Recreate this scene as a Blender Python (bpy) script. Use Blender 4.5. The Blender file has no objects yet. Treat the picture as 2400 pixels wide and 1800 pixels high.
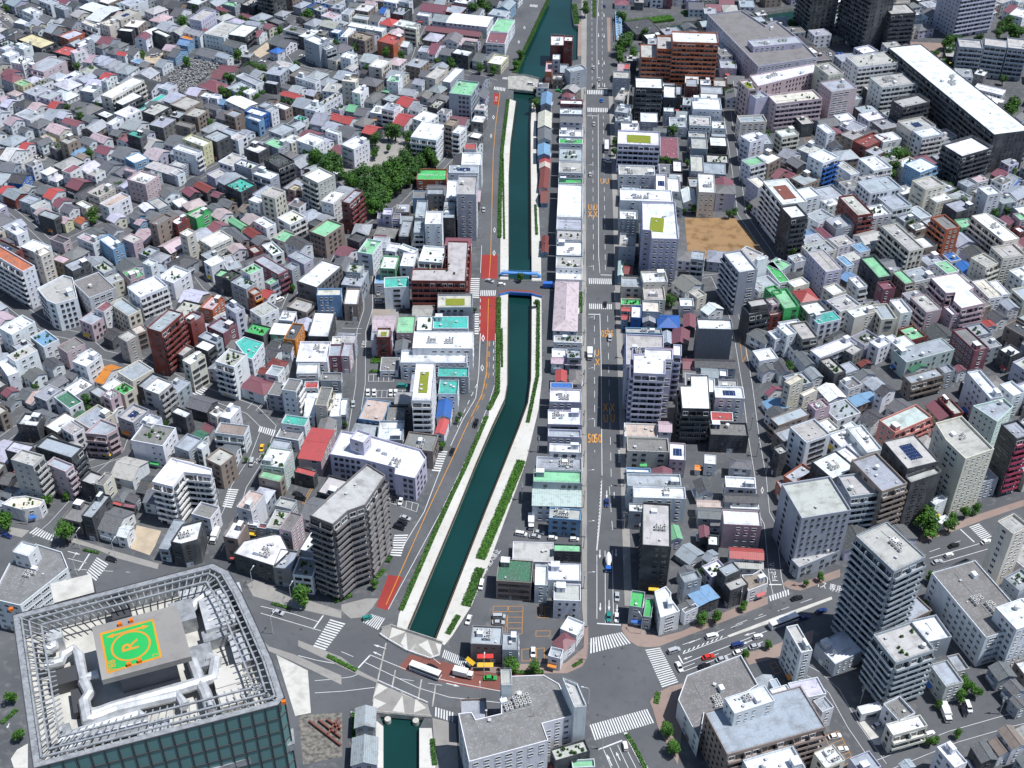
import bpy, bmesh, math, random
import numpy as np
from mathutils import Vector, Matrix, Euler
from mathutils.geometry import tessellate_polygon, delaunay_2d_cdt
R0 = math.radians
random.seed(7)
C = bpy.context.scene.collection
SC = bpy.context.scene

# ---------------------------------------------------------------- camera
CAM_H = 350.0
FPX = 2930.0                       # focal length in pixels of a 2400 px wide picture
PITCH = R0(38.4)
ROLL = R0(0.55)
cam = bpy.data.cameras.new('camera')
cam.sensor_width = 36.0
cam.lens = FPX / 2400 * 36.0
cam.clip_start = 1.0
cam.clip_end = 6000.0
camo = bpy.data.objects.new('camera', cam)
C.objects.link(camo)
ROT = Matrix.Rotation(math.pi / 2 - PITCH, 3, 'X') @ Matrix.Rotation(ROLL, 3, 'Z')
camo.matrix_world = Matrix.Translation((0, 0, CAM_H)) @ ROT.to_4x4()
SC.camera = camo

# ---------------------------------------------------------------- light
SUN_EL, SUN_AZ = R0(66), R0(-6)     # azimuth measured from +X (the right-hand side) towards +Y
world = bpy.data.worlds.new('World')
SC.world = world
world.use_nodes = True
wn = world.node_tree
bg = wn.nodes['Background']
sky = wn.nodes.new('ShaderNodeTexSky')
sky.sky_type = 'NISHITA'
sky.sun_disc = False
sky.sun_elevation = SUN_EL
sky.sun_rotation = math.pi / 2 - SUN_AZ
sky.air_density = 1.0
sky.dust_density = 0.6
wn.links.new(sky.outputs[0], bg.inputs[0])
bg.inputs[1].default_value = 0.10
sl = bpy.data.lights.new('sun', 'SUN')
sl.energy = 4.6
sl.angle = R0(0.53)
sl.color = (1.0, 0.992, 0.98)
so = bpy.data.objects.new('sun', sl)
C.objects.link(so)
sdir = Vector((math.cos(SUN_EL) * math.cos(SUN_AZ), math.cos(SUN_EL) * math.sin(SUN_AZ), math.sin(SUN_EL)))
so.rotation_euler = sdir.to_track_quat('Z', 'Y').to_euler()
so.location = (200, 500, 600)
SC.view_settings.view_transform = 'Standard'
SC.view_settings.look = 'None'
SC.view_settings.exposure = 0.12
SC.view_settings.gamma = 1.0
SC.view_settings.use_curve_mapping = False
SC.cycles.max_bounces = 5
SC.cycles.diffuse_bounces = 2
SC.cycles.glossy_bounces = 2
SC.cycles.transparent_max_bounces = 4
SC.cycles.use_denoising = True
SC.cycles.caustics_reflective = False
SC.cycles.caustics_refractive = False

# ---------------------------------------------------------------- survey helpers
def W(px, py, z=0.0):
    """Point of the place that lies on the level z under the surveyed picture position."""
    d = ROT @ Vector(((px - 1200) / FPX, -(py - 900) / FPX, -1.0))
    t = (z - CAM_H) / d.z
    return Vector((d.x * t, d.y * t))
RI = ROT.transposed()
def PX(x, y, z=0.0):
    v = RI @ Vector((x, y, z - CAM_H))
    return (1200 - v.x / v.z * FPX, 900 + v.y / v.z * FPX)
def tile(ox, oy, s, pts):
    return [(ox + x / s, oy + y / s) for x, y in pts]
T2 = lambda p: tile(800, 0, 2.765, p)
T3 = lambda p: tile(1600, 0, 2.765, p)
T1 = lambda p: tile(0, 0, 2.765, p)
T4 = lambda p: tile(0, 600, 2.765, p)
T5 = lambda p: tile(800, 600, 2.765, p)
T6 = lambda p: tile(1600, 600, 2.765, p)
T7 = lambda p: tile(0, 1200, 2.765, p)
T8 = lambda p: tile(800, 1200, 2.765, p)
T9 = lambda p: tile(1600, 1200, 2.765, p)

# ---------------------------------------------------------------- materials
MAT = {}
def nodemat(name, rough=0.8, spec=0.3, metal=0.0):
    m = bpy.data.materials.new(name)
    m.use_nodes = True
    b = m.node_tree.nodes['Principled BSDF']
    b.inputs['Roughness'].default_value = rough
    b.inputs['Specular IOR Level'].default_value = spec
    b.inputs['Metallic'].default_value = metal
    MAT[name] = m
    return m, m.node_tree, b
def nd(nt, t, **kw):
    n = nt.nodes.new(t)
    for k, v in kw.items():
        if k.startswith('i_'):
            n.inputs[k[2:].replace('_', ' ')].default_value = v
        else:
            setattr(n, k, v)
    return n
def mixc(nt, a, b, fac, mode='MIX'):
    n = nt.nodes.new('ShaderNodeMix')
    n.data_type = 'RGBA'
    n.blend_type = mode
    for sock, v in ((n.inputs['Factor'], fac), (n.inputs[6], a), (n.inputs[7], b)):
        if isinstance(v, bpy.types.NodeSocket):
            nt.links.new(v, sock)
        else:
            sock.default_value = v if not isinstance(v, tuple) or len(v) == 4 else (*v, 1)
    return n.outputs[2]
def ramp(nt, src, p0, p1, c0=0.0, c1=1.0):
    n = nt.nodes.new('ShaderNodeMapRange')
    n.inputs[1].default_value = p0
    n.inputs[2].default_value = p1
    n.inputs[3].default_value = c0
    n.inputs[4].default_value = c1
    nt.links.new(src, n.inputs[0])
    return n.outputs[0]
def noise(nt, co, scale, detail=3, stretch=None):
    n = nd(nt, 'ShaderNodeTexNoise')
    n.inputs['Scale'].default_value = scale
    n.inputs['Detail'].default_value = detail
    if stretch:
        mp = nd(nt, 'ShaderNodeMapping')
        mp.inputs['Scale'].default_value = stretch
        nt.links.new(co, mp.inputs[0])
        co = mp.outputs[0]
    nt.links.new(co, n.inputs['Vector'])
    return n.outputs['Fac']
def line_mask(nt, co, axis, period, width):
    """1 on thin lines every period metres along one local axis."""
    s = nd(nt, 'ShaderNodeSeparateXYZ')
    nt.links.new(co, s.inputs[0])
    a = nd(nt, 'ShaderNodeMath', operation='MULTIPLY')
    nt.links.new(s.outputs[axis], a.inputs[0]); a.inputs[1].default_value = 1.0 / period
    f = nd(nt, 'ShaderNodeMath', operation='FRACT')
    nt.links.new(a.outputs[0], f.inputs[0])
    l = nd(nt, 'ShaderNodeMath', operation='LESS_THAN')
    nt.links.new(f.outputs[0], l.inputs[0]); l.inputs[1].default_value = width / period
    return l.outputs[0]
def objco(nt):
    """Local position shifted per object, so that no two surfaces share a stain."""
    tc = nd(nt, 'ShaderNodeTexCoord')
    oi = nd(nt, 'ShaderNodeObjectInfo')
    m = nd(nt, 'ShaderNodeVectorMath', operation='MULTIPLY_ADD')
    nt.links.new(oi.outputs['Random'], m.inputs[0])
    m.inputs[1].default_value = (137.0, 71.0, 53.0)
    nt.links.new(tc.outputs['Object'], m.inputs[2])
    return tc.outputs['Object'], m.outputs[0], oi
class Tint:
    """Stands in for Object Info on the joined far houses, whose colours lie on the faces."""
    def __init__(s, nt):
        a = nd(nt, 'ShaderNodeAttribute', attribute_name='tint'); s.outputs = {'Color': a.outputs['Color']}
def mat_wall(name, joint_z, joint_x, strength, rough=0.85, streak=0.35, tint=False):
    m, nt, b = nodemat(name, rough, 0.25)
    co, cs, oi = objco(nt)
    if tint: oi = Tint(nt)
    n1 = noise(nt, cs, 0.9, 4, (1, 1, 0.22))
    n2 = noise(nt, cs, 0.16, 3)
    col = mixc(nt, oi.outputs['Color'], (0.16, 0.15, 0.14), ramp(nt, n1, 0.50, 0.78, 0, streak))
    col = mixc(nt, col, (0.9, 0.9, 0.9), ramp(nt, n2, 0.45, 0.75, 0, 0.10))
    j = line_mask(nt, co, 2, joint_z, 0.07 if joint_z > 1 else 0.03)
    j2 = line_mask(nt, co, 0, joint_x, 0.05 if joint_x > 1 else 0.02)
    mx = nd(nt, 'ShaderNodeMath', operation='MAXIMUM')
    nt.links.new(j, mx.inputs[0]); nt.links.new(j2, mx.inputs[1])
    sc = nd(nt, 'ShaderNodeMath', operation='MULTIPLY')
    nt.links.new(mx.outputs[0], sc.inputs[0]); sc.inputs[1].default_value = strength
    col = mixc(nt, col, (0.05, 0.05, 0.05), sc.outputs[0])
    nt.links.new(col, b.inputs['Base Color'])
mat_wall('wall_paint', 3.0, 4.5, 0.22)
mat_wall('wall_tile', 0.6, 0.9, 0.16, 0.6, 0.2)
mat_wall('wall_panel', 1.5, 1.8, 0.25, 0.5, 0.15)
mat_wall('coping', 50.0, 2.4, 0.3, 0.7, 0.3)

m, nt, b = nodemat('roof_flat', 0.85, 0.2)
co, cs, oi = objco(nt)
a1 = noise(nt, cs, 0.22, 5)
a2 = noise(nt, cs, 1.7, 4)
a3 = noise(nt, cs, 0.55, 6, (1, 0.3, 1))
col = mixc(nt, oi.outputs['Color'], (0.10, 0.10, 0.095), ramp(nt, a1, 0.46, 0.78, 0, 0.55))
col = mixc(nt, col, (0.85, 0.85, 0.85), ramp(nt, a2, 0.52, 0.72, 0, 0.16))
col = mixc(nt, col, (0.14, 0.12, 0.10), ramp(nt, a3, 0.56, 0.72, 0, 0.38))
j = line_mask(nt, co, 0, 2.7, 0.08); j2 = line_mask(nt, co, 1, 3.4, 0.08)
mx = nd(nt, 'ShaderNodeMath', operation='MAXIMUM'); nt.links.new(j, mx.inputs[0]); nt.links.new(j2, mx.inputs[1])
sc = nd(nt, 'ShaderNodeMath', operation='MULTIPLY'); nt.links.new(mx.outputs[0], sc.inputs[0]); sc.inputs[1].default_value = 0.22
nt.links.new(mixc(nt, col, (0.08, 0.08, 0.08), sc.outputs[0]), b.inputs['Base Color'])

def mat_pitch(name, per_x, per_y, dark, rough, spec, speck, tint=False):
    m, nt, b = nodemat(name, rough, spec)
    co, cs, oi = objco(nt)
    if tint: oi = Tint(nt)
    a1 = noise(nt, cs, 0.5, 5)
    a2 = noise(nt, cs, 3.2, 2)
    col = mixc(nt, oi.outputs['Color'], (0.5, 0.5, 0.48), ramp(nt, a2, 0.56, 0.66, 0, speck))
    col = mixc(nt, col, (0.13, 0.09, 0.07), ramp(nt, a1, 0.50, 0.75, 0, 0.5))
    j = line_mask(nt, co, 0, per_x, per_x * 0.22)
    o = j
    if per_y:
        j2 = line_mask(nt, co, 1, per_y, per_y * 0.25)
        mx = nd(nt, 'ShaderNodeMath', operation='MAXIMUM'); nt.links.new(j, mx.inputs[0]); nt.links.new(j2, mx.inputs[1])
        o = mx.outputs[0]
    sc = nd(nt, 'ShaderNodeMath', operation='MULTIPLY'); nt.links.new(o, sc.inputs[0]); sc.inputs[1].default_value = dark
    nt.links.new(mixc(nt, col, (0.03, 0.03, 0.03), sc.outputs[0]), b.inputs['Base Color'])
    bp = nd(nt, 'ShaderNodeBump'); bp.inputs['Strength'].default_value = 0.4; bp.inputs['Distance'].default_value = 0.05
    nt.links.new(o, bp.inputs['Height']); nt.links.new(bp.outputs[0], b.inputs['Normal'])
mat_pitch('roof_tile', 0.55, 0.6, 0.35, 0.55, 0.35, 0.32)
mat_pitch('roof_far', 0.55, 0.6, 0.25, 0.6, 0.3, 0.25, True)
mat_wall('wall_far', 3.0, 4.5, 0.15, tint=True)
mat_pitch('roof_metal', 0.7, 0, 0.32, 0.45, 0.4, 0.06)

def mat_flat(name, col, rough=0.7, spec=0.3, metal=0.0, var=0.0, scale=1.0, col2=None, lo=0.4, hi=0.65):
    m, nt, b = nodemat(name, rough, spec, metal)
    if var or col2:
        tc = nd(nt, 'ShaderNodeTexCoord')
        n = noise(nt, tc.outputs['Object'], scale, 5)
        c2 = col2 or tuple(max(0, c * (1 - var)) for c in col)
        nt.links.new(mixc(nt, col, c2, ramp(nt, n, lo, hi)), b.inputs['Base Color'])
    else:
        b.inputs['Base Color'].default_value = (*col, 1)
    return m
m, nt, b = nodemat('painted', 0.55, 0.35)
_, cs, oi = objco(nt)
n = noise(nt, cs, 1.2, 4)
nt.links.new(mixc(nt, oi.outputs['Color'], (0.2, 0.19, 0.18), ramp(nt, n, 0.5, 0.8, 0, 0.3)), b.inputs['Base Color'])
m, nt, b = nodemat('car_paint', 0.25, 0.5)
oi = nd(nt, 'ShaderNodeObjectInfo')
nt.links.new(oi.outputs['Color'], b.inputs['Base Color'])
b.inputs['Coat Weight'].default_value = 0.6
b.inputs['Coat Roughness'].default_value = 0.08
m, nt, b = nodemat('glass_dark', 0.12, 0.6)
_, cs, oi = objco(nt)
r = nd(nt, 'ShaderNodeMath', operation='MULTIPLY'); nt.links.new(oi.outputs['Random'], r.inputs[0]); r.inputs[1].default_value = 1.0
nt.links.new(mixc(nt, (0.012, 0.018, 0.025), (0.11, 0.14, 0.16), ramp(nt, r.outputs[0], 0.35, 1.0, 0, 1)), b.inputs['Base Color'])
mat_flat('glass_teal', (0.10, 0.22, 0.22), 0.1, 0.7)
mat_flat('glass_black', (0.008, 0.010, 0.014), 0.08, 0.6)
mat_flat('frame_white', (0.62, 0.63, 0.64), 0.5, 0.4)
mat_flat('frame_dark', (0.06, 0.06, 0.065), 0.5, 0.4)
mat_flat('tyre', (0.012, 0.012, 0.012), 0.85)
mat_flat('steel', (0.42, 0.44, 0.46), 0.45, 0.5, 0.35, 0.35, 0.8)
mat_flat('duct', (0.62, 0.64, 0.66), 0.42, 0.5, 0.25, 0.3, 0.6)
mat_flat('concrete', (0.40, 0.395, 0.37), 0.9, 0.2, 0, 0.35, 0.35)
mat_flat('pale_concrete', (0.56, 0.55, 0.51), 0.9, 0.2, 0, 0.25, 0.3)
mat_flat('solar', (0.012, 0.030, 0.10), 0.2, 0.6)
mat_flat('lamp_red', (0.5, 0.02, 0.01), 0.3)
mat_flat('lamp_white', (0.8, 0.8, 0.75), 0.3)
mat_flat('orange', (0.75, 0.16, 0.01), 0.6)
mat_flat('trunk', (0.09, 0.065, 0.045), 0.9, 0.1, 0, 0.4, 2.0)
mat_flat('grass_roof', (0.16, 0.24, 0.03), 0.95, 0.1, 0, 0, 1.3, (0.28, 0.24, 0.05))
mat_flat('soil', (0.30, 0.19, 0.10), 0.95, 0.1, 0, 0, 0.16, (0.16, 0.10, 0.05), 0.48, 0.68)
mat_flat('sand', (0.48, 0.40, 0.30), 0.95, 0.1, 0, 0.2, 0.25)
mat_flat('rubble', (0.22, 0.205, 0.18), 0.95, 0.1, 0, 0, 0.7, (0.08, 0.08, 0.075))
mat_flat('gravestone', (0.42, 0.42, 0.42), 0.6, 0.3, 0, 0, 0.9, (0.10, 0.10, 0.11))
mat_flat('tarp_blue', (0.06, 0.22, 0.62), 0.5)
mat_flat('netting', (0.17, 0.19, 0.22), 0.6, 0.3, 0, 0.3, 1.5)

def mat_ground(name, col, col2, col3):
    m, nt, b = nodemat(name, 0.92, 0.15)
    tc = nd(nt, 'ShaderNodeTexCoord')
    g = tc.outputs['Object']
    n1 = noise(nt, g, 0.05, 5); n2 = noise(nt, g, 0.35, 5); n3 = noise(nt, g, 3.0, 3)
    c = mixc(nt, col, col2, ramp(nt, n1, 0.38, 0.64))
    c = mixc(nt, c, col3, ramp(nt, n2, 0.52, 0.72, 0, 0.6))
    c = mixc(nt, c, (0.02, 0.02, 0.02), ramp(nt, n3, 0.55, 0.8, 0, 0.18))
    nt.links.new(c, b.inputs['Base Color'])
mat_ground('ground', (0.085, 0.09, 0.098), (0.12, 0.124, 0.13), (0.19, 0.19, 0.185))
mat_ground('asphalt', (0.098, 0.102, 0.110), (0.118, 0.122, 0.130), (0.085, 0.088, 0.095))
mat_ground('asphalt_red', (0.27, 0.040, 0.036), (0.30, 0.050, 0.044), (0.23, 0.04, 0.036))
mat_ground('asphalt_brown', (0.19, 0.075, 0.060), (0.22, 0.085, 0.07), (0.16, 0.07, 0.06))
mat_ground('pavement', (0.26, 0.25, 0.24), (0.31, 0.30, 0.28), (0.20, 0.195, 0.19))
mat_ground('pavement_brick', (0.26, 0.19, 0.165), (0.30, 0.23, 0.20), (0.20, 0.17, 0.15))
mat_ground('promenade', (0.52, 0.51, 0.47), (0.58, 0.57, 0.54), (0.42, 0.41, 0.37))
mat_ground('paint_white', (0.66, 0.67, 0.67), (0.58, 0.59, 0.59), (0.44, 0.44, 0.44))
mat_ground('paint_orange', (0.60, 0.27, 0.03), (0.55, 0.25, 0.04), (0.42, 0.22, 0.07))
mat_ground('paint_green', (0.03, 0.42, 0.10), (0.025, 0.36, 0.085), (0.05, 0.34, 0.12))

m, nt, b = nodemat('water', 0.16, 0.35)
b.inputs['Base Color'].default_value = (0.008, 0.062, 0.050, 1)
tc = nd(nt, 'ShaderNodeTexCoord')
n1 = noise(nt, tc.outputs['Object'], 0.9, 4); n2 = noise(nt, tc.outputs['Object'], 0.02, 3)
nt.links.new(mixc(nt, (0.005, 0.030, 0.027), (0.007, 0.042, 0.040), ramp(nt, n2, 0.35, 0.65)), b.inputs['Base Color'])
bp = nd(nt, 'ShaderNodeBump'); bp.inputs['Strength'].default_value = 0.25; bp.inputs['Distance'].default_value = 0.15
nt.links.new(n1, bp.inputs['Height']); nt.links.new(bp.outputs[0], b.inputs['Normal'])

m, nt, b = nodemat('leaf', 0.6, 0.25)
_, cs, oi = objco(nt)
tc = nd(nt, 'ShaderNodeTexCoord')
n = noise(nt, tc.outputs['Object'], 1.1, 3)
c = mixc(nt, (0.020, 0.060, 0.014), (0.072, 0.165, 0.028), ramp(nt, n, 0.32, 0.68))
c = mixc(nt, c, oi.outputs['Color'], 0.75, 'MULTIPLY')
nt.links.new(c, b.inputs['Base Color'])

# ---------------------------------------------------------------- mesh helpers
class MB:
    def __init__(s): s.v = []; s.f = []; s.m = []
    def face(s, pts, mi=0):
        k = len(s.v); s.v += [tuple(p) for p in pts]; s.f.append(tuple(range(k, k + len(pts)))); s.m.append(mi)
    def box(s, x0, x1, y0, y1, z0, z1, mi=0, top=None, bottom=False):
        k = len(s.v)
        s.v += [(x0, y0, z0), (x1, y0, z0), (x1, y1, z0), (x0, y1, z0), (x0, y0, z1), (x1, y0, z1), (x1, y1, z1), (x0, y1, z1)]
        fs = [(0, 1, 5, 4), (1, 2, 6, 5), (2, 3, 7, 6), (3, 0, 4, 7), (4, 5, 6, 7)]
        if bottom: fs.append((3, 2, 1, 0))
        for i, q in enumerate(fs):
            s.f.append(tuple(k + a for a in q)); s.m.append(top if (top is not None and i == 4) else mi)
    def prism(s, poly, z0, z1, mi=0, top=None, bottom=False):
        k = len(s.v); n = len(poly)
        s.v += [(p[0], p[1], z0) for p in poly] + [(p[0], p[1], z1) for p in poly]
        for i in range(n):
            j = (i + 1) % n
            s.f.append((k + i, k + j, k + n + j, k + n + i)); s.m.append(mi)
        s.f.append(tuple(k + n + i for i in range(n))); s.m.append(mi if top is None else top)
        if bottom: s.f.append(tuple(k + n - 1 - i for i in range(n))); s.m.append(mi)
    def beam(s, a, b, w, h=None, mi=0):
        a = Vector(a); b = Vector(b); h = h or w
        d = (b - a)
        if d.length < 1e-6: return
        d.normalize()
        up = Vector((0, 0, 1)) if abs(d.z) < 0.95 else Vector((1, 0, 0))
        x = d.cross(up).normalized() * (w / 2); y = x.cross(d).normalized() * (h / 2)
        k = len(s.v)
        for e in (a, b):
            s.v += [tuple(e - x - y), tuple(e + x - y), tuple(e + x + y), tuple(e - x + y)]
        for q in ((0, 1, 5, 4), (1, 2, 6, 5), (2, 3, 7, 6), (3, 0, 4, 7), (3, 2, 1, 0), (4, 5, 6, 7)):
            s.f.append(tuple(k + i for i in q)); s.m.append(mi)
    def tube(s, pts, r, n=8, mi=0, cap=True):
        pts = [Vector(p) for p in pts]; k0 = len(s.v)
        for i, p in enumerate(pts):
            d = (pts[min(i + 1, len(pts) - 1)] - pts[max(i - 1, 0)]).normalized()
            up = Vector((0, 0, 1)) if abs(d.z) < 0.95 else Vector((1, 0, 0))
            x = d.cross(up).normalized(); y = x.cross(d).normalized()
            rr = r[i] if isinstance(r, (list, tuple)) else r
            for j in range(n):
                a = 2 * math.pi * j / n
                s.v.append(tuple(p + x * math.cos(a) * rr + y * math.sin(a) * rr))
        for i in range(len(pts) - 1):
            for j in range(n):
                q = (j + 1) % n
                s.f.append((k0 + i * n + j, k0 + i * n + q, k0 + (i + 1) * n + q, k0 + (i + 1) * n + j)); s.m.append(mi)
        if cap:
            s.f.append(tuple(k0 + (len(pts) - 1) * n + j for j in range(n))); s.m.append(mi)
            s.f.append(tuple(k0 + n - 1 - j for j in range(n))); s.m.append(mi)
    def mesh(s, name, mats):
        me = bpy.data.meshes.new(name)
        me.from_pydata(s.v, [], s.f)
        for q in mats: me.materials.append(MAT[q])
        if len(mats) > 1: me.polygons.foreach_set('material_index', s.m)
        return me
def obj(name, me, parent=None, col=None, loc=None, rz=None, scale=None):
    o = bpy.data.objects.new(name, me)
    C.objects.link(o)
    if parent: o.parent = parent
    if col: o.color = (*col[:3], 1)
    if loc is not None: o.location = loc
    if rz is not None: o.rotation_euler = (0, 0, rz)
    if scale is not None: o.scale = scale
    return o
def part(name, mb, mats, parent=None, col=None, **k):
    return obj(name, mb.mesh(name, mats), parent, col, **k)
def thing(name, loc, rz=0.0):
    o = bpy.data.objects.new(name, None)
    o.empty_display_size = 0.5
    C.objects.link(o); o.location = loc; o.rotation_euler = (0, 0, rz)
    return o
LABELS = []          # (object, base words, category, group, picture position)
def tag(o, label, cat, group=None, kind=None):
    if label: o['label'] = label
    if cat: o['category'] = cat
    if group: o['group'] = group
    if kind: o['kind'] = kind
    return o
def auto(o, base, cat, pos, group=None):
    o['category'] = cat
    if group: o['group'] = group
    LABELS.append((o, base, cat, pos))
    return o
def ccw(p):
    a = sum(p[i][0] * p[(i + 1) % len(p)][1] - p[(i + 1) % len(p)][0] * p[i][1] for i in range(len(p)))
    return list(p) if a > 0 else list(reversed(p))
def inset(p, t):
    n = len(p); out = []
    for i in range(n):
        a = Vector(p[i - 1]); b = Vector(p[i]); c = Vector(p[(i + 1) % n])
        d1 = (b - a).normalized(); d2 = (c - b).normalized()
        n1 = Vector((-d1.y, d1.x)); n2 = Vector((-d2.y, d2.x))
        k = n1 + n2
        den = max(0.35, 1 + n1.dot(n2))
        out.append(tuple(b + k * (t / den)))
    return out
def sheet(name, px, z, mat, kind='structure', parent=None, world=False):
    """A flat sheet over a surveyed outline."""
    p = [tuple(q) for q in px] if world else [tuple(W(x, y, z)) for x, y in px]
    p = ccw(p)
    mb = MB(); mb.face([(x, y, z) for x, y in p])
    o = part(name, mb, [mat], parent)
    if kind and not parent: o['kind'] = kind
    return o
def slab(name, px, z0, z1, mat, kind='structure', side=None, parent=None, world=False):
    p = [tuple(q) for q in px] if world else [tuple(W(x, y, z1)) for x, y in px]
    mb = MB(); mb.prism(ccw(p), z0, z1, 1 if side else 0, 0)
    o = part(name, mb, [mat, side] if side else [mat], parent)
    if kind and not parent: o['kind'] = kind
    return o

# ---------------------------------------------------------------- building kit
PAL = dict(w=(.72, .75, .79), c=(.64, .61, .53), y=(.62, .58, .36), g=(.34, .38, .43), d=(.065, .07, .08), k=(.14, .15, .165),
           r=(.42, .075, .075), m=(.22, .085, .11), p=(.50, .39, .43), b=(.17, .32, .50), B=(.03, .14, .45), n=(.22, .50, .30),
           N=(.06, .42, .12), t=(.06, .40, .34), o=(.70, .25, .04), s=(.42, .42, .41), T=(.27, .22, .19), l=(.50, .50, .62),
           R=(.20, .05, .045), O=(.42, .13, .065), h=(.19, .19, .19), u=(.50, .40, .36), i=(.50, .62, .58), q=(.58, .25, .22),
           D=(.05, .16, .10), e=(.50, .49, .46), Z=(.17, .19, .22))
CW = dict(w='white', c='cream', y='pale yellow', g='grey', d='black', k='charcoal', r='red', m='maroon', p='pink', b='light blue',
          B='bright blue', n='pale green', N='vivid green', t='teal', o='orange', s='weathered beige', T='brown', l='lavender',
          R='dark red', O='brick orange', h='dark grey', u='rusty', i='mint', q='salmon', D='dark green', e='concrete', Z='netted')
NUMW = {1: 'single', 2: 'two', 3: 'three', 4: 'four', 5: 'five', 6: 'six', 7: 'seven', 8: 'eight', 9: 'nine', 10: 'ten', 11: 'eleven', 13: 'thirteen', 16: 'sixteen', 17: 'seventeen'}
def jit(c, a=0.06):
    k = 1 + random.uniform(-a, a) * 1.6
    return tuple(min(0.85, max(0.005, x * k * (1 + random.uniform(-a, a) * 0.5))) for x in c)
def unit_window(mull, sill=True):
    mb = MB()
    mb.face([(-.5, -.02, -.5), (.5, -.02, -.5), (.5, -.02, .5), (-.5, -.02, .5)], 0)
    f = 0.05
    for x0, x1, z0, z1 in ((-.54, -.5 + f, -.54, .54), (.5 - f, .54, -.54, .54), (-.5 + f, .5 - f, .5 - f, .56), (-.5 + f, .5 - f, -.58, -.5 + f)):
        mb.box(x0, x1, -.10 if z0 > -.55 else -.2, 0.0, z0, z1, 1, bottom=True)
    for k in range(mull):
        x = -.5 + (k + 1) / (mull + 1)
        mb.box(x - .02, x + .02, -.08, 0, -.48, .48, 1)
    return mb
WINM = {}
for dark in (0, 1):
    for mull in (0, 1, 3):
        WINM[dark, mull] = unit_window(mull).mesh('window', ['glass_dark', 'frame_dark' if dark else 'frame_white'])
mb = MB(); mb.box(-.5, .5, -.06, 0, 0, 1, 0); mb.box(.3, .36, -.1, -.05, .45, .5, 1)
DOORM = mb.mesh('door', ['painted', 'frame_dark'])
mb = MB(); mb.box(-.5, .5, -.5, .5, .12, 1.3, 0); mb.box(-.45, -.35, -.45, .45, 0, .12, 1); mb.box(.35, .45, -.45, .45, 0, .12, 1)
mb.tube([(0, 0, 1.3), (0, 0, 1.36)], .36, 10, 1)
ACM = mb.mesh('air_conditioner', ['painted', 'frame_dark'])
mb = MB(); mb.box(-.3, .3, -.3, .3, 0, .5, 0); mb.box(-.42, .42, -.42, .42, .5, .58, 0, bottom=True)
VENTM = mb.mesh('vent', ['painted'])
mb = MB(); mb.beam((0, 0, 0), (0, 0, 3.2), .07); mb.beam((-.7, 0, 3.0), (.7, 0, 3.0), .05); mb.beam((-.5, 0, 2.5), (.5, 0, 2.5), .05); mb.beam((0, -.4, 2.8), (0, .4, 2.8), .05)
ANTM = mb.mesh('antenna', ['steel'])
mb = MB()
mb.face([(-.85, -.5, .12), (.85, -.5, .12), (.85, .5, .42), (-.85, .5, .42)], 0)
mb.box(-.87, .87, -.53, -.48, .0, .13, 1); mb.box(-.87, -.83, .44, .5, 0, .40, 1); mb.box(.83, .87, .44, .5, 0, .40, 1); mb.box(-.02, .02, -.49, .5, .0, .1, 1)
mb.face([(-.02, -.5, .13), (.02, -.5, .13), (.02, .5, .43), (-.02, .5, .43)], 1)
SOLM = mb.mesh('solar_panel', ['solar', 'frame_white'])
mb = MB(); mb.tube([(0, 0, .5), (0, 0, .6), (0, 0, 2.0), (0, 0, 2.3)], [.7, .85, .85, .2], 12, 0)
for a in range(4):
    x = .55 * math.cos(a * math.pi / 2 + .78); y = .55 * math.sin(a * math.pi / 2 + .78); mb.beam((x, y, 0), (x, y, .6), .09, mi=1)
TANKM = mb.mesh('water_tank', ['painted', 'steel'])
def leaf_cloud(n, size, seed, blobs=7, flat=0.85):
    rnd = random.Random(seed); mb = MB(); cs = []
    for k in range(blobs):
        a = rnd.uniform(0, 6.28); r = rnd.uniform(0.05, 0.30) if k else 0
        cs.append((r * math.cos(a), r * math.sin(a), rnd.uniform(-.22, .28), rnd.uniform(.17, .27)))
    for i in range(n):
        c = rnd.choice(cs)
        d = Vector((rnd.gauss(0, 1), rnd.gauss(0, 1), rnd.gauss(0, 1))).normalized()
        rr = c[3] * rnd.uniform(.55, 1.12)
        p = Vector((c[0], c[1], c[2])) + Vector((d.x * rr, d.y * rr, d.z * rr * flat))
        nrm = (d + Vector((rnd.uniform(-.7, .7), rnd.uniform(-.7, .7), rnd.uniform(-.2, .9)))).normalized()
        x = nrm.orthogonal().normalized(); y = nrm.cross(x)
        a = rnd.uniform(0, 6.28); x, y = x * math.cos(a) + y * math.sin(a), y * math.cos(a) - x * math.sin(a)
        s = size * rnd.uniform(.6, 1.3)
        mb.face([p - x * s, p - y * s * .6, p + x * s, p + y * s * .6])
    return mb.mesh('crown', ['leaf'])
CROWN = [leaf_cloud(1100, .055, i, 9) for i in range(5)]
SHRUB = [leaf_cloud(160, .13, 20 + i, 4) for i in range(3)]
LEAFC = [(1, 1, 1), (.85, .95, .9), (1.25, 1.2, .9), (.7, .8, .75), (1.1, 1.25, .8)]

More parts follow.
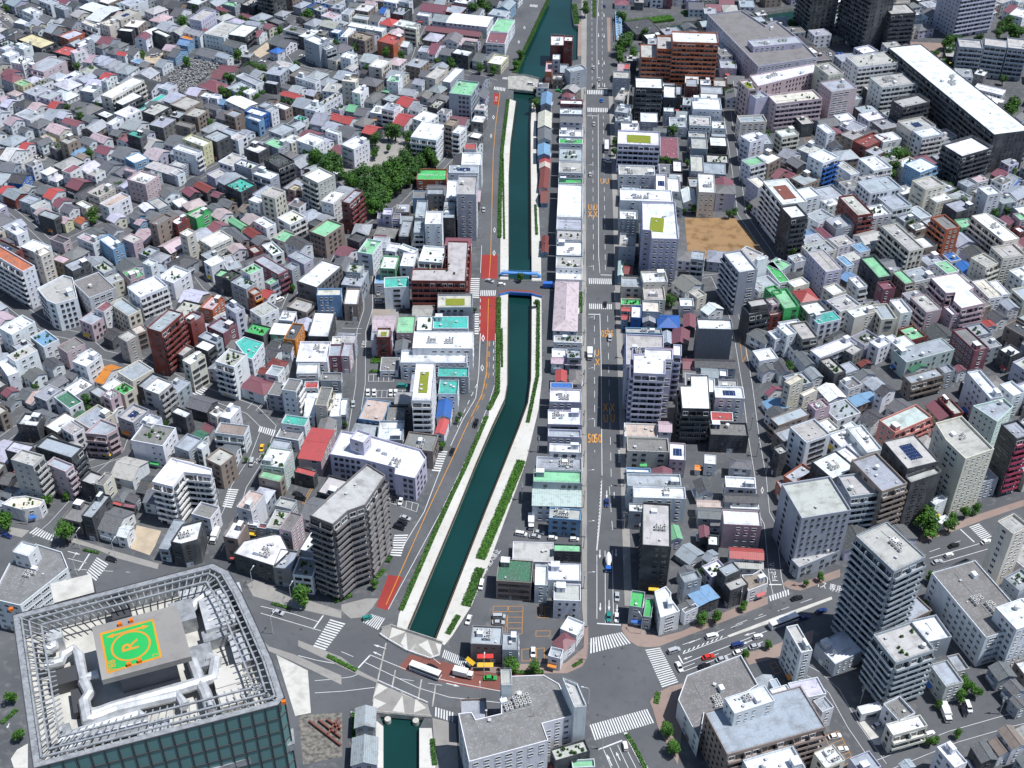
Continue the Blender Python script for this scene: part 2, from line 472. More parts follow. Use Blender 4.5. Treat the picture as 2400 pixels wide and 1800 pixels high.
FOOT = []                        # every footprint, for keeping the infill off it
def visible_side(mx, my, nx, ny):
    return (-mx * nx - my * ny) > -0.06 * math.hypot(mx, my)
def windows_on(root, p0, p1, nrm, z0, st, style, dark, rnd, skip=.14):
    """A row of windows for every storey of one outer wall face, each window a part of its own."""
    L = math.hypot(p1[0] - p0[0], p1[1] - p0[1])
    if L < 2.2: return
    ux, uy = (p1[0] - p0[0]) / L, (p1[1] - p0[1]) / L
    rz = math.atan2(uy, ux)
    w, h, sp, mull, zc = style
    n = int((L - .7) / sp)
    if n < 1:
        n = 1; w = min(w, L - 1.0)
    off = (L - n * sp) / 2
    cols = [i for i in range(n) if rnd.random() > skip] or [0]
    for k in range(st):
        for i in cols:
            if rnd.random() < .06: continue
            t = off + (i + .5) * sp
            ww = w * (1.25 if (i * 7 + len(cols)) % 4 == 0 else 1.0)
            o = obj('window', WINM[dark, mull], root, None,
                    (p0[0] + ux * t + nrm[0] * .004, p0[1] + uy * t + nrm[1] * .004, z0 + k * 3.0 + zc), rz, (min(ww, sp - .3), 1, h))
def balconies_on(root, p0, p1, nrm, st, col, rnd, wall):
    L = math.hypot(p1[0] - p0[0], p1[1] - p0[1])
    ux, uy = (p1[0] - p0[0]) / L, (p1[1] - p0[1]) / L
    rz = math.atan2(uy, ux)
    mb = MB(); a = .25; l = L - .5; dep = 1.25
    mb.box(0, l, -dep, 0, -.16, 0, 1, bottom=True)
    mb.box(0, l, -dep - .10, -dep, -.16, 1.0, 0, bottom=True)
    mb.box(-.08, 0, -dep - .10, 0, -.16, 1.0, 0); mb.box(l, l + .08, -dep - .10, 0, -.16, 1.0, 0)
    nb = max(1, round(l / 5.5))
    for i in range(1, nb):
        x = l * i / nb
        mb.box(x - .05, x + .05, -dep, 0, 0, 2.5, 1)
    me = mb.mesh('balcony', ['painted', 'wall_paint'])
    for k in range(1, st):
        obj('balcony', me, root, col, (p0[0] + ux * a, p0[1] + uy * a, k * 3.0), rz)
    nw = max(1, int(l / 2.75)); sp = l / nw
    for k in range(0, st):
        for i in range(nw):
            if k == 0 and rnd.random() < .5: continue
            t = a + (i + .5) * sp
            obj('window', WINM[1 if rnd.random() < .5 else 0, 1], root, None, (p0[0] + ux * t + nrm[0] * .004, p0[1] + uy * t + nrm[1] * .004, k * 3.0 + 1.1), rz, (sp - .75, 1, 2.0))

def roof_kit(root, poly, z, flags, rnd, wall):
    """Plant rooms, machines, planting and panels standing on a flat roof at level z."""
    xs = [p[0] for p in poly]; ys = [p[1] for p in poly]
    cx = sum(xs) / len(xs); cy = sum(ys) / len(ys)
    hw = (max(xs) - min(xs)) / 2 - .9; hd = (max(ys) - min(ys)) / 2 - .9
    if len(poly) > 4: hw *= .62; hd *= .62
    if hw < .8 or hd < .8: return
    def spot(f=.8): return cx + rnd.uniform(-hw, hw) * f, cy + rnd.uniform(-hd, hd) * f
    used = []
    if 'p' in flags:
        w = min(2.6, hw * .8); d = min(2.2, hd * .8)
        sx = rnd.choice((-1, 1)); sy = rnd.choice((1, 1, -1))
        x = cx + sx * (hw - w * .55); y = cy + sy * (hd - d * .55)
        mb = MB(); mb.box(x - w / 2 * 1.2, x + w / 2 * 1.2, y - d / 2 * 1.2, y + d / 2 * 1.2, z, z + 2.5, 0)
        ph = part('penthouse', mb, ['wall_paint'], root, wall)
        mb = MB(); mb.box(x - w / 2 * 1.2 - .12, x + w / 2 * 1.2 + .12, y - d / 2 * 1.2 - .12, y + d / 2 * 1.2 + .12, z + 2.5, z + 2.72, 0, bottom=True)
        part('penthouse_roof', mb, ['roof_flat'], ph, jit(PAL['w']))
        obj('door', DOORM, ph, jit(PAL['g']), (x, y - d / 2 * 1.2, z), 0, (.9, 1, 2.0))
        used.append((x, y, 2.2))
    if 's' in flags:
        nx = max(2, min(6, int(hw * 1.2 / 1.75))); ny = max(2, min(5, int(hd * 1.2 / 1.1)))
        for i in range(nx):
            for j in range(ny):
                obj('solar_panel', SOLM, root, None, (cx + (i - (nx - 1) / 2) * 1.76, cy + (j - (ny - 1) / 2) * 1.08, z), 0)
        used.append((cx, cy, 5))
    if 'x' in flags:
        for g in range(2 if hw * hd > 60 else 1):
            x, y = spot(.5); nx = rnd.randint(2, 4); ny = rnd.randint(2, 3)
            for i in range(nx):
                for j in range(ny):
                    if rnd.random() < .12: continue
                    xx = x + (i - (nx - 1) / 2) * 1.45; yy = y + (j - (ny - 1) / 2) * 1.5
                    if abs(xx - cx) < hw and abs(yy - cy) < hd:
                        obj('air_conditioner', ACM, root, jit((.62, .62, .6)), (xx, yy, z), 0, (1, 1, rnd.uniform(.9, 1.3)))
        x, y = spot(.7); mb = MB(); h = rnd.uniform(1.2, 2.0)
        mb.box(x - 1.1, x + 1.1, y - .8, y + .8, z, z + h, 0)
        part('machine_housing', mb, ['painted'], root, jit(PAL['w']))
    if 'v' in flags:
        for k in range(rnd.randint(5, 9)):
            x, y = spot(.9); s = rnd.uniform(.9, 2.3)
            obj('planting', rnd.choice(SHRUB), root, rnd.choice(LEAFC), (x, y, z + s * .3), rnd.uniform(0, 6), (s, s, s))
    if 'e' in flags or 'o' in flags:
        mb = MB(); w = hw * .62; d = hd * .62
        mb.box(cx - w, cx + w, cy - d, cy + d, z, z + .25, 0)
        part('roof_lawn' if 'e' in flags else 'roof_terrace', mb, ['grass_roof' if 'e' in flags else 'asphalt_brown'], root)
    nv = rnd.randint(0, 3) if hw * hd > 8 else rnd.randint(0, 1)
    for k in range(nv):
        x, y = spot(.85); s = rnd.uniform(.7, 1.5)
        obj('vent', VENTM, root, jit((.5, .5, .5)), (x, y, z), rnd.uniform(0, 3), (s, s, s))
    if rnd.random() < .35:
        x, y = spot(.85); obj('antenna', ANTM, root, None, (x, y, z), rnd.uniform(0, 3))
    if rnd.random() < .14 and hw * hd > 9:
        x, y = spot(.8); obj('water_tank', TANKM, root, jit((.66, .67, .64)), (x, y, z), 0, (1, 1, .9))
    if rnd.random() < .30:
        mb = MB(); y = cy + rnd.uniform(-hd, hd) * .7
        mb.beam((cx - hw * .9, y, z + .12), (cx + hw * rnd.uniform(0, .9), y, z + .12), .14)
        part('roof_pipe', mb, ['steel'], root)

def wall_mat(wc): return 'wall_tile' if wc in 'RTOhqm' else 'wall_paint'
def make_block(name, wpts, h, st, rc, wc, flags, seed, px):
    """Flat-roofed block: walls with parapet, sunk roof, windows, balconies, roof machines."""
    rnd = random.Random(seed)
    wpts = ccw(wpts); n = len(wpts)
    cx = sum(p[0] for p in wpts) / n; cy = sum(p[1] for p in wpts) / n
    ang = math.atan2(wpts[1][1] - wpts[0][1], wpts[1][0] - wpts[0][0])
    root = thing(name, (cx, cy, 0), ang)
    ca, sa = math.cos(-ang), math.sin(-ang)
    loc = [((x - cx) * ca - (y - cy) * sa, (x - cx) * sa + (y - cy) * ca) for x, y in wpts]
    size = max(p[0] for p in loc) - min(p[0] for p in loc)
    ph = .35 if st <= 1 else rnd.choice((.5, .8, 1.0, 1.1))
    pt = .18 if size < 9 else .26
    ins = inset(loc, pt)
    wall = jit(PAL[wc]); roofc = jit(PAL[rc])
    mb = MB()
    for i in range(n):
        j = (i + 1) % n
        a, b_, c, d = loc[i], loc[j], ins[j], ins[i]
        mb.face([(*a, -.4), (*b_, -.4), (*b_, h), (*a, h)], 0)
        mb.face([(*a, h), (*b_, h), (*c, h), (*d, h)], 1)
        mb.face([(*d, h), (*c, h), (*c, h - ph), (*d, h - ph)], 0)
    wm = wall_mat(wc) if 'Z' != wc else 'netting'
    if 'E' in flags: wm = 'wall_panel'
    part('wall', mb, [wm, 'coping'], root, tuple(min(.8, c * 1.12 + .06) for c in wall) if rnd.random() < .0 else wall)
    mb = MB(); mb.face([(*p, h - ph) for p in ins])
    part('roof', mb, ['roof_flat'], root, roofc)
    lo = st if 'n' not in flags else 0
    big = st >= 4
    dark = 1 if wc in 'dkRhTZ' else (1 if rnd.random() < .25 else 0)
    styles = [(1.5, 1.15, 3.0, 1, 1.75), (1.7, 1.2, 3.6, 1, 1.75), (.9, 1.0, 2.6, 0, 1.8), (2.4, 1.2, 3.3, 1, 1.75), (3.4, 1.3, 3.9, 3, 1.8), (1.3, 1.3, 2.4, 1, 1.7)]
    stl = rnd.choice(styles)
    balc = {}
    if 'A' in flags: balc[0] = tuple(min(.8, c * 1.15) for c in wall)
    if 'C' in flags: balc[1] = tuple(min(.8, c * 1.15) for c in wall)
    if 'b' in flags: balc[1] = PAL['B']
    if 'i' in flags: balc[1] = PAL['o']
    if 'k' in flags: balc[1] = (.42, .06, .12)
    if n > 4:
        balc = {i: c for q, c in balc.items() for i in range(n)}
    if 'Z' == wc or lo == 0: balc = {}
    ins2 = 0
    for i in range(n):
        j = (i + 1) % n
        a, b_ = loc[i], loc[j]
        L = math.hypot(b_[0] - a[0], b_[1] - a[1])
        if L < 2: continue
        nx, ny = (b_[1] - a[1]) / L, -(b_[0] - a[0]) / L
        wx, wy = nx * math.cos(ang) - ny * math.sin(ang), nx * math.sin(ang) + ny * math.cos(ang)
        mxy = ((wpts[i][0] + wpts[j][0]) / 2, (wpts[i][1] + wpts[j][1]) / 2)
        if not visible_side(*mxy, wx, wy): continue
        if i in balc and L > 3.5:
            balconies_on(root, a, b_, (nx, ny), st, balc[i], rnd, wall)
        elif lo and st > 0:
            s = stl if (i + seed) % 2 == 0 or 'E' in flags else rnd.choice(styles[:3])
            windows_on(root, a, b_, (nx, ny), 0, lo, s, dark, rnd, 0 if 'E' in flags else (.12 if L < 14 else .2))
        if st >= 2 and L > 3.2 and ins2 == 0:
            t = rnd.uniform(.25, .75); ins2 = 1
            obj('door', DOORM, root, jit(rnd.choice([PAL['g'], PAL['T'], PAL['d'], PAL['w']])), (a[0] + (b_[0] - a[0]) * t + nx * .01, a[1] + (b_[1] - a[1]) * t + ny * .01, 0), math.atan2(b_[1] - a[1], b_[0] - a[0]), (rnd.choice((1.0, 1.8, 2.6)), 1, 2.2))
            if rnd.random() < .16:
                mb = MB(); wv = min(L - 1, rnd.uniform(2.5, 4))
                mb.face([(-wv / 2, -1.2, 2.45), (wv / 2, -1.2, 2.45), (wv / 2, 0, 3.0), (-wv / 2, 0, 3.0)]); mb.face([(-wv / 2, -1.2, 2.15), (wv / 2, -1.2, 2.15), (wv / 2, -1.2, 2.45), (-wv / 2, -1.2, 2.45)])
                part('awning', mb, ['painted'], root, rnd.choice([PAL['r'], PAL['N'], PAL['o'], (.75, .5, .03), PAL['B']]), loc=(a[0] + (b_[0] - a[0]) * t + nx * .02, a[1] + (b_[1] - a[1]) * t + ny * .02, 0), rz=math.atan2(b_[1] - a[1], b_[0] - a[0]))
    if rc == 'e': flags += 'e'
    roof_kit(root, ins, h - ph, flags, rnd, wall)
    if st >= 3 and rnd.random() < .4 and n == 4:
        mb = MB(); q = inset(loc, pt * .5); z = h
        for i in range(n):
            j = (i + 1) % n; a = Vector((*q[i], z)); b_ = Vector((*q[j], z))
            for zz in (.45, .9): mb.beam(a + Vector((0, 0, zz)), b_ + Vector((0, 0, zz)), .05)
            k = max(1, int((b_ - a).length / 1.6))
            for t in range(k): pnt = a.lerp(b_, t / k); mb.beam(pnt, pnt + Vector((0, 0, .92)), .05)
        part('railing', mb, ['steel'], root)
    FOOT.append([tuple(p) for p in wpts])
    return root, loc, ang, rnd
def rect_fit(A, B, D):
    """A true rectangle through three surveyed corners: centre, axis angle, width along AB, depth along BC."""
    A, B, D = Vector(A), Vector(B), Vector(D)
    u = B - A; v = D - B
    if u.x * v.y - u.y * v.x < 0: A, D = D, A; u = B - A; v = D - B
    a1 = math.atan2(u.y, u.x); a2 = math.atan2(v.y, v.x) - math.pi / 2
    d = (a2 - a1 + math.pi) % (2 * math.pi) - math.pi
    lu, lv = u.length, v.length
    ang = a1 + d * lv / (lu + lv)
    return (A + D) / 2, ang, max(lu, 2.0), max(lv, 2.0)
def rect_pts(c, ang, w, d):
    ca, sa = math.cos(ang), math.sin(ang)
    return [(c[0] + x * ca - y * sa, c[1] + x * sa + y * ca) for x, y in ((-w / 2, -d / 2), (w / 2, -d / 2), (w / 2, d / 2), (-w / 2, d / 2))]
def make_house(name, c, ang, w, d, st, rc, wc, kind, seed, flat=False):
    """Pitched-roof house; kind P has its ridge along the width, Q across, H is hipped, M a low metal shed roof."""
    rnd = random.Random(seed)
    if kind == 'Q' or (kind == 'H' and d > w): w, d, ang = d, w, ang + math.pi / 2
    he = 2.75 * st + .3
    rise = d * .5 * (.42 if kind != 'M' else .12) * rnd.uniform(.85, 1.1)
    rise = min(rise, 3.4)
    ov = .35
    root = thing(name, (c[0], c[1], 0), ang)
    wall = jit(PAL[wc]); x, y = w / 2 - ov * .6, d / 2 - ov * .6
    mb = MB()
    for a, b_ in (((-x, -y), (x, -y)), ((x, y), (-x, y))):
        mb.face([(*a, -.4), (*b_, -.4), (*b_, he), (*a, he)])
    for s in (1, -1):
        q = [(s * x, -s * y, -.4), (s * x, s * y, -.4), (s * x, s * y, he)]
        if kind != 'H': q.append((s * x, 0, he + rise * (1 - ov * .6 / (d / 2))))
        q.append((s * x, -s * y, he)); mb.face(q)
    if kind == 'H': mb.face([(-x, -y, he), (x, -y, he), (x, y, he), (-x, y, he)])
    part('wall', mb, [wall_mat(wc)], root, wall)
    X, Y = w / 2 + .1, d / 2 + .1; zt = .14; ez = he - rise * .12
    mb = MB()
    if kind == 'H':
        rl = max(0.0, X - Y * .95)
        P = [(-X, -Y, ez), (X, -Y, ez), (X, Y, ez), (-X, Y, ez)]
        r1, r2 = (-rl, 0, he + rise), (rl, 0, he + rise)
        up = lambda p: (p[0], p[1], p[2] + zt)
        mb.face([up(P[0]), up(P[1]), up(r2), up(r1)]); mb.face([up(P[2]), up(P[3]), up(r1), up(r2)])
        mb.face([up(P[1]), up(P[2]), up(r2)]); mb.face([up(P[3]), up(P[0]), up(r1)])
        for i in range(4): mb.face([P[i], P[(i + 1) % 4], up(P[(i + 1) % 4]), up(P[i])], 1)
        mb.face([P[3], P[2], P[1], P[0]], 1)
        for a, b_ in ((P[0], r1), (P[3], r1), (P[1], r2), (P[2], r2), (r1, r2)):
            if (Vector(a) - Vector(b_)).length > .3: mb.beam(up(a), up(b_), .26, .2, 2)
    else:
        for s in (1, -1):
            a, b_, c_, e = (-X, s * Y, ez), (X, s * Y, ez), (X, 0, he + rise), (-X, 0, he + rise)
            q = [a, b_, c_, e]; t = [(p[0], p[1], p[2] + zt) for p in q]
            if s > 0: q.reverse(); t.reverse()
            mb.face(t, 0); mb.face(q[::-1], 1)
            for i in range(4): mb.face([q[i], q[(i + 1) % 4], t[(i + 1) % 4], t[i]], 1)
        mb.beam((-X, 0, he + rise + zt), (X, 0, he + rise + zt), .34, .2, 2)
    tile_ = kind == 'H' and rc in 'wgkdhsnD' or rc in 'kd' or (rc in 'gs' and rnd.random() < .6)
    part('roof', mb, ['roof_tile' if tile_ else 'roof_metal', 'frame_white' if rnd.random() < .4 else 'frame_dark', 'painted'], root, jit(PAL[rc], .10))
    dark = 1 if wc in 'dkRT' else 0
    for a, b_, nv in (((-x, -y), (x, -y), (0, -1)), ((x, -y), (x, y), (1, 0)), ((x, y), (-x, y), (0, 1)), ((-x, y), (-x, -y), (-1, 0))):
        wx, wy = nv[0] * math.cos(ang) - nv[1] * math.sin(ang), nv[0] * math.sin(ang) + nv[1] * math.cos(ang)
        if visible_side(c[0], c[1], wx, wy):
            windows_on(root, a, b_, nv, -.15, st, rnd.choice([(1.5, 1.1, 3.2, 1, 1.65), (1.2, 1.0, 2.8, 1, 1.7), (1.8, 1.3, 3.8, 1, 1.6)]), dark, rnd, .2)
    if st >= 2 and rnd.random() < .45 and w > 5:
        mb = MB(); l = min(w * .6, 4.5)
        s = -1 if visible_side(c[0], c[1], math.sin(ang), -math.cos(ang)) else 1
        yy = s * y
        y0, y1 = sorted((yy, yy + s * 1.1))
        mb.box(-l / 2, l / 2, y0, y1, 2.7, 2.85, 0, bottom=True)
        yo = yy + s * 1.1
        mb.box(-l / 2, l / 2, min(yo, yo - s * .07), max(yo, yo - s * .07), 2.85, 3.75, 0)
        part('balcony', mb, ['painted'], root, jit(PAL['w']))
    if rnd.random() < .22:
        obj('antenna', ANTM, root, None, (rnd.uniform(-.3, .3) * w, 0, he + rise - .1), rnd.uniform(0, 3), (.8, .8, .8))
    FOOT.append(rect_pts(c, ang, w, d))
    return root, he + rise

# ---------------------------------------------------------------- ground, canal, roads
WZ = -2.2                                        # water level below the street
canal_up = [(1285, -60), (1283, 0), (1228, 120), (1205, 190), (1196, 330), (1192, 409), (1192, 600), (1190.6, 708), (1189.5, 817),
            (1189, 900), (1183, 936), (1154, 998), (1115, 1088), (1070, 1200), (954, 1478), (951, 1490),
            (1018, 1512), (1021, 1502), (1138, 1200), (1183, 1088), (1216, 1005), (1238, 944), (1245, 889), (1246, 817), (1246.6, 708), (1246, 600),
            (1244, 362), (1244, 289), (1247, 239), (1268, 190), (1300, 150), (1354, 140), (1356, 62), (1345, 58), (1340, 30), (1342, -60)]
canal_low = [(886, 1668), (898, 1699), (898, 1860), (983, 1860), (983, 1706), (1000, 1672)]
canal_east = [(1454, 68), (1500, 67), (1545, 60), (1600, 50), (1640, 48), (1640, 62), (1580, 80), (1520, 98), (1452, 92)]
river_far = [(1785, 30), (1868, 18), (1868, 45), (1862, 50), (1800, 52)]
WATERS = [canal_up, canal_low, canal_east, river_far]
def wpoly(px, z=0.0): return [tuple(W(x, y, z)) for x, y in px]
holes = [ccw(wpoly(p)) for p in WATERS]
def inside(p, poly):
    x, y = p; c = False; n = len(poly)
    for i in range(n):
        x1, y1 = poly[i]; x2, y2 = poly[i - 1]
        if (y1 > y) != (y2 > y) and x < (x2 - x1) * (y - y1) / (y2 - y1) + x1: c = not c
    return c
vs = [(-2500, -800), (2500, -800), (2500, 4000), (-2500, 4000)]; es = [(0, 1), (1, 2), (2, 3), (3, 0)]
for hpoly in holes:
    k = len(vs); vs += hpoly; es += [(k + i, k + (i + 1) % len(hpoly)) for i in range(len(hpoly))]
ov_, _, of_, *_ = delaunay_2d_cdt([Vector(v) for v in vs], es, [], 1, 1e-4)
fs = []
for f in of_:
    c = sum((ov_[i] for i in f), Vector((0, 0))) / len(f)
    if not any(inside(c, hp) for hp in holes): fs.append(tuple(f))
me = bpy.data.meshes.new('ground'); me.from_pydata([(v.x, v.y, 0) for v in ov_], [], fs); me.materials.append(MAT['ground'])
g = obj('ground', me); g['kind'] = 'structure'
for hp, nm in zip(holes, ('canal', 'canal', 'canal', 'river')):
    mb = MB(); n = len(hp); mb.face([(x, y, WZ) for x, y in inset(hp, -1.0)])
    o = part('%s_water' % nm, mb, ['water']); o['kind'] = 'structure'
    mb = MB()
    for i in range(n):
        a, b_ = hp[i], hp[(i + 1) % n]
        mb.face([(*b_, WZ - 1), (*a, WZ - 1), (*a, 0.0), (*b_, 0.0)])
    o = part('canal_bank', mb, ['concrete']); o['kind'] = 'structure'

BLOCK = []                                       # outlines no infill house may stand on
def zone(name, px, z, mat, block=True, kind='structure'):
    o = sheet(name, px, z, mat, kind)
    if block: BLOCK.append(wpoly(px))
    return o
for p in WATERS: BLOCK.append(wpoly(p))

# avenue running away beside the canal, the canal road, the cross avenue
avenue = [(1377, -40), (1376, 100), (1375, 217), (1375, 500), (1376, 800), (1378, 1100), (1378, 1420), (1376, 1510), (1380, 1560), (1376, 1640), (1385, 1700), (1430, 1830),
          (1610, 1830), (1570, 1760), (1535, 1690), (1530, 1640), (1590, 1590), (1560, 1530), (1480, 1500), (1462, 1453), (1455, 1200), (1450, 1000), (1440, 700), (1432, 400), (1424, 217), (1424, 100), (1437, 30), (1442, -40)]
zone('road', avenue, .012, 'asphalt')
canal_road = [(1241, -20), (1219, 47), (1198, 108), (1180, 174), (1160, 200), (1154, 217), (1147, 282), (1140, 361), (1136, 409), (1127, 575), (1127, 600), (1124, 781), (1120, 875), (1113, 933), (1082, 983), (1053, 1045),
              (1031, 1095), (992, 1200), (919, 1319), (881, 1421), (850, 1460), (905, 1475), (908, 1431), (1035, 1200), (1107, 1052), (1147, 947), (1162, 900), (1163, 781), (1166, 600), (1169, 575), (1172, 470), (1176, 361), (1187, 300), (1192, 217), (1198, 177), (1230, 98), (1277, -20)]
zone('road', canal_road, .016, 'asphalt')
quay_road = [(1290, 215), (1285, 420), (1284, 600), (1274, 705), (1277, 889), (1266, 961), (1234, 1088), (1194, 1200), (1156, 1319), (1107, 1431), (1050, 1511),
             (1100, 1530), (1105, 1500), (1115, 1475), (1154, 1417), (1180, 1308), (1221, 1200), (1259, 1070), (1285, 998), (1288, 853), (1295, 672), (1305, 600), (1308, 420), (1312, 215)]
zone('road', quay_road, .014, 'asphalt')
cross_av = [(-60, 1235), (60, 1255), (130, 1268), (175, 1282), (255, 1298), (597, 1395), (800, 1450), (845, 1454), (890, 1486), (955, 1530), (1017, 1544), (1096, 1566), (1162, 1580), (1330, 1580), (1378, 1545),
            (1540, 1520), (1577, 1518), (1700, 1470), (1900, 1385), (2150, 1285), (2420, 1175), (2420, 1260), (2200, 1350), (2050, 1410), (1900, 1480), (1700, 1560), (1560, 1600), (1535, 1640), (1385, 1650), (1172, 1660), (1024, 1656), (1003, 1650), (890, 1598), (847, 1576), (800, 1554), (640, 1505), (560, 1470), (-60, 1380)]
zone('road', cross_av, .020, 'asphalt')
for i, (pts, w) in enumerate([
    ([(0, 690), (60, 735), (120, 775), (190, 790), (235, 830), (330, 850), (440, 905), (590, 960), (630, 1000), (605, 1070), (560, 1140), (545, 1190), (500, 1290)], 7.5),
    ([(590, 960), (640, 900), (660, 850)], 5), ([(205, 1090), (300, 1060), (330, 985), (310, 960)], 6), ([(60, 1290), (130, 1230), (220, 1130), (300, 1060)], 7), ([(0, 1035), (40, 1005), (100, 985)], 6),
    ([(700, 280), (640, 320), (557, 366), (479, 407), (400, 449), (303, 502), (233, 530), (151, 570), (60, 640), (-20, 700)], 6.5),
    ([(-10, 470), (25, 492), (79, 536), (110, 565), (160, 610)], 5),
    ([(577, 745), (668, 726), (693, 672), (762, 619), (800, 543), (863, 530), (951, 476), (1000, 425), (1074, 350), (1110, 315)], 5.5), ([(577, 745), (485, 672), (466, 647)], 5),
    ([(863, 640), (863, 726), (847, 776), (845, 900), (828, 1010)], 5), ([(800, 775), (847, 776)], 5),
    ([(850, 132), (1002, 158), (1084, 167), (1160, 192)], 7), ([(965, 160), (985, 100), (1005, 60)], 5), ([(400, 200), (460, 190), (640, 110), (700, 90)], 5), ([(640, 90), (680, 150), (760, 170), (850, 132)], 5),
    ([(1704, 260), (1726, 404), (1739, 502), (1795, 584), (1830, 640)], 5.5), ([(1460, 655), (1600, 655), (1675, 645), (1720, 740), (1732, 789), (1751, 900), (1767, 1026), (1783, 1120), (1790, 1200), (1805, 1229), (1817, 1352), (1828, 1400)], 5.5),
    ([(1460, 1062), (1600, 1064), (1775, 1080)], 4.5), ([(2054, 871), (2095, 925), (2151, 947), (2233, 909)], 4.5), ([(2320, 790), (2345, 830)], 5),
    ([(1870, 1560), (1912, 1582), (1955, 1620), (2000, 1701), (2065, 1795)], 5), ([(2065, 1795), (2233, 1727), (2365, 1689), (2420, 1676)], 5.5), ([(2265, 1560), (2310, 1640), (2350, 1695)], 4.5),
    ([(1590, 1830), (1560, 1740)], 4), ([(0, 40), (60, 90), (130, 140)], 6), ([(330, 370), (370, 345), (420, 330)], 4), ([(1790, 370), (1850, 355)], 5), ([(1790, 340), (1835, 320)], 4)]):
    wp = [W(x, y) for x, y in pts]
    L, Rr = [], []
    for k in range(len(wp)):
        d = (wp[min(k + 1, len(wp) - 1)] - wp[max(k - 1, 0)]).normalized(); n = Vector((-d.y, d.x)) * w / 2
        L.append(tuple(wp[k] + n)); Rr.append(tuple(wp[k] - n))
    mb = MB(); z = .008 + .0007 * i
    for k in range(len(wp) - 1): mb.face([(*L[k], z), (*Rr[k], z), (*Rr[k + 1], z), (*L[k + 1], z)])
    o = part('street', mb, ['asphalt']); o['kind'] = 'structure'
    for k in range(len(wp) - 1): BLOCK.append(ccw([L[k], Rr[k], Rr[k + 1], L[k + 1]]))
    if w >= 5:                                   # painted edge lines of the side streets
        mb = MB(); f = .84
        for s in (L, Rr):
            for k in range(len(wp) - 1):
                a = wp[k].lerp(Vector(s[k]), f); b_ = wp[k + 1].lerp(Vector(s[k + 1]), f)
                mb.beam((*a, z + .004), (*b_, z + .004), .16, .006)
        o = part('edge_line', mb, ['paint_white']); o['kind'] = 'structure'

# pavements with kerbs
def pave(px, mat='pavement', h=.13, block=True):
    o = slab('pavement', px, -.05, h, mat, side='pale_concrete')
    if block: BLOCK.append(wpoly(px))
    return o
pave([(1363, -30), (1362, 217), (1362, 500), (1364, 800), (1364, 1100), (1364, 1420), (1368, 1470), (1376, 1470), (1376, 1420), (1375.5, 1100), (1374, 800), (1373, 500), (1373, 217), (1375, 100), (1375, -30)])
pave([(1426, 217), (1434, 400), (1442, 700), (1452, 1000), (1457, 1200), (1464, 1420), (1482, 1420), (1474, 1200), (1466, 1000), (1456, 700), (1445, 400), (1436, 217)])
pave(tile(1400, 1300, 5.53, [(310, 960), (345, 1030), (420, 1120), (520, 1185), (640, 1200), (790, 1190), (1000, 1110), (1400, 960), (1800, 800), (2210, 640), (2210, 540), (1900, 640), (1400, 850), (1100, 990), (800, 1070), (560, 960), (420, 880), (330, 900)]), 'pavement_brick')
pave(T8([(820, 960), (840, 1020), (1000, 1045), (1030, 1045), (1460, 1045), (1560, 1000), (1590, 950), (1600, 880), (1600, 740), (1575, 740), (1570, 880), (1450, 980), (1330, 985), (850, 985)]), 'pavement_brick')
pave(T8([(2020, 1280), (2000, 1230), (2030, 1180), (2130, 1130), (2212, 1110), (2212, 1380), (2180, 1640), (2120, 1520), (2050, 1390)]), 'pavement_brick')
pave(T9([(390, 915), (470, 900), (600, 860), (700, 820), (850, 760), (840, 850), (610, 940), (430, 990)]), 'pavement_brick')
pave(T9([(640, 470), (700, 500), (760, 510), (1020, 420), (1020, 370), (760, 460), (680, 440)]), 'pavement_brick')
pave(T9([(1540, 200), (1750, 125), (1950, 50), (2212, -40), (2212, -80), (1900, 20), (1540, 150)]), 'pavement_brick')
pave(T7([(460, 195), (620, 240), (760, 300), (1020, 370), (1030, 335), (700, 240), (480, 170)]))
pave(T7([(1600, 470), (1640, 545), (1900, 620), (2212, 690), (2212, 640), (1960, 560), (1650, 440)]))
pave(T8([(0, 640), (60, 690), (140, 680), (200, 620), (240, 560), (160, 560), (0, 600)]))
pave(T7([(1640, 760), (1740, 870), (1900, 920), (2100, 1010), (2212, 1060), (2212, 1120), (2050, 1040), (1880, 960), (1740, 900)]), 'pavement')
pave(T8([(-280, 830), (0, 940), (120, 1030), (240, 1090), (240, 1110), (100, 1050), (-280, 870)]))
pave(T8([(590, 1335), (740, 1370), (760, 1660), (610, 1660)]), 'pavement')
pave(T7([(0, 75), (60, 95), (190, 120), (140, 165), (0, 130)]))
pave(T7([(70, 1600), (110, 1540), (180, 1500), (180, 1659), (90, 1659)]), 'promenade')

# promenades and planting strips along the canal
prom_l = [(1209, 237), (1196, 336), (1192, 409), (1192, 600), (1190.6, 708), (1189.5, 817), (1189, 900), (1183, 936), (1154, 998), (1115, 1088), (1070, 1200), (954, 1478), (930, 1470), (935, 1440), (1040, 1215), (1144, 980), (1147, 960), (1169, 920), (1172, 700), (1173, 560), (1180, 350), (1194, 232)]
prom_r = [(1247, 239), (1244, 289), (1244, 362), (1246, 600), (1246.6, 708), (1246, 817), (1245, 889), (1238, 944), (1216, 1005), (1183, 1088), (1138, 1200), (1021, 1502), (1042, 1512), (1060, 1490), (1106, 1418), (1150, 1310), (1190, 1200), (1232, 1085), (1262, 960), (1270, 889), (1269, 708), (1268, 600), (1256, 362), (1256, 240)]
slab('promenade', prom_l, -.1, .10, 'promenade', side='pale_concrete'); BLOCK.append(wpoly(prom_l))
slab('promenade', prom_r, -.1, .10, 'promenade', side='pale_concrete'); BLOCK.append(wpoly(prom_r))
slab('promenade', T8([(60, 1290), (200, 1330), (272, 1390), (272, 1659), (80, 1659)]), -.1, .10, 'promenade')
